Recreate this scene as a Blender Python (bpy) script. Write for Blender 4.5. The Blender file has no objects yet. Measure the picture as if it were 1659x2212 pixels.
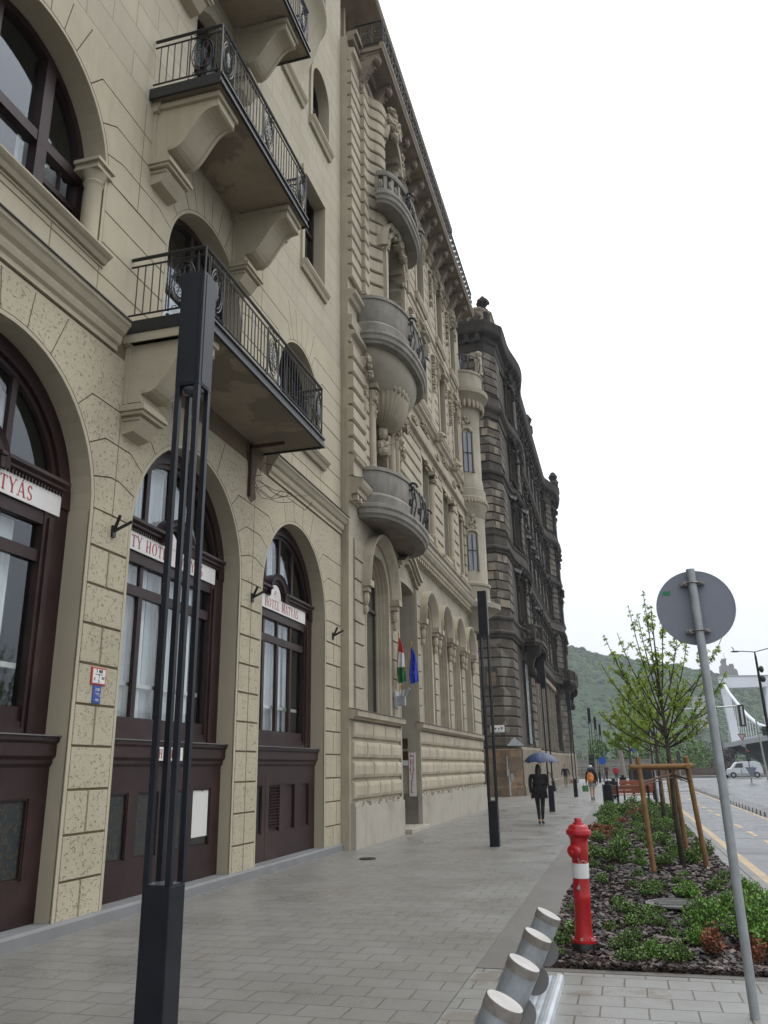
import bpy, bmesh, math, random
from mathutils import Vector, Matrix
random.seed(7)
S = bpy.context.scene
COL = S.collection
R_ = math.radians
# ------------------------------------------------------------------ camera
cam = bpy.data.cameras.new('camera'); camo = bpy.data.objects.new('camera', cam); COL.objects.link(camo)
cam.sensor_fit = 'HORIZONTAL'; cam.sensor_width = 36.0; cam.lens = 36.0*1770/1659
cam.clip_start = 0.1; cam.clip_end = 6000
_f = 1770.0
up = Vector((735-829.5, -4550-1106, _f)).normalized()
fy = Vector((1348-829.5, 1641-1106, _f)); fy = (fy-up*fy.dot(up)).normalized()
rx = fy.cross(up)
if rx.x < 0: rx = -rx
M = Matrix((rx, fy, up))                       # world = M @ cam(x right, y down, z fwd)
xc = M @ Vector((1,0,0)); yc = M @ Vector((0,-1,0)); zc = M @ Vector((0,0,-1))
camo.matrix_world = Matrix(((xc.x,yc.x,zc.x,0),(xc.y,yc.y,zc.y,0),(xc.z,yc.z,zc.z,1.65),(0,0,0,1)))
S.camera = camo
# ------------------------------------------------------------------ sky, sun, exposure
SUN_EL, SUN_AZ = 58, 60
w = bpy.data.worlds.new('World'); S.world = w; w.use_nodes = True
nt = w.node_tree; bg = nt.nodes['Background']
sky = nt.nodes.new('ShaderNodeTexSky'); sky.sky_type = 'NISHITA'; sky.sun_disc = False
sky.sun_elevation = R_(SUN_EL); sky.sun_rotation = R_(SUN_AZ); sky.dust_density = 4; sky.air_density = 1.0
hs = nt.nodes.new('ShaderNodeHueSaturation'); hs.inputs['Saturation'].default_value = 0.12; hs.inputs['Value'].default_value = 1.0
mx = nt.nodes.new('ShaderNodeMixRGB'); mx.inputs[0].default_value = 0.72
mx.inputs[2].default_value = (9.1, 9.6, 10.3, 1)
nt.links.new(sky.outputs[0], hs.inputs['Color']); nt.links.new(hs.outputs[0], mx.inputs[1])
tc = nt.nodes.new('ShaderNodeTexCoord'); sz = nt.nodes.new('ShaderNodeSeparateXYZ'); nt.links.new(tc.outputs['Generated'], sz.inputs[0])
mr = nt.nodes.new('ShaderNodeMapRange'); mr.interpolation_type = 'SMOOTHSTEP'; mr.inputs[1].default_value = -.02; mr.inputs[2].default_value = .75; mr.inputs[3].default_value = .80; mr.inputs[4].default_value = 1.5
nt.links.new(sz.outputs[2], mr.inputs[0]); cn = nt.nodes.new('ShaderNodeTexNoise'); cn.inputs['Scale'].default_value = 1.6; cn.inputs['Detail'].default_value = 4; nt.links.new(tc.outputs['Generated'], cn.inputs['Vector'])
cm = nt.nodes.new('ShaderNodeMapRange'); cm.inputs[1].default_value = .3; cm.inputs[2].default_value = .7; cm.inputs[3].default_value = .96; cm.inputs[4].default_value = 1.04; nt.links.new(cn.outputs[0], cm.inputs[0])
ml = nt.nodes.new('ShaderNodeMath'); ml.operation = 'MULTIPLY'; nt.links.new(mr.outputs[0], ml.inputs[0]); nt.links.new(cm.outputs[0], ml.inputs[1])
sm = nt.nodes.new('ShaderNodeVectorMath'); sm.operation = 'SCALE'; nt.links.new(mx.outputs[0], sm.inputs[0]); nt.links.new(ml.outputs[0], sm.inputs['Scale'])
nt.links.new(sm.outputs[0], bg.inputs[0]); bg.inputs[1].default_value = 0.148
sl = bpy.data.lights.new('sun', 'SUN'); sl.energy = 0.7; sl.angle = R_(30); sl.color = (1, .97, .92)
so = bpy.data.objects.new('sun', sl); COL.objects.link(so)
so.rotation_euler = (R_(90-SUN_EL), 0, R_(180-SUN_AZ))
S.view_settings.view_transform = 'Standard'; S.view_settings.look = 'None'
S.view_settings.exposure = 0.0; S.view_settings.gamma = 1; S.view_settings.use_curve_mapping = False
S.cycles.max_bounces = 6; S.cycles.transparent_max_bounces = 12

# ------------------------------------------------------------------ materials
MATS = {}
def nn(t, k, **kw):
    n = t.nodes.new(k)
    for a, b in kw.items(): setattr(n, a, b)
    return n
def mat(name, col, rough=0.8, metal=0.0, bump=0.0, bscale=20.0, var=0.12, vscale=1.5, col2=None, stain=0.0, stcol=(.06,.05,.04), fine=0.0,
        spec=0.5, flake=None, bvar=.92, pscale=26, pits=0.0, brick=None, streak=0.0, detail=6, patch=None, psize=1.0, wet=None):
    """procedural surface: colour variation, fine grain, stains, bump, optional brick joints and patches"""
    if name in MATS: return MATS[name]
    m = bpy.data.materials.new(name); m.use_nodes = True; t = m.node_tree; L = t.links.new
    b = t.nodes['Principled BSDF']; b.inputs['Roughness'].default_value = rough; b.inputs['Metallic'].default_value = metal
    b.inputs['Specular IOR Level'].default_value = spec
    geo = nn(t,'ShaderNodeNewGeometry'); P = geo.outputs['Position']
    def noise(sc, det=detail, rg=.6, vec=None, dist=0):
        n = nn(t,'ShaderNodeTexNoise'); n.inputs['Scale'].default_value = sc; n.inputs['Detail'].default_value = det
        n.inputs['Roughness'].default_value = rg; n.inputs['Distortion'].default_value = dist; L(vec or P, n.inputs['Vector']); return n.outputs[0]
    def ramp(src, a, c):
        r = nn(t,'ShaderNodeMapRange'); r.inputs[1].default_value = a; r.inputs[2].default_value = c; L(src, r.inputs[0]); return r.outputs[0]
    def mixc(fac, a, c, mode='MIX'):
        x = nn(t,'ShaderNodeMixRGB', blend_type=mode)
        for k, s in ((0,fac),(1,a),(2,c)):
            if hasattr(s,'links') or hasattr(s,'is_output'): L(s, x.inputs[k])
            elif isinstance(s,(int,float)): x.inputs[k].default_value = s
            else: x.inputs[k].default_value = (*s,1)
        return x.outputs[0]
    def mul(a, c):
        x = nn(t,'ShaderNodeMath', operation='MULTIPLY')
        for k, s in ((0,a),(1,c)):
            if isinstance(s,(int,float)): x.inputs[k].default_value = s
            else: L(s, x.inputs[k])
        return x.outputs[0]
    c2 = col2 or tuple(c*(1-var*2) for c in col)
    c = mixc(ramp(noise(vscale), .3, .7), col, c2)
    if patch:
        v = nn(t,'ShaderNodeTexVoronoi'); v.inputs['Scale'].default_value = psize; L(P, v.inputs['Vector'])
        s = nn(t,'ShaderNodeSeparateColor'); L(v.outputs['Color'], s.inputs[0])
        c = mixc(ramp(s.outputs[0], .72, .78), c, patch)
    if fine: c = mixc(mul(ramp(noise(bscale*3, 3), .35, .65), fine), c, tuple(x*.45 for x in col))
    if stain: c = mixc(mul(ramp(noise(.9, 8, .65, dist=.6), .5, .75), stain), c, stcol)
    if streak:
        mp = nn(t,'ShaderNodeMapping'); mp.inputs['Scale'].default_value = (3.5,3.5,.22); L(P, mp.inputs[0])
        c = mixc(mul(ramp(noise(1.0, 8, .7, vec=mp.outputs[0]), .52, .78), streak), c, stcol)
    if flake: c = mixc(ramp(noise(flake[1], 9, .62, dist=.3), flake[2], flake[2]+.03), c, flake[0])
    h = None
    if pits:
        pn = ramp(noise(pscale, 2.5, .5, dist=.25), .27, .42); iv = nn(t,'ShaderNodeMath', operation='SUBTRACT'); iv.inputs[0].default_value = 1; L(pn, iv.inputs[1])
        c = mixc(mul(iv.outputs[0], .10), c, tuple(x*.45 for x in col))  # hollows darkened in the colour too, adding to the bump's shade
    if brick:
        axis, bw, bh, gap, jc = brick
        sp = nn(t,'ShaderNodeSeparateXYZ'); L(P, sp.inputs[0]); cb = nn(t,'ShaderNodeCombineXYZ')
        L(sp.outputs[axis[0]], cb.inputs[0]); L(sp.outputs[axis[1]], cb.inputs[1])
        br = nn(t,'ShaderNodeTexBrick'); L(cb.outputs[0], br.inputs['Vector']); br.inputs['Scale'].default_value = 1
        br.inputs['Brick Width'].default_value = bw; br.inputs['Row Height'].default_value = bh; br.inputs['Mortar Size'].default_value = gap
        br.inputs['Mortar Smooth'].default_value = .3; br.inputs['Bias'].default_value = 0
        br.inputs['Color1'].default_value = (1,1,1,1); br.inputs['Color2'].default_value = (bvar,bvar,bvar,1); br.inputs['Mortar'].default_value = (.9,.9,.9,1)
        c = mixc(1.0, c, br.outputs['Color'], 'MULTIPLY'); c = mixc(br.outputs['Fac'], c, jc); h = br.outputs['Fac']
    L(c, b.inputs['Base Color'])
    if wet:
        rr = nn(t,'ShaderNodeMapRange'); rr.inputs[1].default_value = .38; rr.inputs[2].default_value = .62
        rr.inputs[3].default_value = wet[0]; rr.inputs[4].default_value = wet[1]; L(noise(wet[2], 6), rr.inputs[0]); L(rr.outputs[0], b.inputs['Roughness'])
    nrm = None
    def addb(src, st, dist, inv=False):
        nonlocal nrm
        bp = nn(t,'ShaderNodeBump', invert=inv); bp.inputs['Strength'].default_value = st; bp.inputs['Distance'].default_value = dist
        L(src, bp.inputs['Height'])
        if nrm: L(nrm, bp.inputs['Normal'])
        nrm = bp.outputs[0]
    if bump: addb(noise(bscale, 4, .65), bump, .01)
    if pits: addb(pn, pits, .016)
    if h: addb(h, .8, .008, True)
    if nrm: L(nrm, b.inputs['Normal'])
    MATS[name] = m; return m
def glassmat(name, tint=(.90,.93,.93), boost=0.0):
    m = bpy.data.materials.new(name); m.use_nodes = True; t = m.node_tree; L = t.links.new
    t.nodes.remove(t.nodes['Principled BSDF']); out = t.nodes['Material Output']
    tr = nn(t,'ShaderNodeBsdfTransparent'); tr.inputs[0].default_value = (*tint,1)
    gl = nn(t,'ShaderNodeBsdfGlossy'); gl.inputs['Roughness'].default_value = .03; gl.inputs[0].default_value = (.72,.76,.82,1)
    ge = nn(t,'ShaderNodeNewGeometry'); dt = nn(t,'ShaderNodeVectorMath', operation='DOT_PRODUCT'); L(ge.outputs['Incoming'], dt.inputs[0]); L(ge.outputs['Normal'], dt.inputs[1])
    ab = nn(t,'ShaderNodeMath', operation='ABSOLUTE'); L(dt.outputs['Value'], ab.inputs[0]); su = nn(t,'ShaderNodeMath', operation='SUBTRACT'); su.inputs[0].default_value = 1; L(ab.outputs[0], su.inputs[1])
    pw = nn(t,'ShaderNodeMath', operation='POWER'); L(su.outputs[0], pw.inputs[0]); pw.inputs[1].default_value = 4
    ad = nn(t,'ShaderNodeMath', operation='MULTIPLY_ADD'); L(pw.outputs[0], ad.inputs[0]); ad.inputs[1].default_value = .9; ad.inputs[2].default_value = .10
    no = nn(t,'ShaderNodeTexNoise'); no.inputs['Scale'].default_value = .8; g = nn(t,'ShaderNodeNewGeometry'); L(g.outputs['Position'], no.inputs['Vector'])
    bp = nn(t,'ShaderNodeBump'); bp.inputs['Strength'].default_value = .12; bp.inputs['Distance'].default_value = .05; L(no.outputs[0], bp.inputs['Height']); L(bp.outputs[0], gl.inputs['Normal'])
    mx = nn(t,'ShaderNodeMixShader'); L(ad.outputs[0], mx.inputs[0]); L(tr.outputs[0], mx.inputs[1]); L(gl.outputs[0], mx.inputs[2]); L(mx.outputs[0], out.inputs[0])
    MATS[name] = m; return m

# ------------------------------------------------------------------ mesh builder
FACADE = lambda x: (x,0, 0,1, 1,0)       # u runs along +Y, v sticks out towards the street (+X)
class MB:
    def __init__(s, fr=None): s.v=[]; s.f=[]; s.fr=fr; s.mi=[]; s.cur=0
    def p(s,u,v,w):
        if s.fr:
            ox,oy,a,b,c,d = s.fr; s.v.append((ox+u*a+v*c, oy+u*b+v*d, w))
        else: s.v.append((u,v,w))
        return len(s.v)-1
    def face(s, idx): s.f.append(tuple(idx)); s.mi.append(s.cur)
    def poly(s, pts): s.face([s.p(*q) for q in pts])
    def hexa(s, P8):
        i=[s.p(*q) for q in P8]
        for f in ((0,3,2,1),(4,5,6,7),(0,1,5,4),(1,2,6,5),(2,3,7,6),(3,0,4,7)): s.face([i[k] for k in f])
    def box(s,u0,u1,v0,v1,w0,w1):
        s.hexa([(u0,v0,w0),(u1,v0,w0),(u1,v1,w0),(u0,v1,w0),(u0,v0,w1),(u1,v0,w1),(u1,v1,w1),(u0,v1,w1)])
    def prism(s, a, b):                     # two matching rings of 3-D points
        n=len(a); A=[s.p(*q) for q in a]; B=[s.p(*q) for q in b]
        s.face(A[::-1]); s.face(B)
        for k in range(n): s.face([A[k],A[(k+1)%n],B[(k+1)%n],B[k]])
    def pr_uw(s, poly, v0, v1): s.prism([(a,v0,b) for a,b in poly],[(a,v1,b) for a,b in poly])
    def pr_vw(s, poly, u0, u1): s.prism([(u0,a,b) for a,b in poly],[(u1,a,b) for a,b in poly])
    def pr_uv(s, poly, w0, w1): s.prism([(a,b,w0) for a,b in poly],[(a,b,w1) for a,b in poly])
    def rings(s, rs, closed=True, caps=True):
        I=[[s.p(*q) for q in r] for r in rs]; n=len(rs[0])
        for a,b in zip(I,I[1:]):
            for k in range(n if closed else n-1): s.face([a[k],a[(k+1)%n],b[(k+1)%n],b[k]])
        if caps and closed: s.face(I[0][::-1]); s.face(I[-1])
    def tube(s, pts, r, n=8, caps=True):
        pts=[Vector(q) for q in pts]; rs=[]; N=len(pts)
        rad = r if isinstance(r,(list,tuple)) else [r]*N
        t0=(pts[1]-pts[0]).normalized(); ref=Vector((0,0,1)) if abs(t0.z)<.9 else Vector((1,0,0))
        x=t0.cross(ref).normalized()
        for i,q in enumerate(pts):
            t=(pts[min(i+1,N-1)]-pts[max(i-1,0)])
            t = t.normalized() if t.length>1e-9 else t0
            x=(x-t*x.dot(t)); x = x.normalized() if x.length>1e-6 else t.orthogonal().normalized()
            y=t.cross(x)
            rs.append([tuple(q+(x*math.cos(2*math.pi*k/n)+y*math.sin(2*math.pi*k/n))*rad[i]) for k in range(n)])
        s.rings(rs, True, caps)
    def lathe(s, cu, cv, prof, n=24, a0=0, a1=360, w0=0, squash=1.0):
        full = abs(a1-a0)>=360; m=n if full else n+1; rs=[]
        for r,wz in prof:
            rs.append([(cu+r*math.cos(R_(a0+(a1-a0)*k/n)), cv+squash*r*math.sin(R_(a0+(a1-a0)*k/n)), w0+wz) for k in range(m)])
        s.rings(rs, full, full)
    def arch(s, cu, cw, r, prof, a0=0, a1=180, n=20, caps=True):      # prof: closed list of (dr, v)
        rs=[]
        for k in range(n+1):
            a=R_(a0+(a1-a0)*k/n); rs.append([(cu+(r+dr)*math.cos(a), v, cw+(r+dr)*math.sin(a)) for dr,v in prof])
        s.rings(rs, True, caps)
    def path(s, pts, prof, caps=True):                                # pts (u,v) plan path, prof closed list of (out, w)
        rs=[]; N=len(pts)
        for i,(u,v) in enumerate(pts):
            a=pts[max(i-1,0)]; b=pts[min(i+1,N-1)]; tu,tv=b[0]-a[0],b[1]-a[1]; l=math.hypot(tu,tv) or 1
            nu,nv=-tv/l,tu/l                                           # left normal of the path = outwards for a path running along +u
            rs.append([(u+nu*o, v+nv*o, wz) for o,wz in prof])
        s.rings(rs, True, caps)
    def blob(s, c, r, n=6, m=4):
        if isinstance(r,(int,float)): r=(r,r,r)
        rs=[]
        for j in range(1,m):
            a=math.pi*j/m; rs.append([(c[0]+r[0]*math.sin(a)*math.cos(2*math.pi*k/n), c[1]+r[1]*math.sin(a)*math.sin(2*math.pi*k/n), c[2]-r[2]*math.cos(a)) for k in range(n)])
        I=[[s.p(*q) for q in x] for x in rs]; b=s.p(c[0],c[1],c[2]-r[2]); t=s.p(c[0],c[1],c[2]+r[2])
        for k in range(n): s.face([b,I[0][(k+1)%n],I[0][k]]); s.face([t,I[-1][k],I[-1][(k+1)%n]])
        for a,c_ in zip(I,I[1:]):
            for k in range(n): s.face([a[k],a[(k+1)%n],c_[(k+1)%n],c_[k]])
    def build(s, name, mats, parent=None, smooth=False, bevel=0, kind=None, autosm=False):
        me=bpy.data.meshes.new(name); o=Vector((0,0,0)); q=parent
        while q: o+=q.location; q=q.parent
        me.from_pydata([(x-o.x,y-o.y,z-o.z) for x,y,z in s.v],[],s.f)
        if not isinstance(mats,(list,tuple)): mats=[mats]
        for m in mats: me.materials.append(m)
        if len(mats)>1: me.polygons.foreach_set('material_index', s.mi)
        bm=bmesh.new(); bm.from_mesh(me); bmesh.ops.recalc_face_normals(bm, faces=bm.faces); bm.to_mesh(me); bm.free()
        if smooth:
            me.polygons.foreach_set('use_smooth',[True]*len(me.polygons))
            if autosm: 
                try: me.set_sharp_from_angle(angle=R_(38))
                except Exception: pass
        me.update()
        ob=bpy.data.objects.new(name, me); COL.objects.link(ob)
        if parent: ob.parent=parent
        if bevel:
            b=ob.modifiers.new('bevel','BEVEL'); b.width=bevel; b.segments=2; b.limit_method='ANGLE'
        if kind: ob['kind']=kind
        return ob
def tag(o, label=None, cat=None, group=None, kind=None):
    for k,v in (('label',label),('category',cat),('group',group),('kind',kind)):
        if v: o[k]=v
    return o
def thing(name, loc, label, cat, group=None):
    o=bpy.data.objects.new(name,None); COL.objects.link(o); o.location=loc; o.empty_display_size=.3
    return tag(o,label,cat,group)
def kids(o): return [c for c in bpy.data.objects if c.parent==o]
def dup(o, parent=None, loc=None, rz=None, label=None, scale=None):
    c=o.copy(); COL.objects.link(c); c.parent=parent
    if loc is not None: c.location=loc
    if rz is not None: c.rotation_euler.z=rz
    if scale: c.scale=(scale,)*3 if isinstance(scale,(int,float)) else scale
    if label: c['label']=label
    for ch in kids(o): dup(ch,c)
    return c
def textmesh(txt, size, name='t', ext=.002, align='CENTER', sx=1.0):
    cu=bpy.data.curves.new(name,'FONT'); cu.body=txt; cu.size=size; cu.extrude=ext; cu.align_x=align; cu.align_y='CENTER'
    ob=bpy.data.objects.new(name,cu); COL.objects.link(ob)
    dg=bpy.context.evaluated_depsgraph_get(); me=bpy.data.meshes.new_from_object(ob.evaluated_get(dg))
    V=[(v.co.x*sx,v.co.y,v.co.z) for v in me.vertices]; F=[tuple(p.vertices) for p in me.polygons]
    bpy.data.objects.remove(ob); bpy.data.curves.remove(cu); return V,F
def add_text(mb, txt, size, u, v, w, sx=1.0, axis='u', align='CENTER'):
    """letters lying in the facade plane (reading along +u)"""
    V,F=textmesh(txt,size,align=align,sx=sx); base=len(mb.v)
    for x,y,z in V: mb.p(u+x, v+z, w+y)
    for f in F: mb.face([base+k for k in f])
# serif lettering from strokes (thick stems, thin bars, small serifs), unit cell 0..wd x 0..1
GL={'H':(.86,[('s',.2,0,.2,1),('s',.66,0,.66,1),('b',.2,.5,.66,.5)],[(.2,0),(.2,1),(.66,0),(.66,1)]),
'T':(.74,[('s',.37,0,.37,1),('b',.05,.96,.69,.96),('b',.07,.96,.07,.8),('b',.67,.96,.67,.8)],[(.37,0)]),
'E':(.72,[('s',.2,0,.2,1),('b',.2,.96,.62,.96),('b',.2,.5,.52,.5),('b',.2,.04,.64,.04),('b',.62,.96,.62,.82),('b',.64,.04,.64,.2)],[(.2,0),(.2,1)]),
'L':(.68,[('s',.2,0,.2,1),('b',.2,.04,.62,.04),('b',.62,.04,.62,.22)],[(.2,0),(.2,1)]),
'Y':(.8,[('s',.1,1,.4,.45),('b',.7,1,.4,.45),('s',.4,.5,.4,0)],[(.1,1),(.7,1),(.4,0)]),
'M':(1.02,[('b',.16,0,.2,1),('s',.2,1,.5,.1),('b',.5,.1,.82,1),('s',.84,1,.84,0)],[(.16,0),(.18,1),(.84,0),(.84,1)]),
'A':(.84,[('b',.12,0,.4,1),('s',.42,1,.72,0),('b',.22,.32,.6,.32)],[(.12,0),(.72,0)]),
'I':(.42,[('s',.2,0,.2,1)],[(.2,0),(.2,1)]),' ':(.45,[],[])}
def glyph(mb, ch, u, v, w, h, vert=False):
    acc = ch in 'Á'; ch = 'A' if acc else ch
    def bar(x0,y0,x1,y1,t):
        dx,dy=x1-x0,y1-y0; l=math.hypot(dx,dy) or 1; nx,ny=-dy/l*t/2,dx/l*t/2
        q=[(x0+nx,y0+ny),(x1+nx,y1+ny),(x1-nx,y1-ny),(x0-nx,y0-ny)]
        mb.pr_uw([(u+a*h,w+b*h) for a,b in q], v, v+.003)
    def arcs(cx,cy,rx,ry,a0,a1,n=16,th=None):
        o=[];i=[]
        for k in range(n+1):
            a=R_(a0+(a1-a0)*k/n); t=.035+.075*abs(math.cos(a)) if th is None else th
            o.append((cx+rx*math.cos(a),cy+ry*math.sin(a))); i.append((cx+(rx-t*1.3)*math.cos(a),cy+(ry-t*.8)*math.sin(a)))
        for k in range(n):
            mb.pr_uw([(u+a*h,w+b*h) for a,b in (o[k],o[k+1],i[k+1],i[k])], v, v+.003)
    if ch=='O': arcs(.46,.5,.38,.51,0,360,22); return .92*h
    if ch=='C': arcs(.46,.5,.38,.51,45,315,18); return .84*h
    if ch=='S':
        arcs(.32,.74,.23,.27,20,270,10,.09); arcs(.32,.25,.25,.27,-160,90,10,.09); return .66*h
    wd,st,se=GL[ch]
    for k,x0,y0,x1,y1 in st: bar(x0,y0,x1,y1,.13 if k=='s' else .05)
    for x,y in se: bar(x-.11,.025 if y<.5 else .975,x+.13,.025 if y<.5 else .975,.05)
    if acc: bar(.42,1.06,.56,1.26,.08)
    return wd*h
def word(mb, txt, u, v, w, h, sp=.06):
    for c in txt: u += glyph(mb,c,u,v,w,h)+sp*h
    return u
def wordlen(txt,h,sp=.06):
    d={'O':.92,'C':.84,'S':.66}
    return sum((d.get(c) or GL['A' if c=='Á' else c][0])*h+sp*h for c in txt)

stucco   = mat('stucco', (.44,.39,.28), .9, bump=.35, bscale=60, var=.08, vscale=.7, fine=.3, streak=.34, stain=.2, stcol=(.2,.17,.11))
stucco_up= mat('stucco_upper', (.45,.405,.30), .9, bump=.3, bscale=60, var=.07, vscale=.5, fine=.3, streak=.42, stain=.15, stcol=(.22,.19,.13), brick=(('Y','Z'),1.1,.475,.010,(.27,.23,.15)))
stucco_r = mat('stucco_rough', (.435,.385,.275), .92, bump=.5, bscale=50, var=.10, vscale=.9, fine=.25, pits=1.0, streak=.16, stcol=(.22,.18,.11))
joint    = mat('joint', (.14,.105,.06), .95, bump=.2, bscale=60, var=.1)
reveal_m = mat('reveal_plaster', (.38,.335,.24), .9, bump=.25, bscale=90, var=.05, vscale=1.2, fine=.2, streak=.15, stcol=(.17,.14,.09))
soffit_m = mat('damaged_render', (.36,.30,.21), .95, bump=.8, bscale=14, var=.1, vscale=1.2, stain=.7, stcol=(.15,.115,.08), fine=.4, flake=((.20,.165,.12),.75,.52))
brown    = mat('brown_paint', (.026,.010,.010), .45, spec=.3, bump=.15, bscale=40, var=.22, vscale=4, stain=.3, stcol=(.10,.06,.05))
ledge_m  = mat('ledge_sheet', (.13,.12,.115), .5, bump=.1, bscale=30, var=.15)
curtain  = mat('curtain_net', (.66,.69,.69), .95, var=.05, vscale=6)
room_shade= mat('room_dark', (.035,.032,.028), .95, var=.2)  # dark colour of the box stands for the unlit room behind the panes
iron     = mat('wrought_iron', (.008,.009,.011), .45, bump=.3, bscale=80, var=.2, vscale=8)
plinth_m = mat('grey_plinth', (.20,.20,.20), .7, bump=.3, bscale=60, var=.12, vscale=2, fine=.3, stain=.35, stcol=(.08,.075,.07))
signwhite= mat('sign_white', (.62,.60,.57), .5, var=.06, vscale=5)
signred  = mat('sign_red', (.38,.012,.02), .5, var=.1)
signblack= mat('sign_black', (.02,.02,.02), .5)
signblue = mat('sign_blue', (.02,.06,.30), .45)
glass    = glassmat('window_glass')
# ================================================================== the cream hotel building
X1=-6.0; F1=FACADE(X1)
HOT = thing('hotel_building', (-6,8,0), 'cream rendered hotel building with tall brown arched windows at the left', 'building')
def arcpts(c,zs,r,a0,a1,n): return [(c+r*math.cos(R_(a0+(a1-a0)*k/n)), zs+r*math.sin(R_(a0+(a1-a0)*k/n))) for k in range(n+1)]
def wallrow(mb, u0,u1,w0,w1, ops, depth, mrev=1, back=True):
    """wall sheet with openings; op=(uL,uR,wBottom,wSpring,wTop|None) ; wTop None = semicircle"""
    cu=u0
    for (a,b,zb,zs,flat) in sorted(ops):
        mb.cur=0
        mb.poly([(cu,0,w0),(a,0,w0),(a,0,w1),(cu,0,w1)])
        if zb>w0: mb.poly([(a,0,w0),(b,0,w0),(b,0,zb),(a,0,zb)])
        c=(a+b)/2; r=(b-a)/2
        if flat is None:
            pts=arcpts(c,zs,r,180,0,24)
        else:
            rise=flat-zs
            pts=[(a,flat),(b,flat)] if rise<1e-3 else [(c-r*math.cos(math.pi*k/16), zs+rise*math.sin(math.pi*k/16)) for k in range(17)]
        if pts[0][1]<zs: pts[0]=(a,zs)
        for p,q in zip(pts,pts[1:]): mb.poly([(p[0],0,p[1]),(q[0],0,q[1]),(q[0],0,w1),(p[0],0,w1)])
        mb.cur=mrev
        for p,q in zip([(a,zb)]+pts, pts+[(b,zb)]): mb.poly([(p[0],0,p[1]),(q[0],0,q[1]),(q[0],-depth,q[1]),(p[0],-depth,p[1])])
        if zb>w0: mb.poly([(a,0,zb),(b,0,zb),(b,-depth,zb),(a,-depth,zb)])
        cu=b
    mb.cur=0; mb.poly([(cu,0,w0),(u1,0,w0),(u1,0,w1),(cu,0,w1)])
def inset(poly,g):
    n=len(poly); A=sum(poly[i][0]*poly[(i+1)%n][1]-poly[(i+1)%n][0]*poly[i][1] for i in range(n)); s=1 if A>0 else -1
    out=[]
    for i in range(n):
        p0,p1,p2=poly[i-1],poly[i],poly[(i+1)%n]
        def nrm(a,b):
            dx,dy=b[0]-a[0],b[1]-a[1]; l=math.hypot(dx,dy) or 1e-9; return (-dy/l*s,dx/l*s)
        n1,n2=nrm(p0,p1),nrm(p1,p2); bx,by=n1[0]+n2[0],n1[1]+n2[1]; d=1+n1[0]*n2[0]+n1[1]*n2[1]
        if d<.2: d=.2
        out.append((p1[0]+bx/d*g,p1[1]+by/d*g))
    return out
def blockp(mb, poly, v=.018, g=.012, v0=0.0):
    a=inset(poly,g); b=inset(poly,g+.006)
    if len(poly)>4: mb.pr_uw(a,v0,v); return
    mb.prism([(x,v0,y) for x,y in a],[(x,v,y) for x,y in b])
def arch_blocks(mb, c, r, zs, T, Rj, umin, umax, crown, top):
    th=[-1]
    ths=[math.degrees(math.asin(max(0,(t-zs))/Rj)) for t in T[:-1]]+[68]
    ths[0]=max(ths[0],0)
    for side in (1,-1):
        lim = umax if side>0 else umin
        prevth=ths[0]
        for j in range(len(T)-1):
            a0,a1=ths[j],ths[j+1]; t0,t1=T[j],T[j+1]
            r1=(t1-zs)/math.sin(R_(a1)) if a1>1 else Rj
            r0=(t0-zs)/math.sin(R_(a0)) if a0>2 else Rj
            P=[(c+side*(r+.05)*math.cos(R_(a0+(a1-a0)*k/4)), zs+(r+.05)*math.sin(R_(a0+(a1-a0)*k/4))) for k in range(4,-1,-1)]
            o1=(c+side*r1*math.cos(R_(a1)),t1); o0=(c+side*r0*math.cos(R_(a0)),t0)
            if side*(lim-o1[0])<.03 : o1=(lim-side*.0,t1)
            if side*(lim-o0[0])<.03 : o0=(lim-side*.0,t0)
            poly=P+([o0] if abs(o0[0]-lim)>.02 else [])+[(lim,t0),(lim,t1)]+([o1] if abs(o1[0]-lim)>.02 else [])
            mb.pr_uw(inset(poly,.009),0,.018)
    n=crown
    for k in range(n):
        a0=68+(112-68)*k/n; a1=68+(112-68)*(k+1)/n
        P=[(c+(r+.05)*math.cos(R_(a)), zs+(r+.05)*math.sin(R_(a))) for a in (a0,(a0+a1)/2,a1)]
        q1=(c+(top-zs)/math.tan(R_(a1)),top); q0=(c+(top-zs)/math.tan(R_(a0)),top)
        mb.pr_uw(inset(P+[q1,q0],.009),0,.018)
ARC=[(2.27,1.665),(6.575,1.665),(10.805,1.665),(15.09,1.68)]   # ground-floor arches (centre, radius)
ZS=4.73; END=17.85; BEG=-2.6
mb=MB(F1)
wallrow(mb, BEG, END, .10, 7.0, [(c-r,c+r,.10,ZS,None) for c,r in ARC], .42)
UP=[(2.2,1.35,8.14),(6.5,1.38,8.14),(10.83,1.30,7.62),(15.12,1.22,8.35)]; ZU=9.3
wallrow(mb, BEG, END, 7.0, 11.3, [(c-r,c+r,z0,ZU,None) for c,r,z0 in UP], .42)
mb.cur=2
n1_=len(mb.f)
ops3=[(9.95,11.6,12.0,14.3,14.95),(15.15,16.5,12.75,15.2,15.2),(12.75,13.95,12.75,13.9,13.9),(5.6,7.3,12.6,14.3,14.95)]
def wallrow2(*a,**k):
    n=len(mb.f); wallrow(*a,**k)
    for i in range(n,len(mb.f)):
        if mb.mi[i]==0: mb.mi[i]=2
wallrow2(mb, BEG, END, 11.3, 16.4, ops3, .35)
wallrow2(mb, BEG, END, 16.4, 20.5, [(15.55,16.75,17.15,18.5,None),(13.7,14.75,17.15,18.9,18.9),(10.0,11.7,16.6,19,19)], .35)
mb.cur=2; mb.poly([(BEG,0,20.5),(END,0,20.5),(END,0,27),(BEG,0,27)])
mb.cur=0
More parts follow.
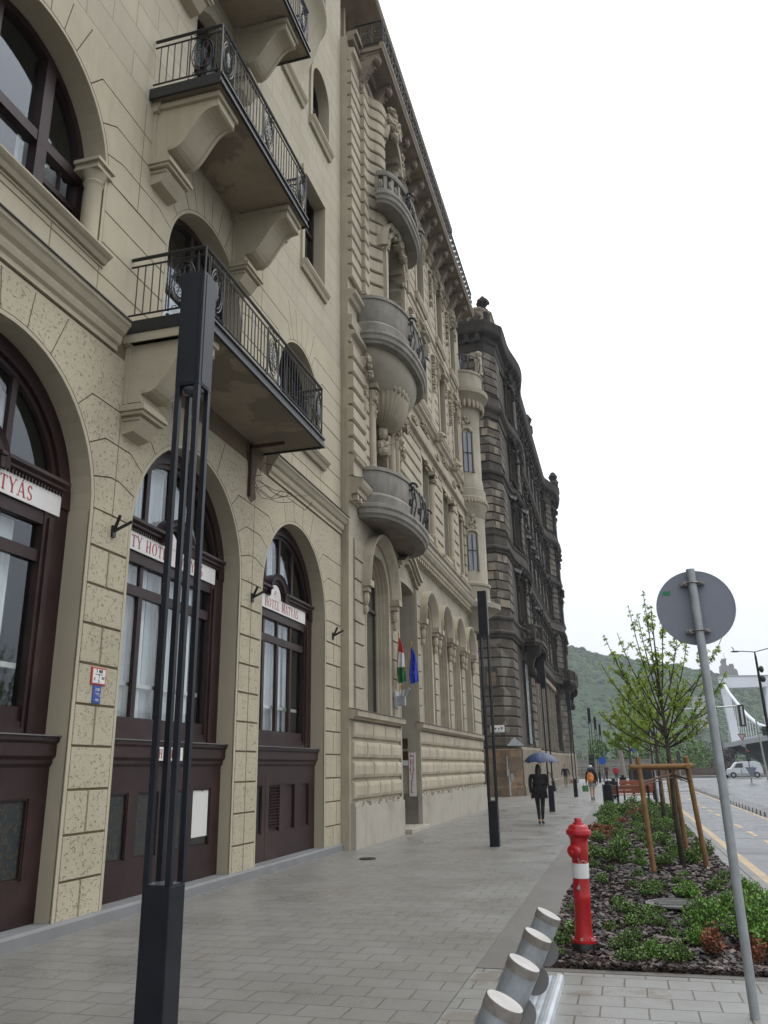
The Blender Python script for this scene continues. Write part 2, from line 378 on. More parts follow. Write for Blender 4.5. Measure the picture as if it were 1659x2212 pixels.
mb.poly([(END,0,.1),(END,-9,.1),(END,-9,27),(END,0,27)]); mb.poly([(BEG,0,.1),(BEG,-9,.1),(BEG,-9,27),(BEG,0,27)]); mb.poly([(BEG,0,27),(END,0,27),(END,-9,27),(BEG,-9,27)]); mb.poly([(BEG,-9,.1),(END,-9,.1),(END,-9,27),(BEG,-9,27)])
# cornice over the ground floor and simple plinth to finish the sheet
for i in range(n1_):
    if mb.mi[i]==0: mb.mi[i]=3
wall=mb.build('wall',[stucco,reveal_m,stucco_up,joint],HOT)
mb=MB(F1)      # smooth margins round the openings, flush with the blocks
for lst,zs_,zz in (([(c,r,.10) for c,r in ARC],ZS,0),([(c,r,z) for c,r,z in UP],ZU,1)):
    for c,r,z0 in lst:
        mb.arch(c,zs_,r,[(.0,-.01),(.0,.014),(.052,.014),(.052,-.01)],0,180,28)
        for x0,x1 in ((c-r-.052,c-r),(c+r,c+r+.052)): mb.box(x0,x1,-.01,.014,z0,zs_)
for a,b,z0,z1 in ((BEG,END,6.925,6.96),(BEG,END,7.40,7.43),(END-.025,END,.1,11.3),(BEG,END,11.26,11.31)): mb.box(a,b,-.01,.012,z0,z1)
mb.build('opening_margins',stucco,HOT)
# raised blocks of the ground floor (rough)
mb=MB(F1); T=[.10,.525,1.0,1.475,1.95,2.42,2.89,3.36,3.84,4.31,4.78]
piers=[(3.985,4.86),(8.29,9.09),(12.52,13.36),(16.82,END-.02)]
for j in range(len(T)-1):
    for k,(a,b) in enumerate(piers):
        if j%2==0 and k<3 or (k==3): m=(a+b)/2; segs=[(a,m),(m,b)]
        elif k==2: segs=[(a,a+.42),(a+.42,b)]
        else: segs=[(a,b)]
        if k==3 and j%2: segs=[(a,b-.3),(b-.3,b)]
        for p,q in segs: blockp(mb,[(p,T[j]),(q,T[j]),(q,T[j+1]),(p,T[j+1])])
TT=[4.78,5.26,5.73,6.2,6.93]
lims=[BEG,4.43,8.69,12.94,END-.02]
for k,(c,r) in enumerate(ARC): arch_blocks(mb,c,r,ZS,TT,r+.42,lims[k],lims[k+1],3,6.93)
mb.build('rusticated_blocks',[stucco_r],HOT)
# first floor blocks (smooth)
mb=MB(F1); T=[7.42,7.88,8.35,8.83,9.34]
for c,r,z0 in UP:
    for j in range(2):
        t1=min(T[j+1],z0)
        if t1-T[j]>.1:
            for q in range(3):
                a=c-r-.05+(2*r+.1)*q/3; blockp(mb,[(a,T[j]),(a+(2*r+.1)/3,T[j]),(a+(2*r+.1)/3,t1),(a,t1)],v=.012,g=.006)
ed=[BEG]+[x for c,r,_ in UP for x in (c-r-.05,c+r+.05)]+[END-.02]
ed[4]+=.0                               # room for the colonnette beside the big window
for j in range(len(T)-1):
    for k in range(0,len(ed),2):
        a,b=ed[k],ed[k+1]; n=max(1,round((b-a)/1.25)); off=(j%2)*.5
        xs=[a]+[a+(b-a)*(i+off*.7)/n for i in range(1,n+(1 if off else 0)) if a+(b-a)*(i+off*.7)/n<b-.2]+[b]
        if off and n>1: xs=[a,a+.5*(b-a)/n]+[a+(b-a)*(i+.5)/n for i in range(1,n)]+[b]
        for p,q in zip(xs,xs[1:]):
            if q-p>.1: blockp(mb,[(p,T[j]),(q,T[j]),(q,T[j+1]),(p,T[j+1])],v=.012,g=.006)
TT=[9.34,9.8,10.27,10.72,11.28]
lims=[BEG,4.3,8.66,12.97,END-.02]
for k,(c,r,_) in enumerate(UP): arch_blocks(mb,c,r,ZU,TT,r+.42,lims[k],lims[k+1],4,11.28)
mb.build('ashlar_blocks',[stucco],HOT)
# mouldings
mb=MB(F1)
CR=[(0,6.99),(.04,6.99),(.04,7.06),(.08,7.09),(.10,7.15),(.10,7.19),(.15,7.23),(.19,7.3),(.22,7.33),(.22,7.38),(0,7.42)]
mb.pr_vw(CR,BEG,8.45); mb.pr_vw(CR,13.5,END)
mb.build('cornice',stucco,HOT)
mb=MB(F1); mb.pr_vw([(.2,7.383),(.25,7.383),(.25,7.395),(0,7.45),(0,7.425)],BEG,8.45); mb.pr_vw([(.2,7.383),(.25,7.383),(.25,7.395),(0,7.45),(0,7.425)],13.5,END); mb.build('cornice_flashing',ledge_m,HOT)
mb=MB(F1); mb.pr_vw([(-.5,-.6),(.07,-.6),(.07,.11),(.05,.14),(-.5,.14)],BEG,END); mb.build('plinth',plinth_m,HOT)
# -------- ground-floor windows
def arched_fan(mb,c,r,zs,v0,v1,th,bars,w0):
    mb.arch(c,zs,r,[(0,v0),(0,v1),(-th,v1),(-th,v0)],0,180,24)
    for x in bars:
        h=math.sqrt(max(0,(r-th)**2-(x-c)**2)); mb.box(x-.045,x+.045,v0,v1-.02,w0,zs+h+.02)
def ripple(mb,u0,u1,v,w0,w1,amp=.025,per=.14,seed=0,drape=False):
    rnd=random.Random(seed); n=max(8,int((u1-u0)/.03)); ph=rnd.random()*6; top=[];bot=[]
    for i in range(n+1):
        u=u0+(u1-u0)*i/n; dv=amp*math.sin(2*math.pi*u/per+ph+.8*math.sin(u*5+ph))
        top.append((u,v+dv*.6,w1 if not callable(w1) else w1(u))); bot.append((u,v+dv,w0))
    for a,b,c_,d in zip(top,top[1:],bot[1:],bot): mb.poly([a,b,c_,d])
for k,(c,r) in enumerate(ARC):
    a,b=c-r,c+r; V=-.40
    W=thing('window',(0,0,0),None,None); W.parent=HOT; W.location=(0,c,0.1)
    W['label']=['brown arched window out of view beside the camera','brown arched window with sign at the left edge','brown arched window behind the near lamp post','brown arched window nearest the grey building'][k]
    rr=r-.0
    mb=MB(F1)
    mb.box(a,a+.19,V,V+.12,2.08,ZS); mb.box(b-.42 if k else b-.19,b,V,V+.10,2.08,ZS)          # jambs
    if k: mb.box(b-.36,b-.28,V+.10,V+.13,2.08,4.55)
    mb.arch(c,ZS,rr,[(0,V),(0,V+.12),(-.2,V+.12),(-.2,V)],0,180,28); mb.arch(c,ZS,rr-.2,[(0,V),(0,V+.07),(-.07,V+.07),(-.07,V)],0,180,28)
    i0,i1=a+.19,(b-.42 if k else b-.19); wd=i1-i0; m=[i0+wd*.262,i0+wd*.505,i0+wd*.745] if k!=3 else [i0+wd*.265,i0+wd*.51,i0+wd*.76]
    mb.box(i0,i1,V,V+.09,2.08,2.2); mb.box(i0,i1,V,V+.06,2.2,2.36); mb.box(i0,i1,V+.0,V+.13,2.06,2.13)
    mb.box(i0,i1,V,V+.07,4.0,4.14); mb.box(i0,i1,V,V+.09,4.45,4.60)
    mb.box(i0,i1,V,V+.05,4.60,4.90)
    for x in m:
        mb.box(x-.05,x+.05,V,V+.06,2.36,4.0); mb.box(x-.04,x+.04,V,V+.05,4.14,4.45)
    for x in m[::2]+m[1:2]:
        h=math.sqrt(max(0,(rr-.2)**2-(x-c)**2)); mb.box(x-.045,x+.045,V,V+.06,4.9,ZS+h)
    # moulded head beam, swinging up over the middle of the sign
    pr=[(V,4.86),(V+.12,4.86),(V+.12,4.90),(V+.17,4.93),(V+.17,4.96),(V+.22,4.99),(V+.22,5.03),(V,5.03)]
    sc=c-.02 if k!=3 else c-.40; sr=.30
    mb.pr_vw(pr,a+.1,sc-sr-.03); mb.pr_vw(pr,sc+sr+.03,b-.15)
    mb.arch(sc,4.86,sr,[(0,V),(0,V+.14),(.06,V+.14),(.07,V+.19),(.12,V+.2),(.17,V+.23),(.17,V)],0,180,22)
    x=a+.2
    while x<b-.2:                                                                  # dentils
        if abs(x-sc)>sr+.06: mb.box(x,x+.025,V+.12,V+.15,4.86,4.90)
        x+=.055
    for q in range(4,32):
        an=R_(q*180/36); mb.blob((sc+(sr+.035)*math.cos(an),V+.15,4.86+(sr+.035)*math.sin(an)),(.012,.015,.012),5,3)
    mb.build('frame',brown,W)
    mb=MB(F1); mb.poly([(a+.05,V+.02,2.2),(b-.05,V+.02,2.2),(b-.05,V+.02,ZS),(a+.05,V+.02,ZS)]); mb.poly([(x,V+.02,z) for x,z in arcpts(c,ZS,r-.05,0,180,20)]); mb.build('pane',glass,W)
    mb=MB(F1)
    ripple(mb,i0,i0+wd*.42,V-.12,2.2,4.5,seed=k*3); ripple(mb,i0+wd*.45,i0+wd*.74,V-.16,2.2,4.5,seed=k*3+1)
    if k!=1: pass
    if k in(1,2): ripple(mb,i1-.5,i1-.22,V-.12,2.2,4.45,amp=.02,per=.09,seed=9)
    ripple(mb,a+.25,c+.1,V-.2,4.92,lambda u,c=c,r=r: ZS+math.sqrt(max(.01,(r-.25)**2-(u-c)**2)),seed=k+20)
    ripple(mb,c+.3,c+.8,V-.22,4.92,lambda u,c=c,r=r: ZS+math.sqrt(max(.01,(r-.25)**2-(u-c)**2)),seed=k+30)
    mb.build('curtain',curtain,W)
    mb=MB(F1)                                                                       # white inner casement seen behind the glass
    for x in (i0+.1,m[0],m[1]+.02,m[2]): mb.box(x-.03,x+.05,V-.10,V-.06,2.2,4.4)
    mb.box(i0,i1,V-.10,V-.06,2.78,2.84)
    mb.build('inner_casement',mat('white_joinery',(.55,.54,.50),.5,var=.05),W)
    mb=MB(F1)
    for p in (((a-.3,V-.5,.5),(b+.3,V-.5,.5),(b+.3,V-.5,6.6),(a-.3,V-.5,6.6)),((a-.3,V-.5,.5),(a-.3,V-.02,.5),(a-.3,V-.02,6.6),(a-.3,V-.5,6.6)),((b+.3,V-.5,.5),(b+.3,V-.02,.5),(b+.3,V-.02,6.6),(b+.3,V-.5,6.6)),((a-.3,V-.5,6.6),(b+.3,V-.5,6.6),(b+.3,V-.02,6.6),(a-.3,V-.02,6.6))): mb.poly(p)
    mb.build('room_interior',room_shade,W)
    # panelled base below
    mb=MB(F1); B=-.20; z0,z1=.585,1.40
    if k==3: pans=[(13.55,14.12),(14.43,14.93),(15.18,15.68),(15.93,16.45)]
    elif k==2: pans=[(9.24,9.88),(10.1,10.62),(10.86,11.38),(11.6,12.16)]
    else: pans=[(c-1.4+i*.74,c-1.4+i*.74+.56) for i in range(4)]
    us=[a]+[x for p in pans for x in p]+[b]
    mb.box(a,b,B-.1,B,.11,z0); mb.box(a,b,B-.1,B,z1,1.72)
    for i in range(0,len(us),2): mb.box(us[i],us[i+1],B-.1,B,z0,z1)
    mb.box(a,b,B-.12,B-.045,.2,1.6)
    for p,q in pans: 
        for (x0,x1,y0,y1) in ((p,p+.02,z0,z1),(q-.02,q,z0,z1),(p,q,z0,z0+.02),(p,q,z1-.02,z1)): mb.box(x0,x1,B-.05,B-.012,y0,y1)
    mb.pr_vw([(B-.1,1.72),(B,1.72),(B+.03,1.76),(B+.03,1.80),(B+.07,1.84),(B+.07,1.97),(B+.1,2.0),(B+.1,2.045),(B-.25,2.07),(B-.25,1.72)],a,b)
    if k==3:
        for i in range(14): z=.66+i*.052; mb.pr_vw([(B-.045,z),(B-.005,z+.012),(B+.005,z+.02),(B-.045,z+.045)],14.45,14.91)
        mb.box(14.27,14.285,B,B+.004,.12,1.6)
    mb.build('panelled_base',brown,W)
    mb=MB(F1); mb.pr_vw([(B-.25,2.073),(B+.125,2.049),(B+.125,2.062),(B-.25,2.09)],a,b); mb.build('ledge',ledge_m,W)
    if k in (1,2,3):
        mb=MB(F1)
        for i,(p,q) in enumerate(pans):
            if k==3 and i: continue
            mb.box(p+.03,q-.03,B-.044,B-.038,z0+.03,z1-.03)
        mb.build('flowered_panel',mat('flowered_panel',(.010,.020,.024),.35,var=.3,vscale=30,patch=(.05,.032,.012),psize=48),W)
# -------- sign boards on the windows
def board(c,txt,u0,u1,label,sc):
    V=X1-.40; Fb=FACADE(X1); v=-.40+.125
    T_=thing('hotel_sign',(X1,c,4.6),label,'sign','white hotel signs above the windows')
    mb=MB(Fb); mb.box(u0,u1,v-.02,v,4.605,4.865); 
    pts=arcpts(sc,4.857,.27,0,180,20); mb.pr_uw(pts,v-.02,v)
    mb.build('board',signwhite,T_)
    mb=MB(Fb); h=.172
    L1=wordlen(txt[0],h); L2=wordlen(txt[1],h)
    x={15:14.17,10:9.36,6:5.22}[int(c)]
    x=word(mb,txt[0],x,v+.001,4.645,h); word(mb,txt[1],x+.10,v+.001,4.645,h)
    for s_ in (-1,0,1): # small crowned emblem: three sprigs over a line
        mb.arch(sc+s_*.035,4.97-abs(s_)*.01,.028,[(0,v+.001),(0,v+.003),(.008,v+.003),(.008,v+.001)],60-40*s_,250-40*s_,6)
    mb.box(sc-.12,sc-.03,v+.001,v+.003,4.925,4.931); mb.box(sc+.03,sc+.12,v+.001,v+.003,4.925,4.931); mb.box(sc-.03,sc+.03,v+.001,v+.003,4.89,4.896)
    mb.build('lettering',signred,T_)
board(6.575,('CITY HOTEL','MÁTYÁS'),5.0,8.05,'white sign board ending in ATYÁS over the leftmost window',6.555)
board(10.805,('CITY HOTEL','MÁTYÁS'),9.25,12.12,'white hotel name board behind the near lamp post',10.60)
board(15.09,('HOTEL','MÁTYÁS'),13.9,16.31,'white hotel name board over the third brown window',14.69)
s=MB(F1); s.box(10.32,11.02,-.095,-.085,1.80,1.98); t_=thing('small_sign',(X1,10.7,1.8),'small white HOTEL plate on brown ledge behind the lamp posts','sign')
s.build('board',signwhite,t_); s=MB(F1); word(s,'HOTEL',10.36,-.084,1.835,.115,.1); s.build('lettering',signred,t_)
s=MB(F1); s.pr_uw([(11.62,.72),(12.13,.72),(12.13,1.40),(11.97,1.40),(11.96,1.36),(11.9,1.36),(11.89,1.40),(11.62,1.40)],-.235,-.225); t_=s.build('blank_poster',mat('poster',(.56,.55,.52),.6,var=.04),None)
tag(t_,'blank white poster sheet on the brown panels behind the lamp post','poster')
# hydrant plates on the first pier
t_=thing('hydrant_plate',(X1,8.67,2.66),'red framed white hydrant marker plate on cream pier','plate')
s=MB(F1); s.pr_uw(inset([(8.53,2.655),(8.82,2.655),(8.82,2.86),(8.53,2.86)],0),.018,.035); s.build('board',mat('plate_red',(.42,.02,.02),.4),t_,bevel=.006)
s=MB(F1); s.box(8.552,8.798,.035,.038,2.675,2.842); s.build('white_face',signwhite,t_)
s=MB(F1); add_text(s,'T 400',.055,8.675,.040,2.815); s.box(8.60,8.75,.038,.041,2.775,2.781); s.box(8.672,8.679,.038,.041,2.73,2.775); add_text(s,'0₈' if 0 else '0.8',.045,8.755,.040,2.74); add_text(s,'5.',.05,8.68,.040,2.70); add_text(s,'C',.05,8.59,.04,2.72); s.build('lettering',signblack,t_)
t_=thing('valve_plate',(X1,8.67,2.44),'small blue valve marker plate below the red framed one','plate')
s=MB(F1); s.box(8.59,8.75,.018,.032,2.44,2.648); s.build('board',signblue,t_,bevel=.006)
s=MB(F1); add_text(s,'Z 80',.045,8.67,.034,2.60); s.box(8.63,8.71,.032,.035,2.555,2.560); s.box(8.668,8.673,.032,.035,2.53,2.555); add_text(s,'1.2',.035,8.715,.034,2.535); add_text(s,'10.8',.04,8.67,.034,2.48); s.build('lettering',signwhite,t_)
# V-shaped flag brackets on the piers
for k,(u,z,l) in enumerate(((8.72,4.60,'first black flag bracket on the cream pier by the lamp post'),(12.95,4.55,'second black flag bracket between two brown windows'),(17.25,4.5,'third black flag bracket at the end of cream wall'))):
    s=MB(F1); s.box(u-.035,u+.035,0.018,.05,z-.10,z+.05); s.tube([(u,.04,z-.02),(u-.07,.16,z+.16)],.022,8); s.tube([(u,.04,z-.02),(u+.05,.26,z+.10)],.022,8)
    tag(s.build('flag_bracket',iron,None),l,'bracket','black flag brackets on the piers')
# -------- upper windows
def upper_window(c,r,z0,zs,depth,kind,lab,flat=None):
    W=thing('window',(0,0,0),None,None); W.parent=HOT; W.location=(0,c,z0); W['label']=lab
    a,b=c-r,c+r; V=-depth; dark=brown
    mb=MB(F1); t=.11 if r>1 else .08
    top=zs if flat is None else flat
    mb.box(a,a+t,V,V+.1,z0,zs); mb.box(b-t,b,V,V+.1,z0,zs); mb.box(a,b,V,V+.1,z0,z0+t)
    if flat is None: mb.arch(c,zs,r,[(0,V),(0,V+.1),(-t,V+.1),(-t,V)],0,180,24)
    else: mb.box(a,b,V,V+.1,flat-t,flat)
    if kind=='big':
        for x in (c-r*.36,c+r*.36):
            h=math.sqrt((r-t)**2-(x-c)**2); mb.box(x-.09,x+.09,V,V+.13,z0,zs+h)
        mb.box(a,b,V,V+.12,zs-.12,zs+.03); mb.box(a,b,V,V+.09,z0+.55,z0+.63) if 0 else None
        for x in (a+.42,b-.42): mb.box(x-.0,x+.03,V,V+.05,z0,zs)
        mb.box(b-r*.64,b,V,V+.08,z0+.62,z0+.70)
    else:
        h=(r-t) if flat is None else 0
        mb.box(c-.05,c+.05,V,V+.09,z0,(zs+h if flat is None else flat))
        tr=z0+(top-z0)*(.62 if flat else .85); mb.box(a,b,V,V+.08,tr,tr+.09)
    mb.build('frame',dark,W)
    mb=MB(F1); mb.poly([(a,V+.03,z0),(b,V+.03,z0),(b,V+.03,top),(a,V+.03,top)])
    if flat is None: mb.poly([(x,V+.03,z) for x,z in arcpts(c,zs,r,0,180,20)])
    mb.build('pane',glass,W)
    mb=MB(F1); ripple(mb,a+.1,c-.15 if kind!='door' else b-.1,V-.12,z0,top,seed=int(c*7)); ripple(mb,c+.35,b-.05,V-.14,z0,top,seed=int(c*5)); mb.build('curtain',curtain,W)
    mb=MB(F1); tt=zs+r
    if flat: tt=flat+.1
    mb.box(a-.2,b+.2,V-.6,V-.5,z0,tt); mb.box(a-.2,a-.12,V-.5,V-.05,z0,tt); mb.box(b+.12,b+.2,V-.5,V-.05,z0,tt); mb.box(a-.2,b+.2,V-.5,V-.05,tt,tt+.1); mb.build('room_interior',room_shade,W)
    return W
upper_window(2.2,1.35,8.14,ZU,.42,'big','upper arched window out of view')
w_=upper_window(6.5,1.38,8.14,ZU,.42,'big','large arched window high at the left edge')
upper_window(10.83,1.30,7.62,ZU,.42,'door','arched balcony door of the first floor')
upper_window(15.12,1.22,8.35,ZU,.42,'two','arched window beyond the lower balcony')
upper_window(10.775,.825,12.0,14.3,.35,'door','arched door of the upper balcony',14.95)
upper_window(6.45,.85,12.6,14.3,.35,'two','narrow window of the second floor',14.95)
upper_window(15.825,.675,12.75,15.2,.35,'two','narrow red brown window of the second floor',15.2)
upper_window(13.35,.6,12.75,13.9,.35,'two','window half hidden by upper balcony',13.9)
upper_window(16.15,.6,17.15,18.5,.35,'two','narrow arched window near the top right')
upper_window(14.225,.525,17.15,18.9,.35,'two','rectangular window under the top balcony',18.9)
mb=MB(F1)   # sills, surrounds, colonnettes
def sill(u0,u1,z,d=.16,h=.16): mb.pr_vw([(0,z-h),(d*.4,z-h),(d*.6,z-h*.6),(d*.8,z-h*.45),(d,z-h*.2),(d,z),(0,z+.02)],u0,u1)
for a_ in ((4.7,8.0,8.14,.17,.13),(13.7,16.6,8.35,.2,.2),(15.0,16.65,12.75,.16,.22),(12.6,14.1,12.75,.16,.22),(15.4,16.9,17.15,.16,.24),(13.6,14.95,17.15,.16,.24)):
    mb=MB(F1); sill(*a_); mb.build('window_sill',stucco,HOT)
mb=MB(F1)
mb.box(BEG,8.0,.0,.03,7.97,8.0)
mb.build('string_band',stucco,HOT)
for a,b,z0,z1 in ((15.15,16.5,12.75,15.2),(12.75,13.95,12.75,13.9),(13.7,14.75,17.15,18.9)):
    mb=MB(F1)
    for x0,x1,y0,y1 in ((a-.14,a-.005,z0,z1),(b+.005,b+.14,z0,z1),(a-.16,b+.16,z1+.005,z1+.16)): mb.box(x0,x1,.001,.05,y0,y1)
    mb.build('window_trim',stucco,HOT)
mb=MB(F1)
mb.arch(16.15,18.5,.6,[(0,0),(0,.05),(.14,.05),(.14,0)],0,180,18); 
for x in (15.41,16.755): mb.box(x,x+.135,.001,.05,17.15,18.5)
mb.build('window_trim',stucco,HOT)
for cc in (7.80,5.20):
    mb=MB(F1)
    mb.lathe(cc,-.10,[(.15,8.14),(.15,8.2),(.125,8.24),(.115,8.3),(.115,9.10),(.125,9.12),(.14,9.15),(.115,9.18),(.125,9.22),(.16,9.28),(.17,9.30)],20)
    mb.box(cc-.17,cc+.17,-.3,.07,9.30,9.33); mb.box(cc-.15,cc+.15,-.3,.05,9.33,9.40); mb.box(cc-.19,cc+.19,-.3,.09,9.40,9.45)
    mb.build('colonnette',stucco,HOT,smooth=True,autosm=True)
for g in (15,): pass
# -------- balconies
def railing(B,u0,u1,vf,z0,h,ornu,name='railing'):
    """iron railing: straight bars with oval ornament panels; ornu: centres of ornament panels along the front"""
    mb=MB(F1); zt=z0+h
    def oval(P,axis,cu,w=.36):      # ornament in plane, P(a,z)->point
        a0,a1=cu-w/2,cu+w/2
        for x in (a0-.03,a1+.03): mb.tube([P(x,z0),P(x,zt-.06)],.013,6); mb.blob(P(x,z0-.06),.03,6,4)
        for s,t in ((1,.012),(.8,.008)):
            mb.tube([P(cu+s*w/2*math.cos(R_(q*15)),z0+h*.46+s*h*.36*math.sin(R_(q*15))) for q in range(25)],t,5,caps=False)
        for q in range(8):
            an=R_(q*45+20); ca=P(cu+.30*w*math.cos(an),z0+h*.46+.24*h*math.sin(an)); mb.tube([(ca[0],ca[1],ca[2])]+[P(cu+.30*w*math.cos(an)+.05*math.cos(R_(t)),z0+h*.46+.24*h*math.sin(an)+.07*math.sin(R_(t))) for t in range(0,361,60)],.006,4)
        c0=P(cu,z0+h*.46); mb.blob(c0,(.05 if axis=='u' else .012,.012 if axis=='u' else .05,h*.17),8,6)
        for zz in (z0+.04,zt-.13,zt-.04):
            for sx in (-1,1):
                for q in (0,1):
                    ctr=(cu+sx*(w*.34-q*.1)); mb.tube([P(ctr+.035*math.cos(R_(t)),zz+.03*math.sin(R_(t))) for t in range(0,331,45)],.007,4)
    PF=lambda a,z:(a,vf,z)
    PL=lambda a,z:(u0,a,z); PR=lambda a,z:(u1,a,z)
    lines=[(PF,u0,u1,ornu,'u'),(PL,0.02,vf,[vf-.32],'v'),(PR,0.02,vf,[vf-.32],'v')]
    for P,a,b,orn,ax in lines:
        mb.tube([P(a,zt),P(b,zt)],.026,6); mb.tube([P(a,zt-.12),P(b,zt-.12)],.014,6); mb.tube([P(a,z0+.02),P(b,z0+.02)],.014,6)
        x=a+.10
        while x<b-.03:
            if all(abs(x-o)>.22 for o in orn): mb.tube([P(x,z0+.02),P(x,zt-.12)],.0095,5,caps=False)
            x+=.118
        for o in orn: oval(P,ax,o)
    for x in [u0,u1]: mb.tube([(x,vf,z0-.12),(x,vf,zt)],.018,6)
    k=u0+.1
    for x in (u0+.55,(u0+u1)/2-.3,(u0+u1)/2+.3,u1-.55): mb.tube([(x,vf+.02,z0+.05),(x,vf+.03,z0-.1),(x,vf+.0,z0-.16)],.012,5); mb.blob((x,vf+.03,z0-.1),.03,6,4)
    return mb.build(name,iron,B)
def balcony(u0,u1,zb,zr,vf,brk,ornu,lab,dam=True):
    B=thing('balcony',(0,0,0),None,None); B.parent=HOT; B.location=(0,(u0+u1)/2,zb); B['label']=lab
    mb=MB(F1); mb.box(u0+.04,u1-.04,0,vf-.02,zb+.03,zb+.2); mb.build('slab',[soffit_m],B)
    mb=MB(F1)
    for (a,b,c,d) in ((u0,u1,vf-.03,vf+.02),): mb.pr_vw([(c,zb),(d,zb),(d,zb+.03),(d-.03,zb+.04),(d-.03,zb+.15),(d,zb+.16),(d,zb+.19),(c,zb+.19)],a,b)
    for uu in (u0,u1-.04): mb.box(uu,uu+.04,0,vf-.035,zb,zb+.185)
    mb.build('edge_beam',iron,B)
    for bu,wd in brk:
        mb=MB(F1); h=1.0; vv=vf-.12
        # backing pilaster + scrolled console
        mb.box(bu-wd/2,bu+wd/2,0,.07,zb-1.0,zb-.15); mb.pr_vw([(0,zb+.03),(.14,zb+.03),(.14,zb-.05),(.1,zb-.1),(.1,zb-.15),(0,zb-.15)],bu-wd/2-.05,bu+wd/2+.05)
        S_=[(.03,zb-.02),(vv,zb-.02),(vv,zb-.22)]
        for t in range(0,13):
            q=t/12; S_.append((vv-.03-(vv-.30)*q, zb-.24-.62*(q-.16*math.sin(2*math.pi*q))-.0))
        S_+=[(.28,zb-.98),(.03,zb-.98)]
        i0,i1=bu-wd/2+.03,bu+wd/2-.03
        mb.pr_vw(S_,i0,i1)
        rim=[(a,b-.0) for a,b in S_[2:15]]
        for e0,e1 in ((i0-.012,i0+.05),(i1-.05,i1+.012)):
            poly=rim+[(a-.05,b+.07) for a,b in rim[::-1]]
            mb.pr_vw([(a+.012,b-.012) for a,b in rim]+[(a-.05,b+.06) for a,b in rim[::-1]],e0,e1)
        mb.box(bu-wd/2-.02,bu+wd/2+.02,.05,vv+.04,zb-.10,zb-.01)
        for q,(e,dz) in enumerate(((.0,0),(.03,.05),(.0,.1),(-.05,.16))): mb.box(bu-wd/2-.02-e,bu+wd/2+.02+e,0.001*q,.36+e-.01*q,zb-1.02-dz-.05,zb-1.02-dz)
        mb.pr_vw([(0,zb-1.22),(.3,zb-1.22),(.18,zb-1.38),(0,zb-1.42)],bu-wd/2+.05,bu+wd/2-.05)
        mb.build('bracket',stucco,B)
    railing(B,u0+.05,u1-.05,vf-.04,zb+.28,zr-zb-.28,ornu)
    return B
b1=balcony(8.60,13.35,7.33,8.52,1.2,[(8.95,.52)],[9.0,11.0,13.1],'lower iron balcony with damaged underside behind the lamp head')
b2=balcony(8.72,12.35,11.42,12.56,1.2,[(9.17,.60),(11.9,.60)],[9.0,10.55,12.1],'upper iron balcony on two scrolled brackets')
b3_=balcony(9.0,12.35,15.5,16.65,1.2,[(9.5,.55),(11.6,.55)],[9.3,10.7,12.05],'top iron balcony cut off by picture edge')
mb=MB(F1); mb.box(8.64,8.75,.0,1.1,7.2,7.33); mb.pr_vw([(0,7.36),(1.12,7.36),(1.12,7.30),(1.05,7.26),(1.05,7.2),(0,7.2)],8.62,9.12); mb.build('bracket_head',stucco,b1)
# bare steel and exposed brick where the far bracket has fallen off
mb=MB(F1); mb.pr_uw([(12.55,7.3),(12.95,7.3),(13.0,7.0),(12.9,6.6),(12.98,6.35),(12.78,6.22),(12.6,6.3),(12.62,6.8)],.0,.026); mb.build('broken_render_patch',mat('exposed_masonry',(.16,.115,.08),.95,bump=1,bscale=18,var=.3,vscale=6,fine=.5,stain=.5),HOT)
mb=MB(F1); mb.box(12.62,12.68,.03,.08,6.3,7.3); mb.box(12.62,12.66,.03,.7,7.2,7.26)
rn=random.Random(3)
for i in range(7):
    p=[(12.7+rn.random()*.4,.05,7.0-rn.random()*.5)]
    for j in range(5): p.append((p[-1][0]+rn.uniform(-.1,.25),p[-1][1]+rn.uniform(.02,.2),p[-1][2]+rn.uniform(-.18,.12)))
    mb.tube(p,.006,4)
mb.build('bare_reinforcement',mat('rust',(.06,.03,.02),.8),HOT)
# curved bay below the roof at the far end (its bottom shows at the top of the picture)
mb=MB(F1)
for s_,(z,d,wd) in enumerate(((16.9,.02,.3),(17.4,.10,.55),(18.0,.26,.8),(18.7,.5,1.05),(19.3,.66,1.15),(19.35,.74,1.2),(19.55,.74,1.2))): pass
rs=[]
for z,d,wd in ((17.15,.03,.35),(17.6,.09,.55),(18.2,.22,.8),(18.8,.42,1.0),(19.4,.62,1.12),(19.45,.7,1.16),(19.62,.7,1.16)):
    rs.append([(14.35+wd*math.cos(R_(180-a)),.0+d*math.sin(R_(a))**.8 if a not in(0,180) else 0,z) for a in range(0,181,12)])
mb.rings(rs,False,False); mb.build('curved_corbel',stucco,HOT,smooth=True)
mb=MB(F1)
for a in range(6,175,7): x=14.35+1.12*math.cos(R_(180-a)); y=.66*math.sin(R_(a))**.8; mb.tube([(x,y,19.64),(x,y,20.6)],.014,5)
for z in (19.7,20.5): mb.tube([(14.35+1.12*math.cos(R_(180-a)),.66*max(0,math.sin(R_(a)))**.8,z) for a in range(0,181,12)],.018,5)
mb.build('curved_railing',iron,HOT)
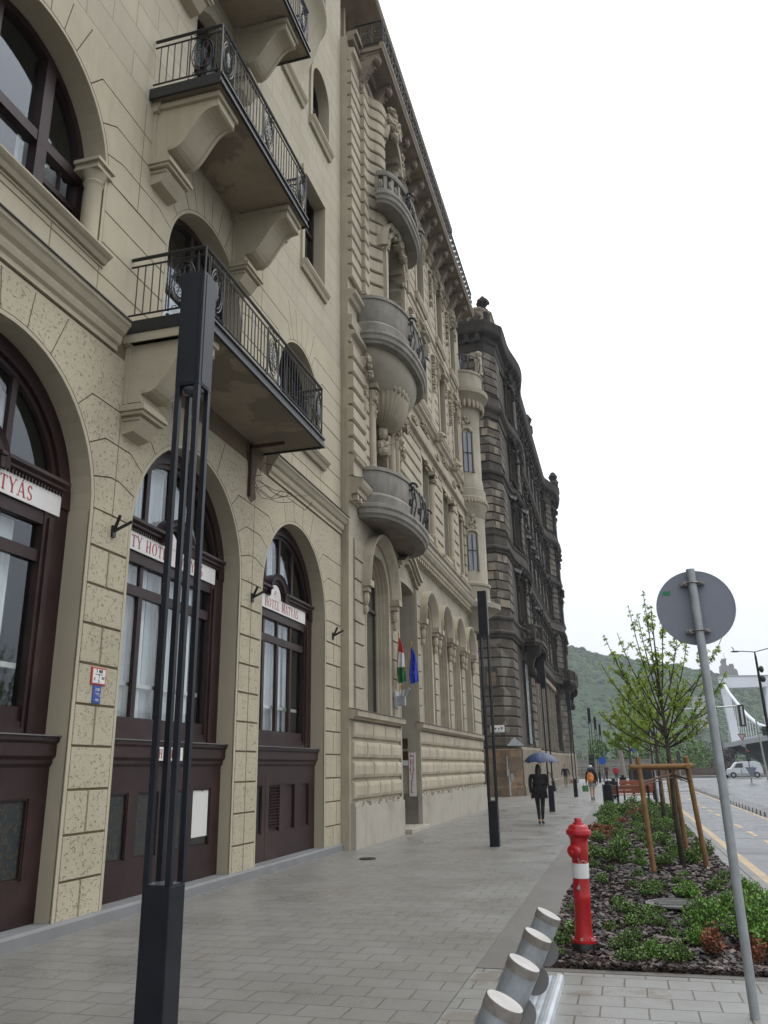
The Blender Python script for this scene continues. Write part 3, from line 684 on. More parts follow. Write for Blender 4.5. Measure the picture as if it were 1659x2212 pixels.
# ================================================================== the grey-beige ornate building
stone2 = mat('limestone', (.43,.377,.275), .9, bump=.35, bscale=40, var=.12, vscale=1.0, fine=.3, streak=.75, stain=.4, stcol=(.15,.115,.08))
stone2r= mat('limestone_rough', (.39,.35,.262), .95, bump=.6, bscale=40, var=.15, vscale=1.5, fine=.35, pits=1.0, pscale=20, streak=.3, stain=.25, stcol=(.12,.095,.075))
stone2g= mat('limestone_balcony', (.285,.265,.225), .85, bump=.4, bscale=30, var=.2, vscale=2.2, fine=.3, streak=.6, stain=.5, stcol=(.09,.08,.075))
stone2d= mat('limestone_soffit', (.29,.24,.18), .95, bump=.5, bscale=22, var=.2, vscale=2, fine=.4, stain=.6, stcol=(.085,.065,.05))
marble = mat('base_slab_stone', (.35,.32,.262), .6, bump=.1, bscale=20, var=.06, vscale=2, stain=.7, stcol=(.17,.135,.09), streak=.4)
plaster2=mat('niche_plaster', (.34,.31,.235), .9, bump=.2, bscale=60, var=.1, fine=.25, streak=.4, stcol=(.15,.125,.09))
frame2 = mat('grey_brown_frame', (.07,.05,.045), .5, var=.2)
YB, YE = 17.87, 36.2
F2=FACADE(-5.8)
B2=thing('ornate_building',(-6,27,0),'ornate beige stone building with curved balconies and deep roof cornice','building')
def ornament(mb,u,w,su,sw,v,d,n=14,seed=0,ax='uw'):
    """carved relief: curls, leaves and beads"""
    r=random.Random(seed)
    for i in range(n):
        a=r.uniform(-1,1); b=r.uniform(-1,1); s=r.uniform(.18,.42)
        mb.blob((u+a*su*.75,v+r.random()*d*.4,w+b*sw*.8),(su*s,d*(.35+.5*r.random()),sw*s*.8),7,5)
    for i in range(max(2,n//4)):
        a=r.uniform(-.6,.6)*su; b=r.uniform(-.7,.7)*sw; q=.25*min(su,sw)+.02; sg=r.choice((-1,1))
        mb.tube([(u+a+sg*q*(1-t/14)*math.cos(t*.75),v+d*.75,w+b+q*(1-t/14)*math.sin(t*.75)) for t in range(12)],d*.22+.006,5)
def courses(mb,u0,u1,w0,w1,h,holes=(),dep=.05,gap=.05,v=0.0,bev=.03,joints=0,seed=0,pillow=False):
    n=max(1,round((w1-w0)/h)); h=(w1-w0)/n; rnd=random.Random(seed)
    for j in range(n):
        a0=w0+j*h+gap/2; a1=w0+(j+1)*h-gap/2; mid=(a0+a1)/2
        cut=[]
        for (ua,ub,wa,wb,arch) in holes:
            if a1>wa and a0<wb:
                if arch:
                    c=(ua+ub)/2; r=(ub-ua)/2; zs=wb-r
                    if mid>zs:
                        q=r*r-(mid-zs)**2
                        if q<=0: continue
                        q=math.sqrt(q); cut.append((c-q,c+q)); continue
                cut.append((ua,ub))
        x=u0; segs=[]
        for a,b in sorted(cut):
            if a>x: segs.append((x,a))
            x=max(x,b)
        if x<u1: segs.append((x,u1))
        for a,b in segs:
            if b-a<.05: continue
            cs=[a,b]
            if joints:
                m=max(1,round((b-a)/joints)); cs=[a+(b-a)*(k+(.5 if j%2 and 0<k<m else 0))/m for k in range(m+1)]
            for p,q in zip(cs,cs[1:]):
                p2,q2=p+(.006 if joints else 0),q-(.006 if joints else 0)
                if pillow:
                    mb.prism([(p2,v,a0),(q2,v,a0),(q2,v,a1),(p2,v,a1)],[(p2+.03,v+dep*.75,a0+.03),(q2-.03,v+dep*.75,a0+.03),(q2-.03,v+dep*.75,a1-.03),(p2+.03,v+dep*.75,a1-.03)])
                    mb.prism([(p2+.03,v+dep*.75,a0+.03),(q2-.03,v+dep*.75,a0+.03),(q2-.03,v+dep*.75,a1-.03),(p2+.03,v+dep*.75,a1-.03)],[(p2+.09,v+dep,a0+.1),(q2-.09,v+dep,a0+.1),(q2-.09,v+dep,a1-.1),(p2+.09,v+dep,a1-.1)])
                else: mb.pr_vw([(v,a0),(v+dep-bev,a0),(v+dep,a0+bev),(v+dep,a1-bev),(v+dep-bev,a1),(v,a1)],p2,q2)
# body sheets -------------------------------------------------------
GF=[(19.25,21.35,2.9,6.05),(22.33,24.3,.0,6.75),(25.3,26.7,2.9,6.1),(27.8,29.2,2.9,6.1),(30.3,31.7,2.9,6.1),(32.8,34.2,2.9,6.1)]
mb=MB(F2)
wallrow(mb,YB,YE,0,8.0,[(a,b,z0,z1,None if a!=22.33 else 6.9) for a,b,z0,z1 in GF],.55)
W1=[(20.15,21.55),(25.9,27.1),(29.4,30.6),(32.6,33.7)]
wallrow(mb,YB,YE,8.0,12.4,[(a,b,9.3,11.9,11.9) for a,b in W1],.5)
W2=[(25.9,27.0),(29.4,30.5),(32.3,33.3)]
wallrow(mb,YB,34.6,12.4,17.6,[(20.0,21.9,13.9,16.1,None)]+[(a,b,14.1,16.9,16.9) for a,b in W2],.5)
wallrow(mb,YB,34.6,17.6,22.2,[(20.1,21.8,18.3,20.3,None)]+[(a,b,18.3,21.0,None if 0 else 21.0) for a,b in W2],.5)
mb.cur=0
mb.box(YB,34.6,-9,-.75,22.0,25.2); mb.poly([(YE,0,0),(YE,-9,0),(YE,-9,17),(YE,0,17)]); mb.poly([(34.6,0,12),(34.6,-9,12),(34.6,-9,22.2),(34.6,0,22.2)])
mb.poly([(YB,0,0),(YB,-9,0),(YB,-9,22.2),(YB,0,22.2)]); mb.poly([(YB,0,22.2),(34.6,0,22.2),(34.6,-9,22.2),(YB,-9,22.2)]); mb.poly([(34.6,0,17),(YE,0,17),(YE,-9,17),(34.6,-9,17)])
mb.build('wall',[stone2,plaster2],B2)
# rough ground-floor masonry
holes=[(a-.28,b+.28,0,z1+(b-a)/2+.28,True) for a,b,z0,z1 in GF if a!=22.33]+[(22.2,24.42,0,7.4,False)]
mb=MB(F2); courses(mb,YB+.35,YE,2.92,7.0,.48,holes,dep=.05,gap=.035,bev=.012,joints=0); mb.poly([(YB,.004,7.0),(YE,.004,7.0),(YE,.004,7.9),(YB,.004,7.9)]); 
mb.build('rough_masonry',stone2r,B2)
mb=MB(F2)
courses(mb,YB+.12,22.2,.97,2.72,.437,(),dep=.085,gap=.055,pillow=True,joints=1.05); mb.build('rusticated_base',stone2,B2)
mb=MB(F2); courses(mb,24.42,YE,.97,2.72,.437,(),dep=.085,gap=.055,pillow=True,joints=1.15); mb.build('rusticated_base',stone2,B2)
rnd=random.Random(5)
for a,b in ((YB+.1,22.25),(24.28,YE)):
    mb=MB(F2); x=a
    while x<b-.05:
        x2=min(b,x+.72); mb.box(x+.002,x2-.002,0,.12,-.3,.85); x=x2
    x=a
    while x<b:
        x2=min(b,x+rnd.uniform(.08,.3)); mb.box(x,x2,0,.10+rnd.uniform(-.05,.02),.853,.93+rnd.uniform(-.05,.04)); x=x2
    mb.build('stone_slab_base',marble,B2)
for a,b in ((YB-.02,22.24),(24.28,YE)):
    mb=MB(F2); mb.pr_vw([(0,2.72),(.1,2.72),(.12,2.76),(.2,2.78),(.22,2.9),(0,2.94)],a,b); mb.build('base_ledge',stone2,B2)
mb=MB(F2); mb.pr_vw([(0,2.945),(.24,2.905),(.24,2.918),(0,2.96)],YB-.02,22.26); mb.pr_vw([(0,2.945),(.24,2.905),(.24,2.918),(0,2.96)],24.26,YE); mb.build('ledge_flashing',ledge_m,B2)
# door recess, step
mb=MB(F2); 
for a,b in ((22.20,22.328),(24.302,24.43)): mb.box(a,b,0,.06,.0,6.9)
mb.box(24.33,24.40,.06,.10,.0,6.9); mb.build('door_surround',plaster2,B2)
mb=MB(F2); mb.box(22.33,24.3,-.52,-.45,.1,6.8); mb.build('door',frame2,B2)
mb=MB(F2); mb.box(22.25,24.45,-.5,.30,0,.12); mb.build('door_step',marble,B2,bevel=.01)
mb=MB(F2); mb.box(24.27,24.298,-.5,.0,.12,.95); mb.build('jamb_base',mat('damp_stone',(.2,.18,.15),.7,stain=.7,var=.2),B2)
# ogee hood over the door
mb=MB(F2); pts=[]
for k in range(25):
    t=k/24*2-1; pts.append((23.32+t*1.35, 6.98+.52*math.cos(math.pi*t/1.0)*.5+.26 if abs(t)<1 else 6.98))
for o,(d0,d1) in enumerate(((.30,.0),(.22,.12),(.14,.22))):
    for p,q in zip(pts,pts[1:]): mb.prism([(p[0],0,p[1]+d1),(q[0],0,q[1]+d1),(q[0],0,q[1]+d1+.1),(p[0],0,p[1]+d1+.1)],[(p[0],.12+.07*o,p[1]+d1),(q[0],.12+.07*o,q[1]+d1),(q[0],.12+.07*o,q[1]+d1+.1),(p[0],.12+.07*o,p[1]+d1+.1)])
mb.build('door_hood',stone2,B2)
# ground-floor arch hoods with stepped archivolts
for k,(a,b,z0,z1) in enumerate(g for g in GF if g[0]!=22.33):
    c=(a+b)/2; r=(b-a)/2; mb=MB(F2)
    for o,(dr,v1) in enumerate(((.0,-.28),(.05,-.19),(.09,-.1),(.127,.014))):
        mb.arch(c,z1,r-.13+dr,[(0,-.55),(0,v1),(.07,v1),(.07,-.55)],0,180,20)
        for s in (-1,1): 
            x=c+s*(r-.13+dr+.035); mb.box(x-.035,x+.035,-.55,v1,2.95,z1)
    rr=r+(.30 if k==0 else .22)
    mb.arch(c,z1+.02,rr,[(-.10,0),(-.10,.06),(0,.2),(.05,.26),(.09,.28),(.13,.28),(.13,0)],0,180,26)
    for s in (-1,1):
        x=c+s*(rr+.03); mb.box(x-.16,x+.16,0,.27,z1-.14,z1+.02); mb.box(x-.12,x+.12,0,.2,z1-.26,z1-.14); mb.blob((x,.1,z1-.42),(.09,.1,.2),8,6); mb.blob((x,.1,z1-.7),(.06,.07,.12),8,6)
    mb.build('arch_hood',stone2,B2)
def flatwin(par,c,r,z0,zt,V,F,nm='window',lab=None,zs=None,bars=True):
    W=thing(nm,(0,0,0),None,None); W.parent=par; 
    ox,oy,a_,b_,c_,d_=F; W.location=(ox+c*a_+V*c_-par.location.x,oy+c*b_+V*d_-par.location.y,z0)
    if lab: W['label']=lab
    mb=MB(F); t=.07
    top=zt if zs is None else zs
    mb.box(c-r,c-r+t,V,V+.07,z0,top); mb.box(c+r-t,c+r,V,V+.07,z0,top); mb.box(c-r,c+r,V,V+.07,z0,z0+t); mb.box(c-.035,c+.035,V,V+.08,z0,zt)
    if zs is None: mb.box(c-r,c+r,V,V+.07,zt-t,zt)
    else: mb.arch(c,zs,r,[(0,V),(0,V+.07),(-t,V+.07),(-t,V)],0,180,16)
    if bars: q=z0+(zt-z0)*.66; mb.box(c-r,c+r,V,V+.09,q,q+.09)
    mb.build('frame',frame2,W)
    mb=MB(F); mb.poly([(c-r,V+.02,z0),(c+r,V+.02,z0),(c+r,V+.02,zt),(c-r,V+.02,zt)]) ; mb.build('pane',glass,W)
    mb=MB(F); mb.box(c-r-.15,c+r+.15,V-.5,V-.45,z0-.1,zt+.1); ripple(mb,c-r+.05,c-.05,V-.1,z0,zt,seed=int(c*9)); mb.build('interior',mat('dim_curtain',(.16,.16,.15),.95,var=.2),W)
    return W
for k,(a,b,z0,z1) in enumerate(g for g in GF if g[0]!=22.33): flatwin(B2,(a+b)/2,(b-a)/2-.08,2.95,z1+(b-a)/2-.1,-.40,F2,zs=z1)
for a,b in W1: flatwin(B2,(a+b)/2,(b-a)/2,9.3,11.9,-.45,F2)
for a,b in W2: flatwin(B2,(a+b)/2,(b-a)/2,14.1,16.9,-.45,F2); flatwin(B2,(a+b)/2,(b-a)/2,18.3,21.0,-.45,F2)
# main cornice over the ground floor with dentils
def strip(mb,prof,u0,u1,v=0): mb.pr_vw([(a+v,b) for a,b in prof],u0,u1)
C1=[(0,7.82),(.06,7.84),(.06,8.0),(.22,8.02),(.24,8.12),(.30,8.16),(.36,8.26),(.38,8.36),(0,8.46)]
mb=MB(F2); strip(mb,C1,YB-.3 if 0 else YB,18.75); strip(mb,C1,22.9,YE)
for a,b in ((YB+.1,18.8),(22.95,34.4)):
    x=a
    while x<b: mb.box(x,x+.13,.06,.2,7.87,8.0); x+=.27
mb.build('ground_cornice',stone2,B2)
mb=MB(F2); strip(mb,[(0,8.463),(.4,8.363),(.4,8.378),(0,8.48)],YB,18.8); strip(mb,[(0,8.463),(.4,8.363),(.4,8.378),(0,8.48)],22.9,YE); mb.build('cornice_flashing',ledge_m,B2)
mb=MB(F2)
for a,b in ((YB,18.9),(22.9,34.4)):
    strip(mb,[(0,8.48),(.13,8.48),(.13,8.85),(.2,8.9),(.22,8.98),(0,9.05)],a,b)
# string cornice 2 (z 12.2-12.9) and 3 (z 13.6-14)
    strip(mb,[(0,12.15),(.06,12.15),(.08,12.3),(.2,12.36),(.22,12.44),(0,12.5)],a,b)
    strip(mb,[(0,12.62),(.1,12.62),(.12,12.9),(0,12.95)],a,b)
    strip(mb,[(0,13.35),(.08,13.4),(.12,13.5),(.2,13.56),(.22,13.64),(0,13.7)],a,b if b<30 else 33.7)
mb.build('string_courses',stone2,B2)
mb=MB(F2); strip(mb,[(0,17.5),(.05,17.5),(.07,17.66),(.13,17.7),(0,17.75)],23.0,33.7); strip(mb,[(0,21.3),(.06,21.32),(.12,21.5),(.2,21.55),(.22,21.7),(0,21.75)],YB,33.9); mb.build('upper_strings',stone2,B2)
# corner pilasters with rusticated courses: steps out once more beside the bay
mb=MB(F2)
courses(mb,YB-.0,19.0,9.05,12.1,.44,dep=.14,gap=.07,bev=.045)
mb.build('pilaster',stone2,B2); mb=MB(F2); courses(mb,19.0,19.55,9.05,12.1,.44,dep=.05,gap=.055,bev=.03)
mb.build('pilaster',stone2,B2); mb=MB(F2); courses(mb,YB,18.75,14.0,21.3,.42,dep=.12,gap=.065,bev=.045)
mb.build('pilaster',stone2,B2); mb=MB(F2); mb.box(18.75,19.2,0,.1,13.7,21.3); courses(mb,18.75,19.15,14.0,21.3,.42,dep=.23,gap=.065,bev=.045)
holes=[(a-.22,b+.22,9.0,12.1,False) for a,b in W1]+[(a-.2,b+.2,13.9,21.2,False) for a,b in W2]
mb.build('pilaster',stone2,B2); mb=MB(F2); courses(mb,22.85,34.4,9.05,12.1,.44,holes+[(27.1,27.5,9,12.1,False),(30.6,31.0,9,12.1,False)],dep=.08,gap=.06,bev=.03)
mb.build('coursed_wall',stone2,B2); mb=MB(F2); courses(mb,23.2,33.7,14.0,21.2,.43,holes,dep=.06,gap=.05,bev=.025)
mb.build('coursed_wall',stone2,B2); mb=MB(F2); mb.box(33.5,34.3,0,.11,13.7,21.3); mb.build('corner_pilaster',stone2,B2)
mb=MB((-6.03,17.865,1,0,0,-1))   # narrow end face seen past the cream wall
# ---- the bay
BAY=[(19.15,.1),(19.3,.1),(19.45,.14),(19.6,.26),(19.72,.36),(19.85,.42),(20.0,.45)]
BAYR=[(43.6-1.7-u,v) for u,v in BAY[::-1]]; BAYR=[(41.9-u,v) for u,v in BAY[::-1]]
mb=MB(F2)
def baycourses(z0,z1,h,skipmid,zsp=None,r=.95):
    n=round((z1-z0)/h); hh=(z1-z0)/n
    for j in range(n):
        a=z0+j*hh+.03; b=z0+(j+1)*hh-.03; e=.08
        prof=[(-.35,a),(e-.03,a),(e,a+.03),(e,b-.03),(e-.03,b),(-.35,b)]
        mid=(a+b)/2
        if zsp is None or mid<zsp+r-.1:
            mb.path(BAY,prof); mb.path(BAYR,prof)
            if zsp and mid>zsp:
                q=math.sqrt(max(0,r*r-(mid-zsp)**2))
                if q<.9: mb.path([(20.0,.45),(20.95-q,.45)],prof); mb.path([(20.95+q,.45),(21.9,.45)],prof)
        else: mb.path(BAY+BAYR,prof)
    mb.path(BAY,[(-.35,z0),(-.0,z0),(-.0,z1),(-.35,z1)]); mb.path(BAYR,[(-.35,z0),(-.0,z0),(-.0,z1),(-.35,z1)])
baycourses(13.9,17.3,.42,True,16.1); baycourses(17.3,21.4,.42,True,20.2,.85)
# solid spandrels over both bay openings
for (zs,r,zt) in ((16.1,.95,17.3),(20.2,.85,21.5)):
    pts=arcpts(20.95,zs,r,180,0,20)
    for p,q in zip(pts,pts[1:]): mb.prism([(p[0],.1,p[1]),(q[0],.1,q[1]),(q[0],.1,zt),(p[0],.1,zt)],[(p[0],.452,p[1]),(q[0],.452,q[1]),(q[0],.452,zt),(p[0],.452,zt)])
    mb.arch(20.95,zs,r,[(0,.1),(0,.6),(.14,.62),(.16,.5),(.16,.1)],0,180,24)
    mb.arch(20.95,zs,r+.3,[(0,.1),(0,.62),(.1,.66),(.14,.5),(.14,.1)],0,180,24) if r>.9 else None
mb.build('bay',stone2,B2)
mb=MB(F2)
for s in (-1,1):  # colonnettes at upper bay window and jamb posts of the lower one
    mb.lathe(20.95+s*.78,.36,[(.13,18.3),(.14,18.36),(.10,18.45),(.09,18.5),(.085,20.0),(.12,20.06),(.1,20.12),(.16,20.28)],14)
    mb.box(20.95+s*1.08-.11,20.95+s*1.08+.11,.1,.56,13.9,16.1)
mb.build('bay_columns',stone2,B2)
flatwin(B2,20.95,.95,13.9,17.0,-.3,F2,zs=16.1); flatwin(B2,20.95,.85,18.3,21.1,-.3,F2,zs=20.25)
mb=MB(F2)
ornament(mb,20.95,17.15,.75,.42,.55,.22,26,1); ornament(mb,19.95,16.4,.14,.3,.5,.14,10,2); ornament(mb,21.95,16.4,.14,.3,.5,.14,10,3)
ornament(mb,20.95,21.3,.7,.45,.5,.26,30,4); ornament(mb,21.9,20.8,.2,.5,.48,.2,14,5); ornament(mb,20.1,20.6,.15,.35,.48,.15,10,6)
for k in range(7): mb.arch(20.95+.28,17.25,.12+k*.055,[(0,.5),(0,.62+.012*k),(.03,.66+.012*k),(.03,.5)],20,200,12)
mb.build('bay_carving',stone2,B2)
# niche columns below the shell corbel
for u in (19.75,21.8,22.35):
    mb=MB(F2)
    mb.box(u-.16,u+.16,-.1,.22,8.95,9.25); mb.lathe(u,.06,[(.15,9.25),(.15,9.32),(.12,9.4),(.115,11.1),(.14,11.15),(.12,11.2),(.13,11.3),(.19,11.55)],14)
    ornament(mb,u,11.38,.16,.22,.12,.13,12,int(u*10)); mb.box(u-.2,u+.2,-.1,.28,11.6,11.75)
    ornament(mb,u,10.9,.06,.25,.16,.06,6,int(u*11))
    mb.build('niche_column',stone2,B2)
mb=MB(F2); mb.box(19.55,22.6,-.05,.2,11.78,12.2)
mb.build('niche_beam',stone2,B2)
# ---- curved balconies
def curvebal(cY,hw,dep,z0,zr,Fv0,lab,kind,matl):
    B=thing('curved_balcony',(0,0,0),None,None); B.parent=B2; B.location=(.2,cY-27,z0); B['label']=lab
    def pth(k=1.0,n=30,ex=2.6):
        out=[]
        for i in range(n+1):
            a=math.pi*i/n; cc=math.cos(a); ss=math.sin(a)
            out.append((cY-hw*k*math.copysign(abs(cc)**.85,cc), Fv0+(dep*k if k>0 else 0)*ss**.75))
        return out
    mb=MB(F2); P=pth()
    mb.pr_uv(P,z0+.02,z0+.34); mb.build('floor_slab',stone2d,B)
    mb=MB(F2)
    mb.path(P,[(-.3,z0),(.0,z0),(.03,z0+.06),(.08,z0+.1),(.09,z0+.2),(.13,z0+.25),(.13,z0+.33),(.02,z0+.38),(-.3,z0+.38)])
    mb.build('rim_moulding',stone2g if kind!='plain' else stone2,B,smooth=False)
    zb=z0+.36
    mb=MB(F2)
    if kind=='bal':
        mb.path(P,[(-.16,zr-.16),(.03,zr-.16),(.06,zr-.1),(.06,zr-.02),(-.02,zr),(-.16,zr)]); mb.path(P,[(-.14,zb),(.02,zb),(.02,zb+.14),(-.14,zb+.14)])
        n=len(P)-1
        for i in range(0,n+1,3):
            u,v=P[i]; t=(P[min(i+1,n)][0]-P[max(i-1,0)][0],P[min(i+1,n)][1]-P[max(i-1,0)][1]); l=math.hypot(*t); tu,tv=t[0]/l,t[1]/l
            w_=.055
            for (q0,q1) in ((-w_,w_),):
                mb.prism([(u+tu*q0,v+tv*q0,zb+.1),(u+tu*q1,v+tv*q1,zb+.1),(u+tu*q1+tv*.12,v+tv*q1-tu*.12,zb+.1),(u+tu*q0+tv*.12,v+tv*q0-tu*.12,zb+.1)],[(u+tu*q0,v+tv*q0,zr-.12),(u+tu*q1,v+tv*q1,zr-.12),(u+tu*q1+tv*.12,v+tv*q1-tu*.12,zr-.12),(u+tu*q0+tv*.12,v+tv*q0-tu*.12,zr-.12)])
            for dz in (.3,): mb.blob((u+tu*.2,v+tv*.2-.06,zb+dz),(.06,.06,.14),6,5)
        nmm='balustrade'
    else:
        mb.path(P,[(-.12,zb),(.02,zb),(.05,zb+.22),(.0,zb+.3),(.02,zb+.34),(.02,zr-.14),(.06,zr-.12),(.06,zr-.03),(-.02,zr),(-.12,zr)]); nmm='parapet'
    mb.build(nmm,matl,B,smooth=True,autosm=True)
    mb=MB(F2); n=len(P)-1
    for q in range(9 if kind!='bal' else 3):   # wrought-iron grille set into the front of the parapet
        i=int(n*(.42+.045*q)); u,v=P[i]
        rr=.13; r=random.Random(q)
        mb.tube([(u+rr*(1-t/18)*math.cos(t*.7)*.4,v+.045+.01*math.sin(t),zb+.35+(q%2)*.25+rr*(1-t/18)*math.sin(t*.7)) for t in range(15)],.022,5)
        mb.tube([(u,v+.05,zb+.02),(u+.05*(q%2*2-1),v+.11,zb+.4),(u,v+.06,zr-.1)],.02,5)
    for s in (-1,1):
        i=int(n*(.58+.16*s)); u,v=P[i]; mb.tube([(u,v+.05+.05*math.sin(t*.5),zr-.35+.22*math.sin(t*.55)*(1-t/16)) if 0 else (u+.0,v+.08+.16*(1-t/14)*math.cos(t*.6),zr-.22+.16*(1-t/14)*math.sin(t*.6)) for t in range(12)],.035,6)
    mb.build('iron_grille',iron,B)
    return B
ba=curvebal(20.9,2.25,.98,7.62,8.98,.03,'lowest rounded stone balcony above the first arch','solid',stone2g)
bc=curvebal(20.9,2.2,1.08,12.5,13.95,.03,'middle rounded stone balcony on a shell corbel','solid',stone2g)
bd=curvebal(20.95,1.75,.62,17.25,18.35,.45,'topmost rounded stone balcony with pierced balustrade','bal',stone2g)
mb=MB(F2)
rs=[]
for t in range(11):                       # bowl and ribbed shell under the middle balcony
    q=t/10; hw=2.02*math.cos(q*math.pi/2*.72)**.9; dp=.96*math.cos(q*math.pi/2*.72)**.9; z=12.5-q*1.0
    rs.append([(20.9-hw*math.cos(math.pi*i/24), .0+dp*math.sin(math.pi*i/24)**.8, z) for i in range(25)])
mb.rings(rs,False,False); mb.build('bowl',plaster2,bc,smooth=True)
mb=MB(F2); rs=[]
for t in range(15):
    q=t/14; s=(1-q**2.2)**.5 if q<.8 else .62*(1-q)/.2*.92+.05; hw=1.05*s+.05; dp=.70*s+.03; z=11.85-q*1.0
    rs.append([(20.9-(hw*(1+.06*math.cos(i*math.pi*.667))*math.cos(math.pi*i/48)), dp*(1+.07*math.cos(i*math.pi*.667))*max(0,math.sin(math.pi*i/48))**.8, z) for i in range(49)])
mb.rings(rs,False,False)
for i in range(13): a=math.pi*(i+.5)/13; mb.blob((20.9-1.07*math.cos(a),.72*math.sin(a)**.8,11.85),(.12,.1,.13),7,5)
mb.build('shell_corbel',stone2,bc,smooth=True)
mb=MB(F2); ornament(mb,20.9,10.5,.3,.5,.0,.25,20,12); 
for u in (18.9,22.9): ornament(mb,u,11.9,.22,.45,.05,.3,16,int(u*3)); ornament(mb,u,11.0,.14,.45,.03,.18,10,int(u*5))
mb.build('corbel_carving',stone2,bc)
# ---- facade enrichment to the right of the bay
mb=MB(F2)
for c,w_ in ((27.32,.17),(30.82,.17)):
    mb.box(c-.19,c+.19,-.05,.2,9.05,9.35); mb.lathe(c,.04,[(.17,9.35),(.17,9.45),(.145,9.5),(.14,11.3),(.16,11.35)],14); ornament(mb,c,11.5,.17,.16,.1,.15,12,int(c*3)); mb.box(c-.22,c+.22,-.05,.27,11.66,11.8)
for a,b in W1[1:]:
    mb.box(a-.22,a-.0,0,.07,9.05,11.9); mb.box(a-.25,b+.3,0,.10,11.9,12.12); ornament(mb,(a+b)/2,11.8,.3,.15,.05,.12,10,int(a)); mb.box(a-.1,b+.1,0,.14,9.12,9.25)
for a,b in W2:
    for z0,zt in ((14.1,16.9),(18.3,21.0)):
        mb.box(a-.2,a-.0,0,.10,z0-.1,zt); mb.box(b+.0,b+.2,0,.10,z0-.1,zt); mb.pr_vw([(0,z0-.25),(.14,z0-.25),(.2,z0-.12),(.2,z0),(0,z0+.02)],a-.3,b+.3)
        mb.pr_vw([(0,zt),(.12,zt+.02),(.16,zt+.14),(.26,zt+.2),(.26,zt+.26),(0,zt+.34)],a-.3,b+.3)
        ornament(mb,(a+b)/2,zt+.25,.45,.3,.08,.2,16,int(a*z0)); 
        for s in (a-.12,b+.12): ornament(mb,s,zt-.35,.1,.35,.08,.12,10,int(s*7))
    mb.box(a-.1,b+.1,0,.08,17.75,18.1)
for c in (24.6,28.2,31.5):     # carved hanging panels between windows, with scrolled feet
    for z0,zt in ((14.2,17.2),(18.4,21.0)):
        mb.box(c-.3,c+.3,0,.07,z0,zt)
        for q in range(6): ornament(mb,c,zt-.3-q*.28,.16-.015*q,.17,.07,.14,8,int(c*q+z0))
    mb.blob((c,.2,13.5),(.14,.2,.17),10,7); mb.tube([(c,.25+.14*(1-t/14)*math.cos(t*.6),13.5+.14*(1-t/14)*math.sin(t*.6)) for t in range(12)],.14,6)
    ornament(mb,c,12.75,.35,.14,.1,.1,12,int(c)); ornament(mb,c+1.7,13.1,.6,.16,.08,.12,18,int(c)+3)
for u in (28.3,31.8,25.0): ornament(mb,u,9.0,.0001+.12,.1,.2,.08,5,int(u))
mb.build('facade_carving',stone2,B2)
# ---- deep roof cornice on scrolled consoles, with railing and eave
mb=MB(F2)
mb.box(18.55,34.5,0,.84,22.16,22.30); mb.pr_vw([(0,21.95),(.3,21.95),(.36,22.05),(.8,22.1),(.8,22.16),(0,22.16)],18.6,34.4)
mb.pr_vw([(.8,22.12),(.88,22.12),(.90,22.2),(.94,22.26),(.94,22.36),(.8,22.36)],18.5,34.55)
mb.box(YB,18.5,0,.2,22.0,22.2); mb.box(YB,18.45,0,.3,22.2,22.34)
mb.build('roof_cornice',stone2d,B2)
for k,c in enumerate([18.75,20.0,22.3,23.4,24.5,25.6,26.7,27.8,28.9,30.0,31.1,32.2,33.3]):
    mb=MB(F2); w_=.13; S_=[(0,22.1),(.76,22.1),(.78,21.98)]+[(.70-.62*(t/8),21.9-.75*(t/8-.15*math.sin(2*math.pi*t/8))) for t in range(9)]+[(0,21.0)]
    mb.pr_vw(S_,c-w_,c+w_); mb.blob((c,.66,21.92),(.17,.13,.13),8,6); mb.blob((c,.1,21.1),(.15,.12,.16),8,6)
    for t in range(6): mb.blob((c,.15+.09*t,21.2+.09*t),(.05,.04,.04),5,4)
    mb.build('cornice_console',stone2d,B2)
mb=MB(F2); z0=22.38
mb.tube([(18.6,.86,z0+.9),(34.4,.86,z0+.9)],.028,6); mb.tube([(18.6,.86,z0+.08),(34.4,.86,z0+.08)],.02,5); mb.tube([(18.6,.86,z0+.72),(34.4,.86,z0+.72)],.014,5); mb.tube([(18.6,.86,z0+.9),(18.6,0,z0+.9)],.028,6); mb.tube([(18.6,.86,z0+.08),(18.6,0,z0+.08)],.02,5)
rnd=random.Random(8); x=18.6
while x<34.4:
    mb.tube([(x,.86,z0),(x,.86,z0+.9)],.014,4); c=x+.2
    for q in range(2): mb.tube([(c+.13*(1-t/16)*math.cos(t*.7+q*3),.86,z0+.25+q*.3+.13*(1-t/16)*math.sin(t*.7+q*3)) for t in range(11)],.012,4)
    x+=.40
for y in (.1,.45,.8):
    for q in range(2): mb.tube([(18.6,y-.05+.12*(1-t/16)*math.cos(t*.7+q*3),z0+.25+q*.3+.13*(1-t/16)*math.sin(t*.7+q*3)) for t in range(11)],.012,4)
    mb.tube([(18.6,y+.1,z0),(18.6,y+.1,z0+.9)],.014,4)
mb.build('roof_railing',iron,B2)
mb=MB(F2); mb.pr_vw([(-.75,24.95),(.25,25.2),(.42,25.25),(.47,25.35),(.47,25.5),(-.75,25.7)],YB-.2,32.2); mb.build('eave',stone2d,B2)
mb=MB(F2)
for c in (19.6,22.2,24.8,27.4,30.0): mb.box(c-.35,c-.2,-.75,-.55,22.3,25.0); mb.box(c+.9,c+1.05,-.75,-.55,22.3,25.0)
mb.build('attic_pilasters',stone2,B2)
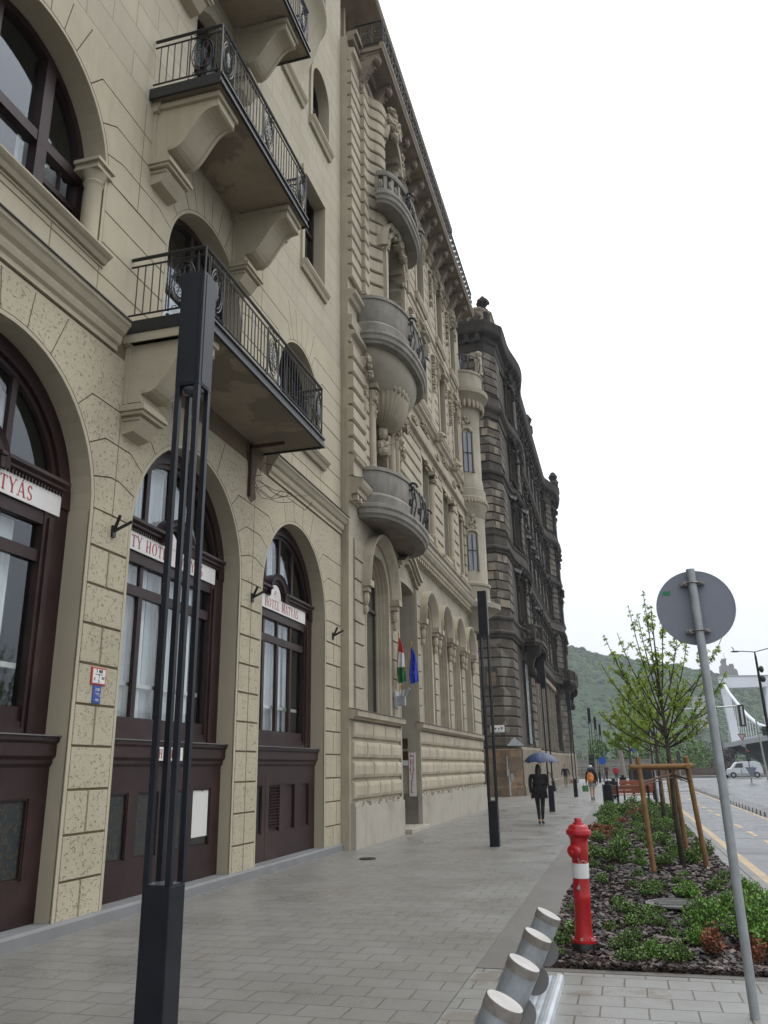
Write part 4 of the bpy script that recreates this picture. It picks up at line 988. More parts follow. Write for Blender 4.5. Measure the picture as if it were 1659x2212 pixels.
# ---- corner turret
TR=thing('corner_turret',(0,0,0),None,None); TR.parent=B2; TR.location=(.2,8.2,8)
cu,cv=35.15,-.15
mb=MB(F2); 
mb.lathe(cu,cv,[(.5,7.2),(.75,7.7),(1.25,8.02),(1.42,8.1),(1.44,8.3),(1.15,8.42),(1.0,8.5),(1.0,9.05),(1.06,9.1),(1.06,9.2),(.97,9.25),(.94,9.3),(.94,12.2),(.98,12.25),(1.0,12.6),(1.08,12.7),(1.1,13.1),(1.05,13.15),(1.05,13.5),(.98,13.55),(.95,14.0),(.92,14.05),(.92,17.2),(.96,17.3),(1.0,17.7),(1.2,17.95),(1.38,18.1),(1.4,18.3),(1.2,18.36),(1.15,18.4),(1.15,19.1),(1.2,19.15),(1.2,19.25),(1.0,19.3)],40)
mb.build('shaft',mat('limestone_turret',(.36,.325,.245),.9,bump=.35,bscale=40,var=.12,vscale=1.0,fine=.3,streak=.5,stain=.35,stcol=(.14,.11,.08)),TR,smooth=True,autosm=True)  # limestone copy darkened to offset the extra light the turret catches
mb=MB(F2)
for q in range(46): a=q*math.pi*2/46; mb.blob((cu+1.11*math.cos(a),cv+1.11*math.sin(a),12.9),(.06,.06,.1),6,4); 
for q in range(30): a=q*math.pi*2/30; mb.blob((cu+1.12*math.cos(a),cv+1.12*math.sin(a),17.6),(.1,.1,.22),6,4)
aa=R_(150)       # the window side looks along the street towards us
def onr(a,r,z): return (cu+r*math.cos(a),cv+r*math.sin(a),z)
for zc in (12.0-.1,16.6): 
    for q in range(14): 
        t=rnd.uniform(-.22,.22); mb.blob(onr(aa+t,.98,zc+rnd.uniform(-.35,.35)),(.07,.07,.09),6,4)
mb.build('carving',stone2,TR)
mb=MB(F2)
for z0,z1 in ((9.75,11.35),(14.3,16.2)):
    mb.prism([onr(aa-.24,.90,z0),onr(aa+.24,.90,z0),onr(aa+.24,.90,z1),onr(aa-.24,.90,z1)],[onr(aa-.24,.965,z0),onr(aa+.24,.965,z0),onr(aa+.24,.965,z1),onr(aa-.24,.965,z1)])
mb.build('window',mat('sky_tone_glass',(.22,.25,.28),.12,var=.05),TR)  # opaque panels, sky reflection put into the base colour
mb=MB(F2)
for z0,z1 in ((9.75,11.35),(14.3,16.2)):
    for t in (-.3,.3): mb.tube([onr(aa+t,.95,z0),onr(aa+t,.95,z1)],.06,6)
    mb.tube([onr(aa+.3*math.cos(R_(q)),.96,z1+.22*math.sin(R_(q))) for q in range(0,181,15)],.07,6)
mb.build('window_surround',stone2,TR)
mb=MB(F2)
for z0,z1 in ((9.75,11.35),(14.3,16.2)):
    mb.tube([onr(aa,.98,z0),onr(aa,.98,z1)],.022,5); mb.tube([onr(aa-.22,.975,z0+.9),onr(aa,.985,z0+.9),onr(aa+.22,.975,z0+.9)],.022,5)
    for t in (-.225,.225): mb.tube([onr(aa+t,.975,z0),onr(aa+t,.975,z1)],.03,5)
mb.build('window_frame',frame2,TR)
mb=MB(F2)
for q in range(10):
    a=aa+R_(-70+q*16); mb.tube([onr(a,1.2,19.25),onr(a+.06,1.35,19.6),onr(a,1.22,20.0)],.025,5)
mb.tube([onr(aa+R_(-75+q*10),1.22,20.0) for q in range(18)],.03,5); mb.build('iron_railing',iron,TR)
mb=MB(F2); 
for a in (aa-.9,aa+.5): mb.tube([onr(a,1.1,19.25),onr(a,1.1,20.2)],[.2,.16],8); mb.blob(onr(a,1.1,20.35),.2,8,6)
mb.build('urns',stone2,TR)
# plates, sign, flags at the door
DR=(-5.8,24.27,1,0,0,-1)     # door reveal facing the camera : u along +X, v towards -Y
s=MB(DR); s.box(-.25,-.045,0,.025,.87,2.08); t_=thing('vertical_hotel_sign',(-5.95,24.27,.87),'tall white sign with red HOTEL letters and arrow in the doorway','sign'); s.build('board',signwhite,t_)
s=MB(DR); 
for i,ch in enumerate('HOTEL'): glyph(s,ch,-.148-.09*{'H':.86,'O':.92,'T':.74,'E':.8,'L':.74}[ch],.026,1.72-i*.19,.165)
s.tube([(-.2,.03,1.99),(-.09,.03,1.97)],.008,5); s.pr_uw([(-.215,1.99),(-.17,2.03),(-.17,1.95)],.026,.03); s.blob((-.1,.03,1.975),(.018,.004,.018)); s.build('lettering',signred,t_)
brass=mat('brass',(.10,.055,.02),.45,metal=.3,var=.25)
for z0,z1,l in ((2.2,2.48,'upper brown plaque in the doorway by HOTEL sign'),(1.88,2.12,'lower brown plaque in the doorway by HOTEL sign')):
    s=MB(DR); s.box(-.53,-.27,0,.02,z0,z1); tag(s.build('plaque',brass,None),l,'plaque')
s=MB(DR); s.box(-.53,-.27,0,.02,1.72,1.86); tag(s.build('plaque',signwhite,None),'small white plate under the brown doorway plaques','plaque')
steel=mat('galvanised',(.42,.44,.46),.38,metal=.75,bump=.1,bscale=60,var=.15,vscale=12)
s=MB(F2); s.box(21.75,21.9,.05,.3,3.25,3.5); s.box(21.6,22.0,.05,.08,3.2,3.62); s.tube([(21.8,.2,3.4),(21.8,.26,3.66)],.05,8); s.tube([(21.85,.2,3.4),(21.85,.42,3.7)],.05,8); tag(s.build('flag_holder',steel,None),'grey metal flag holder on the pier beside doorway','bracket')
wood=mat('flag_wood',(.5,.25,.06),.5)
def flag(x0,z0,x1,z1,cols,lab,w_,h_):
    t_=thing('flag',(x0,21.8,z0),lab,'flag'); s=MB(); s.tube([(x0,21.8,z0),(x1,21.72,z1)],.014,8); s.build('pole',wood,t_); s=MB(); s.blob((x1,21.72,z1+.03),(.02,.02,.045),8,6); s.build('finial',mat('gilt',(.5,.25,.05),.4,metal=.4),t_)
    s=MB(); n=12
    for j in range(n):
        for i in range(9):
            def P(i,j):
                q=j/n; a=i/8; sp=(.05+w_*q**.8)*(1-.3*q**3); x=x1+(x0-x1)*.04+ (a-.25)*sp*1.0 + .02*math.sin(q*7); y=21.72+.05*math.sin(a*11+q*3)*min(1,q*2); z=z1-.02-h_*q-.10*a*(1-q)+.06*a*q
                return (x,y,z)
            s.cur=cols(i/8,j/n); s.poly([P(i,j),P(i+1,j),P(i+1,j+1),P(i,j+1)])
    return s,t_
fr=mat('flag_red',(.45,.02,.03),.8); fw=mat('flag_white',(.6,.58,.58),.8); fg=mat('flag_green',(.01,.12,.04),.8); fb=mat('flag_blue',(.015,.04,.38),.8); fy_=mat('flag_yellow',(.7,.5,.05),.8)
s,t_=flag(-5.74,3.66,-5.62,5.14,lambda a,q:(0 if q<.33 else 1 if q<.6 else 2),'red white and green flag hanging from wooden pole',.22,1.3); s.build('cloth',[fr,fw,fg],t_,smooth=True)
s,t_=flag(-5.64,3.66,-5.27,4.86,lambda a,q:(1 if (q>.6 and q<.67 and .4<a<.6) else 0),'blue flag with yellow stars hanging from wooden pole',.24,1.05); s.build('cloth',[fb,fy_],t_,smooth=True)
# ================================================================== the soot-blackened corner building
dark3 = mat('sooty_stone', (.105,.086,.065), .92, bump=.7, bscale=14, var=.25, vscale=1.6, fine=.4, streak=.6, stain=.5, stcol=(.022,.02,.018), patch=(.155,.14,.112), psize=1.35)
dark3p= mat('sooty_plain', (.082,.068,.053), .92, bump=.7, bscale=14, var=.3, vscale=1.2, fine=.4, streak=.4, stain=.6, stcol=(.02,.018,.017))
black3= mat('black_stone', (.038,.031,.025), .95, bump=.8, bscale=12, var=.3, vscale=2, fine=.3)
base3 = mat('worn_brick_base', (.24,.125,.065), .95, bump=.9, bscale=9, var=.3, vscale=2.2, fine=.5, stain=.75, stcol=(.07,.05,.035), brick=(('X','Z'),.55,.36,.02,(.10,.075,.05)), col2=(.20,.165,.11), flake=((.13,.10,.065),1.6,.54), bvar=.5)
base3f= mat('worn_render_base', (.24,.20,.145), .95, bump=.8, bscale=9, var=.2, vscale=1.6, fine=.4, stain=.7, stcol=(.09,.07,.05))
tan3  = mat('clean_stone_piece', (.29,.24,.175), .95, bump=.5, bscale=16, var=.25, vscale=3, fine=.4)
greycap=mat('zinc_cap', (.30,.32,.33), .5, metal=.3, var=.15)
glass3= mat('grey_glass', (.24,.275,.28), .18, var=.2, vscale=3)  # opaque glazing in a pale grey base colour
F0=FACADE(0)
B3=thing('sooty_corner_building',(-6,52,0),'soot blackened old corner building with bulging cornices','building')
def g3(u,c,h): 
    t=(u-c)/h; return 0 if abs(t)>=1 else (math.cos(math.pi*t)+1)/2
XW=-5.92
def vb(u): return XW+.50*g3(u,57.0,4.6)+1.05*min(1,1.25*g3(u,88.0,6.5))
FP=[(49.4,-15),(49.4,-8.0),(49.4,-6.5),(50.35,XW),(51.2,XW)]+[(52+.8*i,vb(52+.8*i)) for i in range(53)]
FP=[p for p in FP if p[0]<94]+[(94.0,XW),(94.2,-15)]
mb=MB(F0)
# openings need a real wall: windows sit in dark recesses between piers
WIN=[54.9+3.5*k for k in range(11)]; HW=.75
floors=[(3.0,8.2,'g'),(10.7,13.9,'1'),(15.9,19.0,'2'),(20.5,23.2,'3'),(25.2,28.4,'4')]
def sub(u0,u1,n=4): return [(u0+(u1-u0)*i/n, vb(u0+(u1-u0)*i/n)) for i in range(n+1)]
corner=[(49.4,-15),(49.4,-9.2)]
def prof(d,a,b,back=-.45): return [(back,a),(d,a),(d,b),(back,b)]
COR=[(49.4,-8.0),(49.4,-6.5),(50.35,XW),(51.6,XW),(53.3,vb(53.3))]
mb.path([(49.4,-15),(49.4,-9.0)],prof(0,0,30)); mb.path(COR,prof(0,0,30))
for a,b in ((0,2.6),(5,9.8),(13.9,15.7),(19,20.3),(23.2,25.2),(28.2,30)): mb.path([(49.4,-9.0),(49.4,-8.0)],prof(0,a,b))
mb.path([(49.4,-9),(49.4,-8)],prof(-.3,2.6,28.2,-.5))
piers=[(53.3,WIN[0]-HW)]+[(WIN[k]+HW,WIN[k+1]-HW) for k in range(10)]+[(WIN[10]+HW,94.0)]
for a,b in piers: mb.path(sub(a,b,3),prof(0,0,30))
for k,c in enumerate(WIN):
    z=0
    for z0,z1,_ in floors: mb.path(sub(c-HW-.02,c+HW+.02,3),prof(-.003,z,z0)); z=z1
    mb.path(sub(c-HW-.02,c+HW+.02,3),prof(-.003,z,30))
mb.path([(94,XW),(94.2,-15)],prof(0,0,30))
mb.poly([(49.4,-15,30),(94,-15,30),(94,XW-.1,30),(49.4,-6.6,30)])
mb.build('wall',dark3p,B3)
# glazing
for k,c in enumerate(WIN):
    for z0,z1,kk in floors:
        x=vb(c); mb=MB(F0)
        mb.pr_uv([(c-HW,x-.30),(c+HW,x-.30),(c+HW,x-.26),(c-HW,x-.26)],z0,z1)
        W=mb.build('window',glass3,B3)
        mb=MB(F0)
        for uu in (c-HW+.04,c,c+HW-.04): mb.box(uu-.04,uu+.04,x-.26,x-.20,z0,z1)
        for zz in (z0+.05,z0+(z1-z0)*.66,z1-.05): mb.box(c-HW,c+HW,x-.26,x-.19,zz-.05,zz+.05)
        mb.build('frame',mat('pale_old_frame',(.22,.205,.18),.7,var=.2),W)
mb=MB(F0); mb.poly([(49.55,-8.95,3),(49.55,-8.05,3),(49.55,-8.05,28),(49.55,-8.95,28)]); mb.build('side_glass',glass3,B3)
# rusticated courses round the corner and on the piers
mb=MB(F0); rnd=random.Random(11)
def course(path,a,b,d): mb.path(path,[(-.2,a),(d-.04,a),(d,a+.04),(d,b-.04),(d-.04,b),(-.2,b)])
zones=[(2.75,9.0,.56),(10.9,14.3,.55),(15.9,19.1,.55),(20.4,23.3,.55),(25.3,28.3,.55)]
SEG=[[(49.4,-15),(49.4,-9.15)],[(49.4,-7.85),(49.4,-6.5),(50.35,XW),(51.6,XW),(52.2,vb(52.2))]]+[sub(a+.1,b-.1,2) for a,b in piers[1:]]
for z0,z1,h in zones:
    n=round((z1-z0)/h); hh=(z1-z0)/n
    for j in range(n):
        for sg in SEG: course(sg,z0+j*hh+.03,z0+(j+1)*hh-.03,.09)
mb.build('rusticated_courses',dark3,B3)
mb=MB(F0)
for i in range(26):     # pieces of clean newer stone let into the soot
    z0,z1,h=zones[rnd.choice([1,1,2,3,4,4])]; n=round((z1-z0)/h); hh=(z1-z0)/n; j=rnd.randrange(n)
    u=rnd.choice([-6.7,-7.2,-7.6,-6.9]) ; wd=rnd.uniform(.2,.5)
    mb.box(49.26,49.312,u-wd/2,u+wd/2,z0+j*hh+.05,z0+(j+1)*hh-.05)
for i in range(14):
    z0,z1,h=zones[rnd.choice([1,1,2,3])]; n=round((z1-z0)/h); hh=(z1-z0)/n; j=rnd.randrange(n); t=rnd.uniform(.15,.8)
    p=(49.4+.95*t,-6.5+.58*t); d=(.853,.521); nn_=(-.521*1,.853)
    o=.085; w_=.2
    a=(p[0]-d[0]*w_+nn_[0]*o,p[1]-d[1]*w_+nn_[1]*o); b=(p[0]+d[0]*w_+nn_[0]*o,p[1]+d[1]*w_+nn_[1]*o)
    a2=(a[0]+nn_[0]*.02,a[1]+nn_[1]*.02); b2=(b[0]+nn_[0]*.02,b[1]+nn_[1]*.02)
    mb.pr_uv([a,b,b2,a2],z0+j*hh+.06,z0+(j+1)*hh-.06)
mb.build('repair_stones',tan3,B3)
mb=MB(F0)
mb.path([(49.36,-15)]+[(49.36,-6.5),(50.35,XW+.03),(50.6,XW+.03)],[(-.2,-.2),(.14,-.2),(.14,.5),(.10,.55),(.10,2.55),(.06,2.62),(-.2,2.62)]); mb.build('brick_base',base3,B3)
mb=MB(F0); mb.path([(50.7,XW),(53,vb(53))]+[(52+.8*i,vb(52+.8*i)) for i in range(2,53) if 52+.8*i<93.6],[(-.2,-.2),(.28,-.2),(.28,.5),(.22,.6),(.22,2.6),(.12,2.75),(-.2,2.8)]); mb.build('street_base',base3f,B3)
# ledges
LED=[(49.4,-15)]+FP[1:]
def ledge(P,rows,name,m):
    mb=MB(F0); mb.path(P,rows); return mb.build(name,m,B3)
def bump(P,rows): return rows
ledge(LED,[(-.2,9.1),(.12,9.1),(.16,9.22),(.30,9.3),(.32,9.42),(.18,9.5),(.14,9.55),(.14,10.1),(.2,10.15),(.26,10.25),(.26,10.35),(-.2,10.5)],'first_ledge',dark3p)
ledge(LED,[(-.2,14.35),(.10,14.4),(.14,14.5),(.30,14.6),(.32,14.72),(.18,14.8),(.12,14.85),(.12,15.4),(.2,15.5),(.24,15.6),(-.2,15.75)],'second_ledge',dark3p)
ledge(LED,[(-.2,19.2),(.08,19.2),(.10,19.5),(.22,19.6),(.24,19.75),(-.2,19.9)],'third_ledge',black3)
ledge(LED,[(-.2,23.5),(.10,23.5),(.14,23.8),(.36,24.0),(.42,24.1),(.44,24.25),(.2,24.35),(.14,24.4),(.14,25.0),(.22,25.1),(-.2,25.2)],'fourth_ledge',dark3p)
ledge(LED,[(-.2,28.3),(.10,28.3),(.12,28.9),(.2,29.0),(.24,29.3),(.55,29.55),(.62,29.7),(.66,30.0),(.70,30.2),(.70,30.35),(-.2,30.6)],'roof_cornice',black3)
ledge([(49.5,-15),(49.5,-6.6),(50.4,XW-.05),(52,XW-.05)],[(-.3,30.5),(0,30.5),(0,31.5),(.08,31.6),(.08,31.75),(-.3,31.8)],'attic_parapet',tan3)
mb=MB(F0)
for x in (-6.9,-7.9,-8.9): ornament(mb,0,0,.001,.001,0,.001,1,1); mb.blob((49.45,x,31.0),(.08,.3,.35),8,6)
for q in range(9): u=49.7; mb.blob((49.42,-6.6-.33*q,31.0+.25*math.sin(q*2)),(.07,.12,.16),6,5)
mb.build('parapet_relief',dark3p,B3)
for cu,cx in ((50.2,-6.45),(50.6,-7.9)):
    mb=MB(F0)
    mb.lathe(cu,cx,[(.42,30.6),(.45,31.5),(.36,31.55),(.36,31.85),(.22,31.9),(.16,32.05),(.30,32.2),(.42,32.4),(.40,32.62),(.2,32.8),(.1,32.95)],8)
    for a in range(0,360,72): mb.blob((cu+.36*math.cos(R_(a)),cx+.36*math.sin(R_(a)),32.45),(.15,.15,.17),6,4)
    mb.build('roof_finial',black3,B3)
for cu in (86.5,88.5,70.0): mb=MB(F0); mb.lathe(cu,vb(cu)+.3,[(.5,30.4),(.5,31.1),(.3,31.3),(.5,31.8),(.2,32.3)],8); mb.build('roof_finial',black3,B3)
mb=MB(F0)   # low attic over the far bay
mb.path([(82+.8*i,vb(82+.8*i)+.1) for i in range(16)],[(-.4,30.4),(.1,30.4),(.05,31.0),(-.4,31.2)]); mb.build('far_attic',black3,B3)
# window dressings, consoles, pediments, caps
mb=MB(F0); mc=MB(F0)
for k,c in enumerate(WIN):
    x=vb(c)
    for z0,z1,kk in floors[1:]:
        for s in (-1,1):
            u=c+s*(HW+.12); xv=vb(u)
            mb.lathe(u,xv+.06,[(.13,z0),(.13,z0+.2),(.09,z0+.25),(.085,z1-.3),(.14,z1-.2),(.15,z1)],8)
            for q in range(5): mb.blob((u+rnd.uniform(-.1,.1),xv+rnd.uniform(.08,.22),z1-.2-q*.22),(.12,.12,.13),6,4)
            if kk in '12': mb.blob((u,xv+.22,z1+.22),(.14,.2,.22),6,5); mb.blob((u,xv+.14,z0-.2),(.13,.14,.24),6,5)
        mb.pr_uv([(c-HW-.3,x),(c+HW+.3,x),(c+HW+.3,x+.28),(c-HW-.3,x+.28)],z1+.32,z1+.46)
        mb.pr_uv([(c-HW-.25,x),(c+HW+.25,x),(c+HW+.25,x+.2),(c-HW-.25,x+.2)],z0-.12,z0-.02)
        for q in range(9): mb.blob((c+rnd.uniform(-.6,.6),x+rnd.uniform(.1,.3),z1+rnd.uniform(.05,.75)),(.16,.13,.14),6,4)
        if kk in '23': mb.prism([(c-.5,x,z1+.46),(c+.5,x,z1+.46),(c,x,z1+.95)],[(c-.5,x+.32,z1+.46),(c+.5,x+.32,z1+.46),(c,x+.32,z1+.95)])
    if k<6:
        for z in (18.55-.0,13.4) if k%2==0 else (18.55,): 
            u=c-HW-.35; xv=vb(u); mc.hexa([(u-.28,xv+.02,z+.65),(u+.28,xv+.02,z+.65),(u+.22,xv+.34,z+.50),(u-.22,xv+.34,z+.50),(u-.28,xv+.02,z+.86),(u+.28,xv+.02,z+.86),(u+.26,xv+.44,z+.66),(u-.26,xv+.44,z+.66)])
    # brackets under the cornices
    for q in range(3):
        u=c-1.2+q*1.17; xv=vb(u); mb.pr_vw([(xv,29.5),(xv+.5,29.5),(xv+.45,29.3),(xv+.15,29.0),(xv,28.8)],u-.14,u+.14); mb.blob((u,xv+.18,24.0-.25),(.13,.16,.2),6,4); mb.blob((u,xv+.16,14.25),(.13,.14,.2),6,4); mb.blob((u,xv+.16,9.0),(.13,.16,.25),6,4)
for q in range(5): x=-6.8-q*.75; mb.box(48.95,49.4,x-.14,x+.14,28.95,29.5)
for q in range(12): mb.blob((49.3,-7.2+.5*math.cos(R_(180+q*15))*1.0,28.1-.35*math.sin(R_(q*15))),(.09,.08,.09),6,4)
mb.build('carved_dressings',black3,B3)
mc.build('zinc_covers',greycap,B3)
# balconies on big consoles
def bal3(c,hw,dep,z,lab):
    B=thing('stone_balcony',(0,0,0),None,None); B.parent=B3; B.location=(0,c-52,z); B['label']=lab
    x=vb(c); P=[(c-hw,x-.1),(c-hw,x+dep*.6),(c-hw*.6,x+dep),(c+hw*.6,x+dep),(c+hw,x+dep*.6),(c+hw,x-.1)]
    m=MB(F0); m.pr_uv(P,z,z+.22); m.pr_uv([(c+(u-c)*.93,x+(v-x)*.9) for u,v in P],z-.18,z-.001); m.build('slab',dark3p,B)
    m=MB(F0); m.path(P,[(-.25,z+1.0),(0,z+1.0),(.03,z+1.08),(0,z+1.16),(-.25,z+1.16)])
    for a,b in zip(P,P[1:]):
        n=max(2,int(math.dist(a,b)/.33))
        for i in range(n+1):
            u=a[0]+(b[0]-a[0])*i/n; v=a[1]+(b[1]-a[1])*i/n-.1; m.lathe(u,v,[(.09,z+.22),(.06,z+.34),(.12,z+.55),(.05,z+.85),(.09,z+1.02)],6)
    for u,v in P[1:5]: m.box(u-.17,u+.17,v-.25,v+.05,z+.22,z+1.05)
    m.build('balustrade',dark3p,B)
    m=MB(F0)
    for s in (-.75,.75):
        u=c+s*hw; m.pr_vw([(x-.05,z-.18),(x+dep*.85,z-.18),(x+dep*.9,z-.45),(x+dep*.55,z-.8),(x+.35,z-1.3),(x+.3,z-1.9),(x-.05,z-2.2)],u-.26,u+.26)
        m.tube([(u-.3,x+dep*.5,z-.55),(u+.3,x+dep*.5,z-.55)],.36,12); m.blob((u,x+.25,z-1.9),(.3,.28,.35),8,6)
    m.build('consoles',black3,B)
bal3(56.8,2.9,1.0,9.35,'first stone balcony of the sooty building above tall glass window')
bal3(86.5,4.2,1.0,9.35,'far stone balcony of sooty building against green hill')
# the tall shop window under the first balcony and the long ledge over the big windows
mb=MB(F0); mb.pr_vw([(XW-.1,8.35),(XW+.28,8.35),(XW+.3,8.7),(XW-.1,8.75)],60.6,81.5); mb.build('stone_lintel',tan3,B3)
mb=MB(F0); x=XW+.16; c=54.9
for k,c in enumerate(WIN[1:8],1):
    pass
pts=[(c_,z_) for c_,z_ in arcpts(54.9,7.5,.62,0,180,14)]
mb.pr_uw([(54.28,3.0)]+[(a,b) for a,b in pts[::-1]]+[(55.52,3.0)],vb(54.9)+.02,vb(54.9)+.06); mb.build('tall_shop_glass',mat('reflection_glass',(.42,.47,.48),.1,var=.08),B3)  # pale base colour stands in for the pane's bright reflection
mb=MB(F0)
for c in WIN[2:8]:
    for u in (c-1.35,c-.85,c+.85,c+1.35): mb.box(u-.07,u+.07,XW,XW+.14,2.9,8.3)
    for z in (4.8,6.3): mb.box(c-1.75,c+1.75,XW,XW+.08,z,z+.12)
mb.build('shop_mullions',base3f,B3)
mb=MB(F0)
for c in WIN[2:8]: mb.box(c-1.72,c+1.72,XW+.0,XW+.05,2.95,8.28)
mb.build('shop_glazing',glass3,B3)
# side details facing us
s=MB((0,49.4,1,0,0,-1)); s.box(-7.32,-6.52,.09,.12,3.55,3.95); t_=thing('street_name_plate',(-6.9,49.28,3.55),'white street name plate on the sooty corner behind lamp post','sign'); s.build('board',signwhite,t_)
s=MB((0,49.4,1,0,0,-1)); s.box(-7.2,-6.62,.12,.124,3.60,3.625); s.box(-6.74,-6.62,.12,.124,3.70,3.84); s.box(-6.9,-6.80,.12,.124,3.70,3.80); s.box(-7.2,-6.98,.12,.124,3.70,3.82); s.build('lettering',mat('plate_grey',(.12,.12,.12),.6),t_)
s=MB((0,49.4,1,0,0,-1)); s.box(-8.0,-6.75,.09,.13,6.15,7.35); s.build('panel_frame',dark3p,B3); s=MB((0,49.4,1,0,0,-1)); s.box(-7.4,-6.85,.13,.15,6.25,7.0); s.build('faded_panel',mat('faded_panel',(.19,.13,.075),.9,var=.3,stain=.5,vscale=4),B3)
s=MB((0,49.4,1,0,0,-1)); s.prism([(-6.45,.1,2.78),(-5.55,-.5,2.78),(-6.0,-.25,3.25)],[(-6.45,.2,2.78),(-5.5,-.42,2.78),(-6.0,-.1,3.27)]); tag(s.build('sheet_metal_cap',greycap,B3))
s=MB((0,49.2,1,0,0,-1)); s.box(-6.5,-6.36,.02,.14,1.1,1.5); s.tube([(-6.46,.05,1.5),(-6.46,.05,2.2)],.02,6); s.tube([(-6.38,.05,1.1),(-6.36,.05,.05)],.035,6); tag(s.build('meter_box',steel,None),'small grey meter box on worn brick corner base','box')
s=MB((0,49.2,1,0,0,-1)); s.box(-6.28,-6.14,.02,.14,.9,1.25); s.tube([(-6.21,.05,.9),(-6.36,.05,.6)],.02,6); tag(s.build('junction_box',steel,None),'lower grey junction box beside the meter box','box')
# ================================================================== ground
paving = mat('concrete_paving', (.235,.226,.206), .5, flake=((.185,.172,.152),1.1,.60), wet=(.26,.5,.8), bump=.35, bscale=70, var=.07, vscale=.9, fine=.45, stain=.5, stcol=(.16,.15,.135), streak=0, brick=(('X','Y'),.345,.292,.006,(.10,.085,.07)))
paving2= mat('concrete_paving_front', (.29,.285,.265), .42, flake=((.19,.17,.145),1.3,.58), wet=(.24,.52,.9), bump=.35, bscale=70, var=.07, vscale=.9, fine=.45, stain=.35, stcol=(.11,.10,.085), brick=(('X','Y'),.33,.285,.007,(.10,.085,.07)))
granite= mat('granite_strip', (.175,.16,.14), .45, bump=.3, bscale=120, var=.12, vscale=2.0, fine=.55, stain=.3, stcol=(.10,.09,.08))
kerbst = mat('kerb_stone', (.20,.19,.175), .5, bump=.3, bscale=90, var=.12, fine=.4, stain=.4)
asphalt= mat('wet_asphalt', (.085,.085,.09), .4, bump=.25, bscale=55, var=.2, vscale=.35, fine=.4, wet=(.16,.42,.30), spec=.7)
darkearth=mat('dark_soil', (.028,.020,.018), .9, bump=.8, bscale=30, var=.3, vscale=5)
yellow = mat('road_yellow', (.50,.35,.17), .5, bump=.2, bscale=60, var=.2, vscale=3, stain=.4, stcol=(.25,.18,.1))
whitep = mat('road_white', (.5,.5,.5), .5, var=.15, stain=.3, stcol=(.2,.2,.2))
def sheet(name,m,x0,x1,y0,y1,z,kind='structure',n=1):
    mb=MB(); mb.poly([(x0,y0,z),(x1,y0,z),(x1,y1,z),(x0,y1,z)]); return mb.build(name,m,None,kind=kind)
mb=MB(); mb.poly([(-1500,-200,-.09),(2500,-200,-.09),(2500,112,-.09),(-1500,112,-.09)]); mb.poly([(-1500,112,-.09),(2500,112,-.09),(2500,130,-6),(-1500,130,-6)]); mb.poly([(-1500,130,-6),(2500,130,-6),(2500,3000,-6),(-1500,3000,-6)])
mb.build('ground',mat('ground_mix',(.10,.10,.09),.8,var=.2),None,kind='structure')
mb=MB(); mb.poly([(-1400,135,-5.8),(2400,135,-5.8),(2400,560,-5.8),(-1400,560,-5.8)]); mb.build('water',mat('river',(.05,.07,.07),.15,bump=.5,bscale=2),None,kind='structure')
PX0,PX1,PY0,PY1=-.90,1.47,7.93,37.0
mb=MB()      # pavement slab with a real kerb, left open where the planting bed lies
for a,b,c,d in ((-15,-1.40,-12,112),(-1.40,1.66,PY1+.12,112)): mb.box(a,b,c,d,-.3,0)
mb.build('sidewalk',paving,None,kind='structure')
mb=MB(); mb.box(-1.395,1.66,-12,PY0-.12,-.3,-.002); mb.build('front_sidewalk',paving2,None,kind='structure')
mb=MB()
y=PY0-.115
mb.box(-1.395,PX0,PY0-.115,PY1+.115,-.3,.003); mb.box(PX0,1.47,PY0-.115,PY0,-.3,.002)
mb.build('granite_edging',granite,None,kind='structure')
mb=MB(); y=-12
while y<110:
    y2=y+1.0; mb.box(1.66,1.80,y+.004,y2-.004,-.3,.0); y=y2
y=PY0
while y<PY1: mb.box(1.475,1.655,y+.004,min(PY1,y+1)-.004,-.3,.0); y+=1
mb.build('kerb',kerbst,None,kind='structure',bevel=.008)
sheet('road',asphalt,1.80,75,-40,112,-.045)
mb=MB()
mb.poly([(1.82,5,-.041),(1.97,5,-.041),(2.0,40,-.041),(1.86,40,-.041)]); mb.build('yellow_edge_line',yellow,None,kind='structure')
mb=MB()
for i in range(24): 
    y=7+3.0*i*.9 ; 
    y=6.4+2.72*i; mb.poly([(2.83,y,-.041),(2.95,y,-.041),(2.95,y+1.5,-.041),(2.83,y+1.5,-.041)])
mb.poly([(4.02,10,-.041),(4.14,10,-.041),(4.2,66,-.041),(4.08,66,-.041)])
mb.build('yellow_lane_marks',yellow,None,kind='structure')
mb=MB()
for a,b,c,d in ((6,20,96,96.5),(2,9,104,104.4),(8,30,88,88.3)): mb.poly([(a,c,-.041),(b,c,-.041),(b,d,-.041),(a,d,-.041)])
mb.build('white_road_marks',whitep,None,kind='structure')
seam=mat('tar_seam',(.03,.03,.032),.3)
mb=MB(); rnd=random.Random(2)
for y in (18.5,22,24.5,27.6,30.2,33,35.5,39,43,47.5,53,60): mb.poly([(1.83,y,-.040),(4.0,y+.15,-.040),(4.0,y+.19,-.040),(1.83,y+.04,-.040)])
for y in (20.3,25.6,29.5): mb.poly([(5.4,y,-.040),(12,y+.3,-.040),(12,y+.34,-.040),(5.4,y+.04,-.040)])
mb.build('road_joints',seam,None,kind='structure')
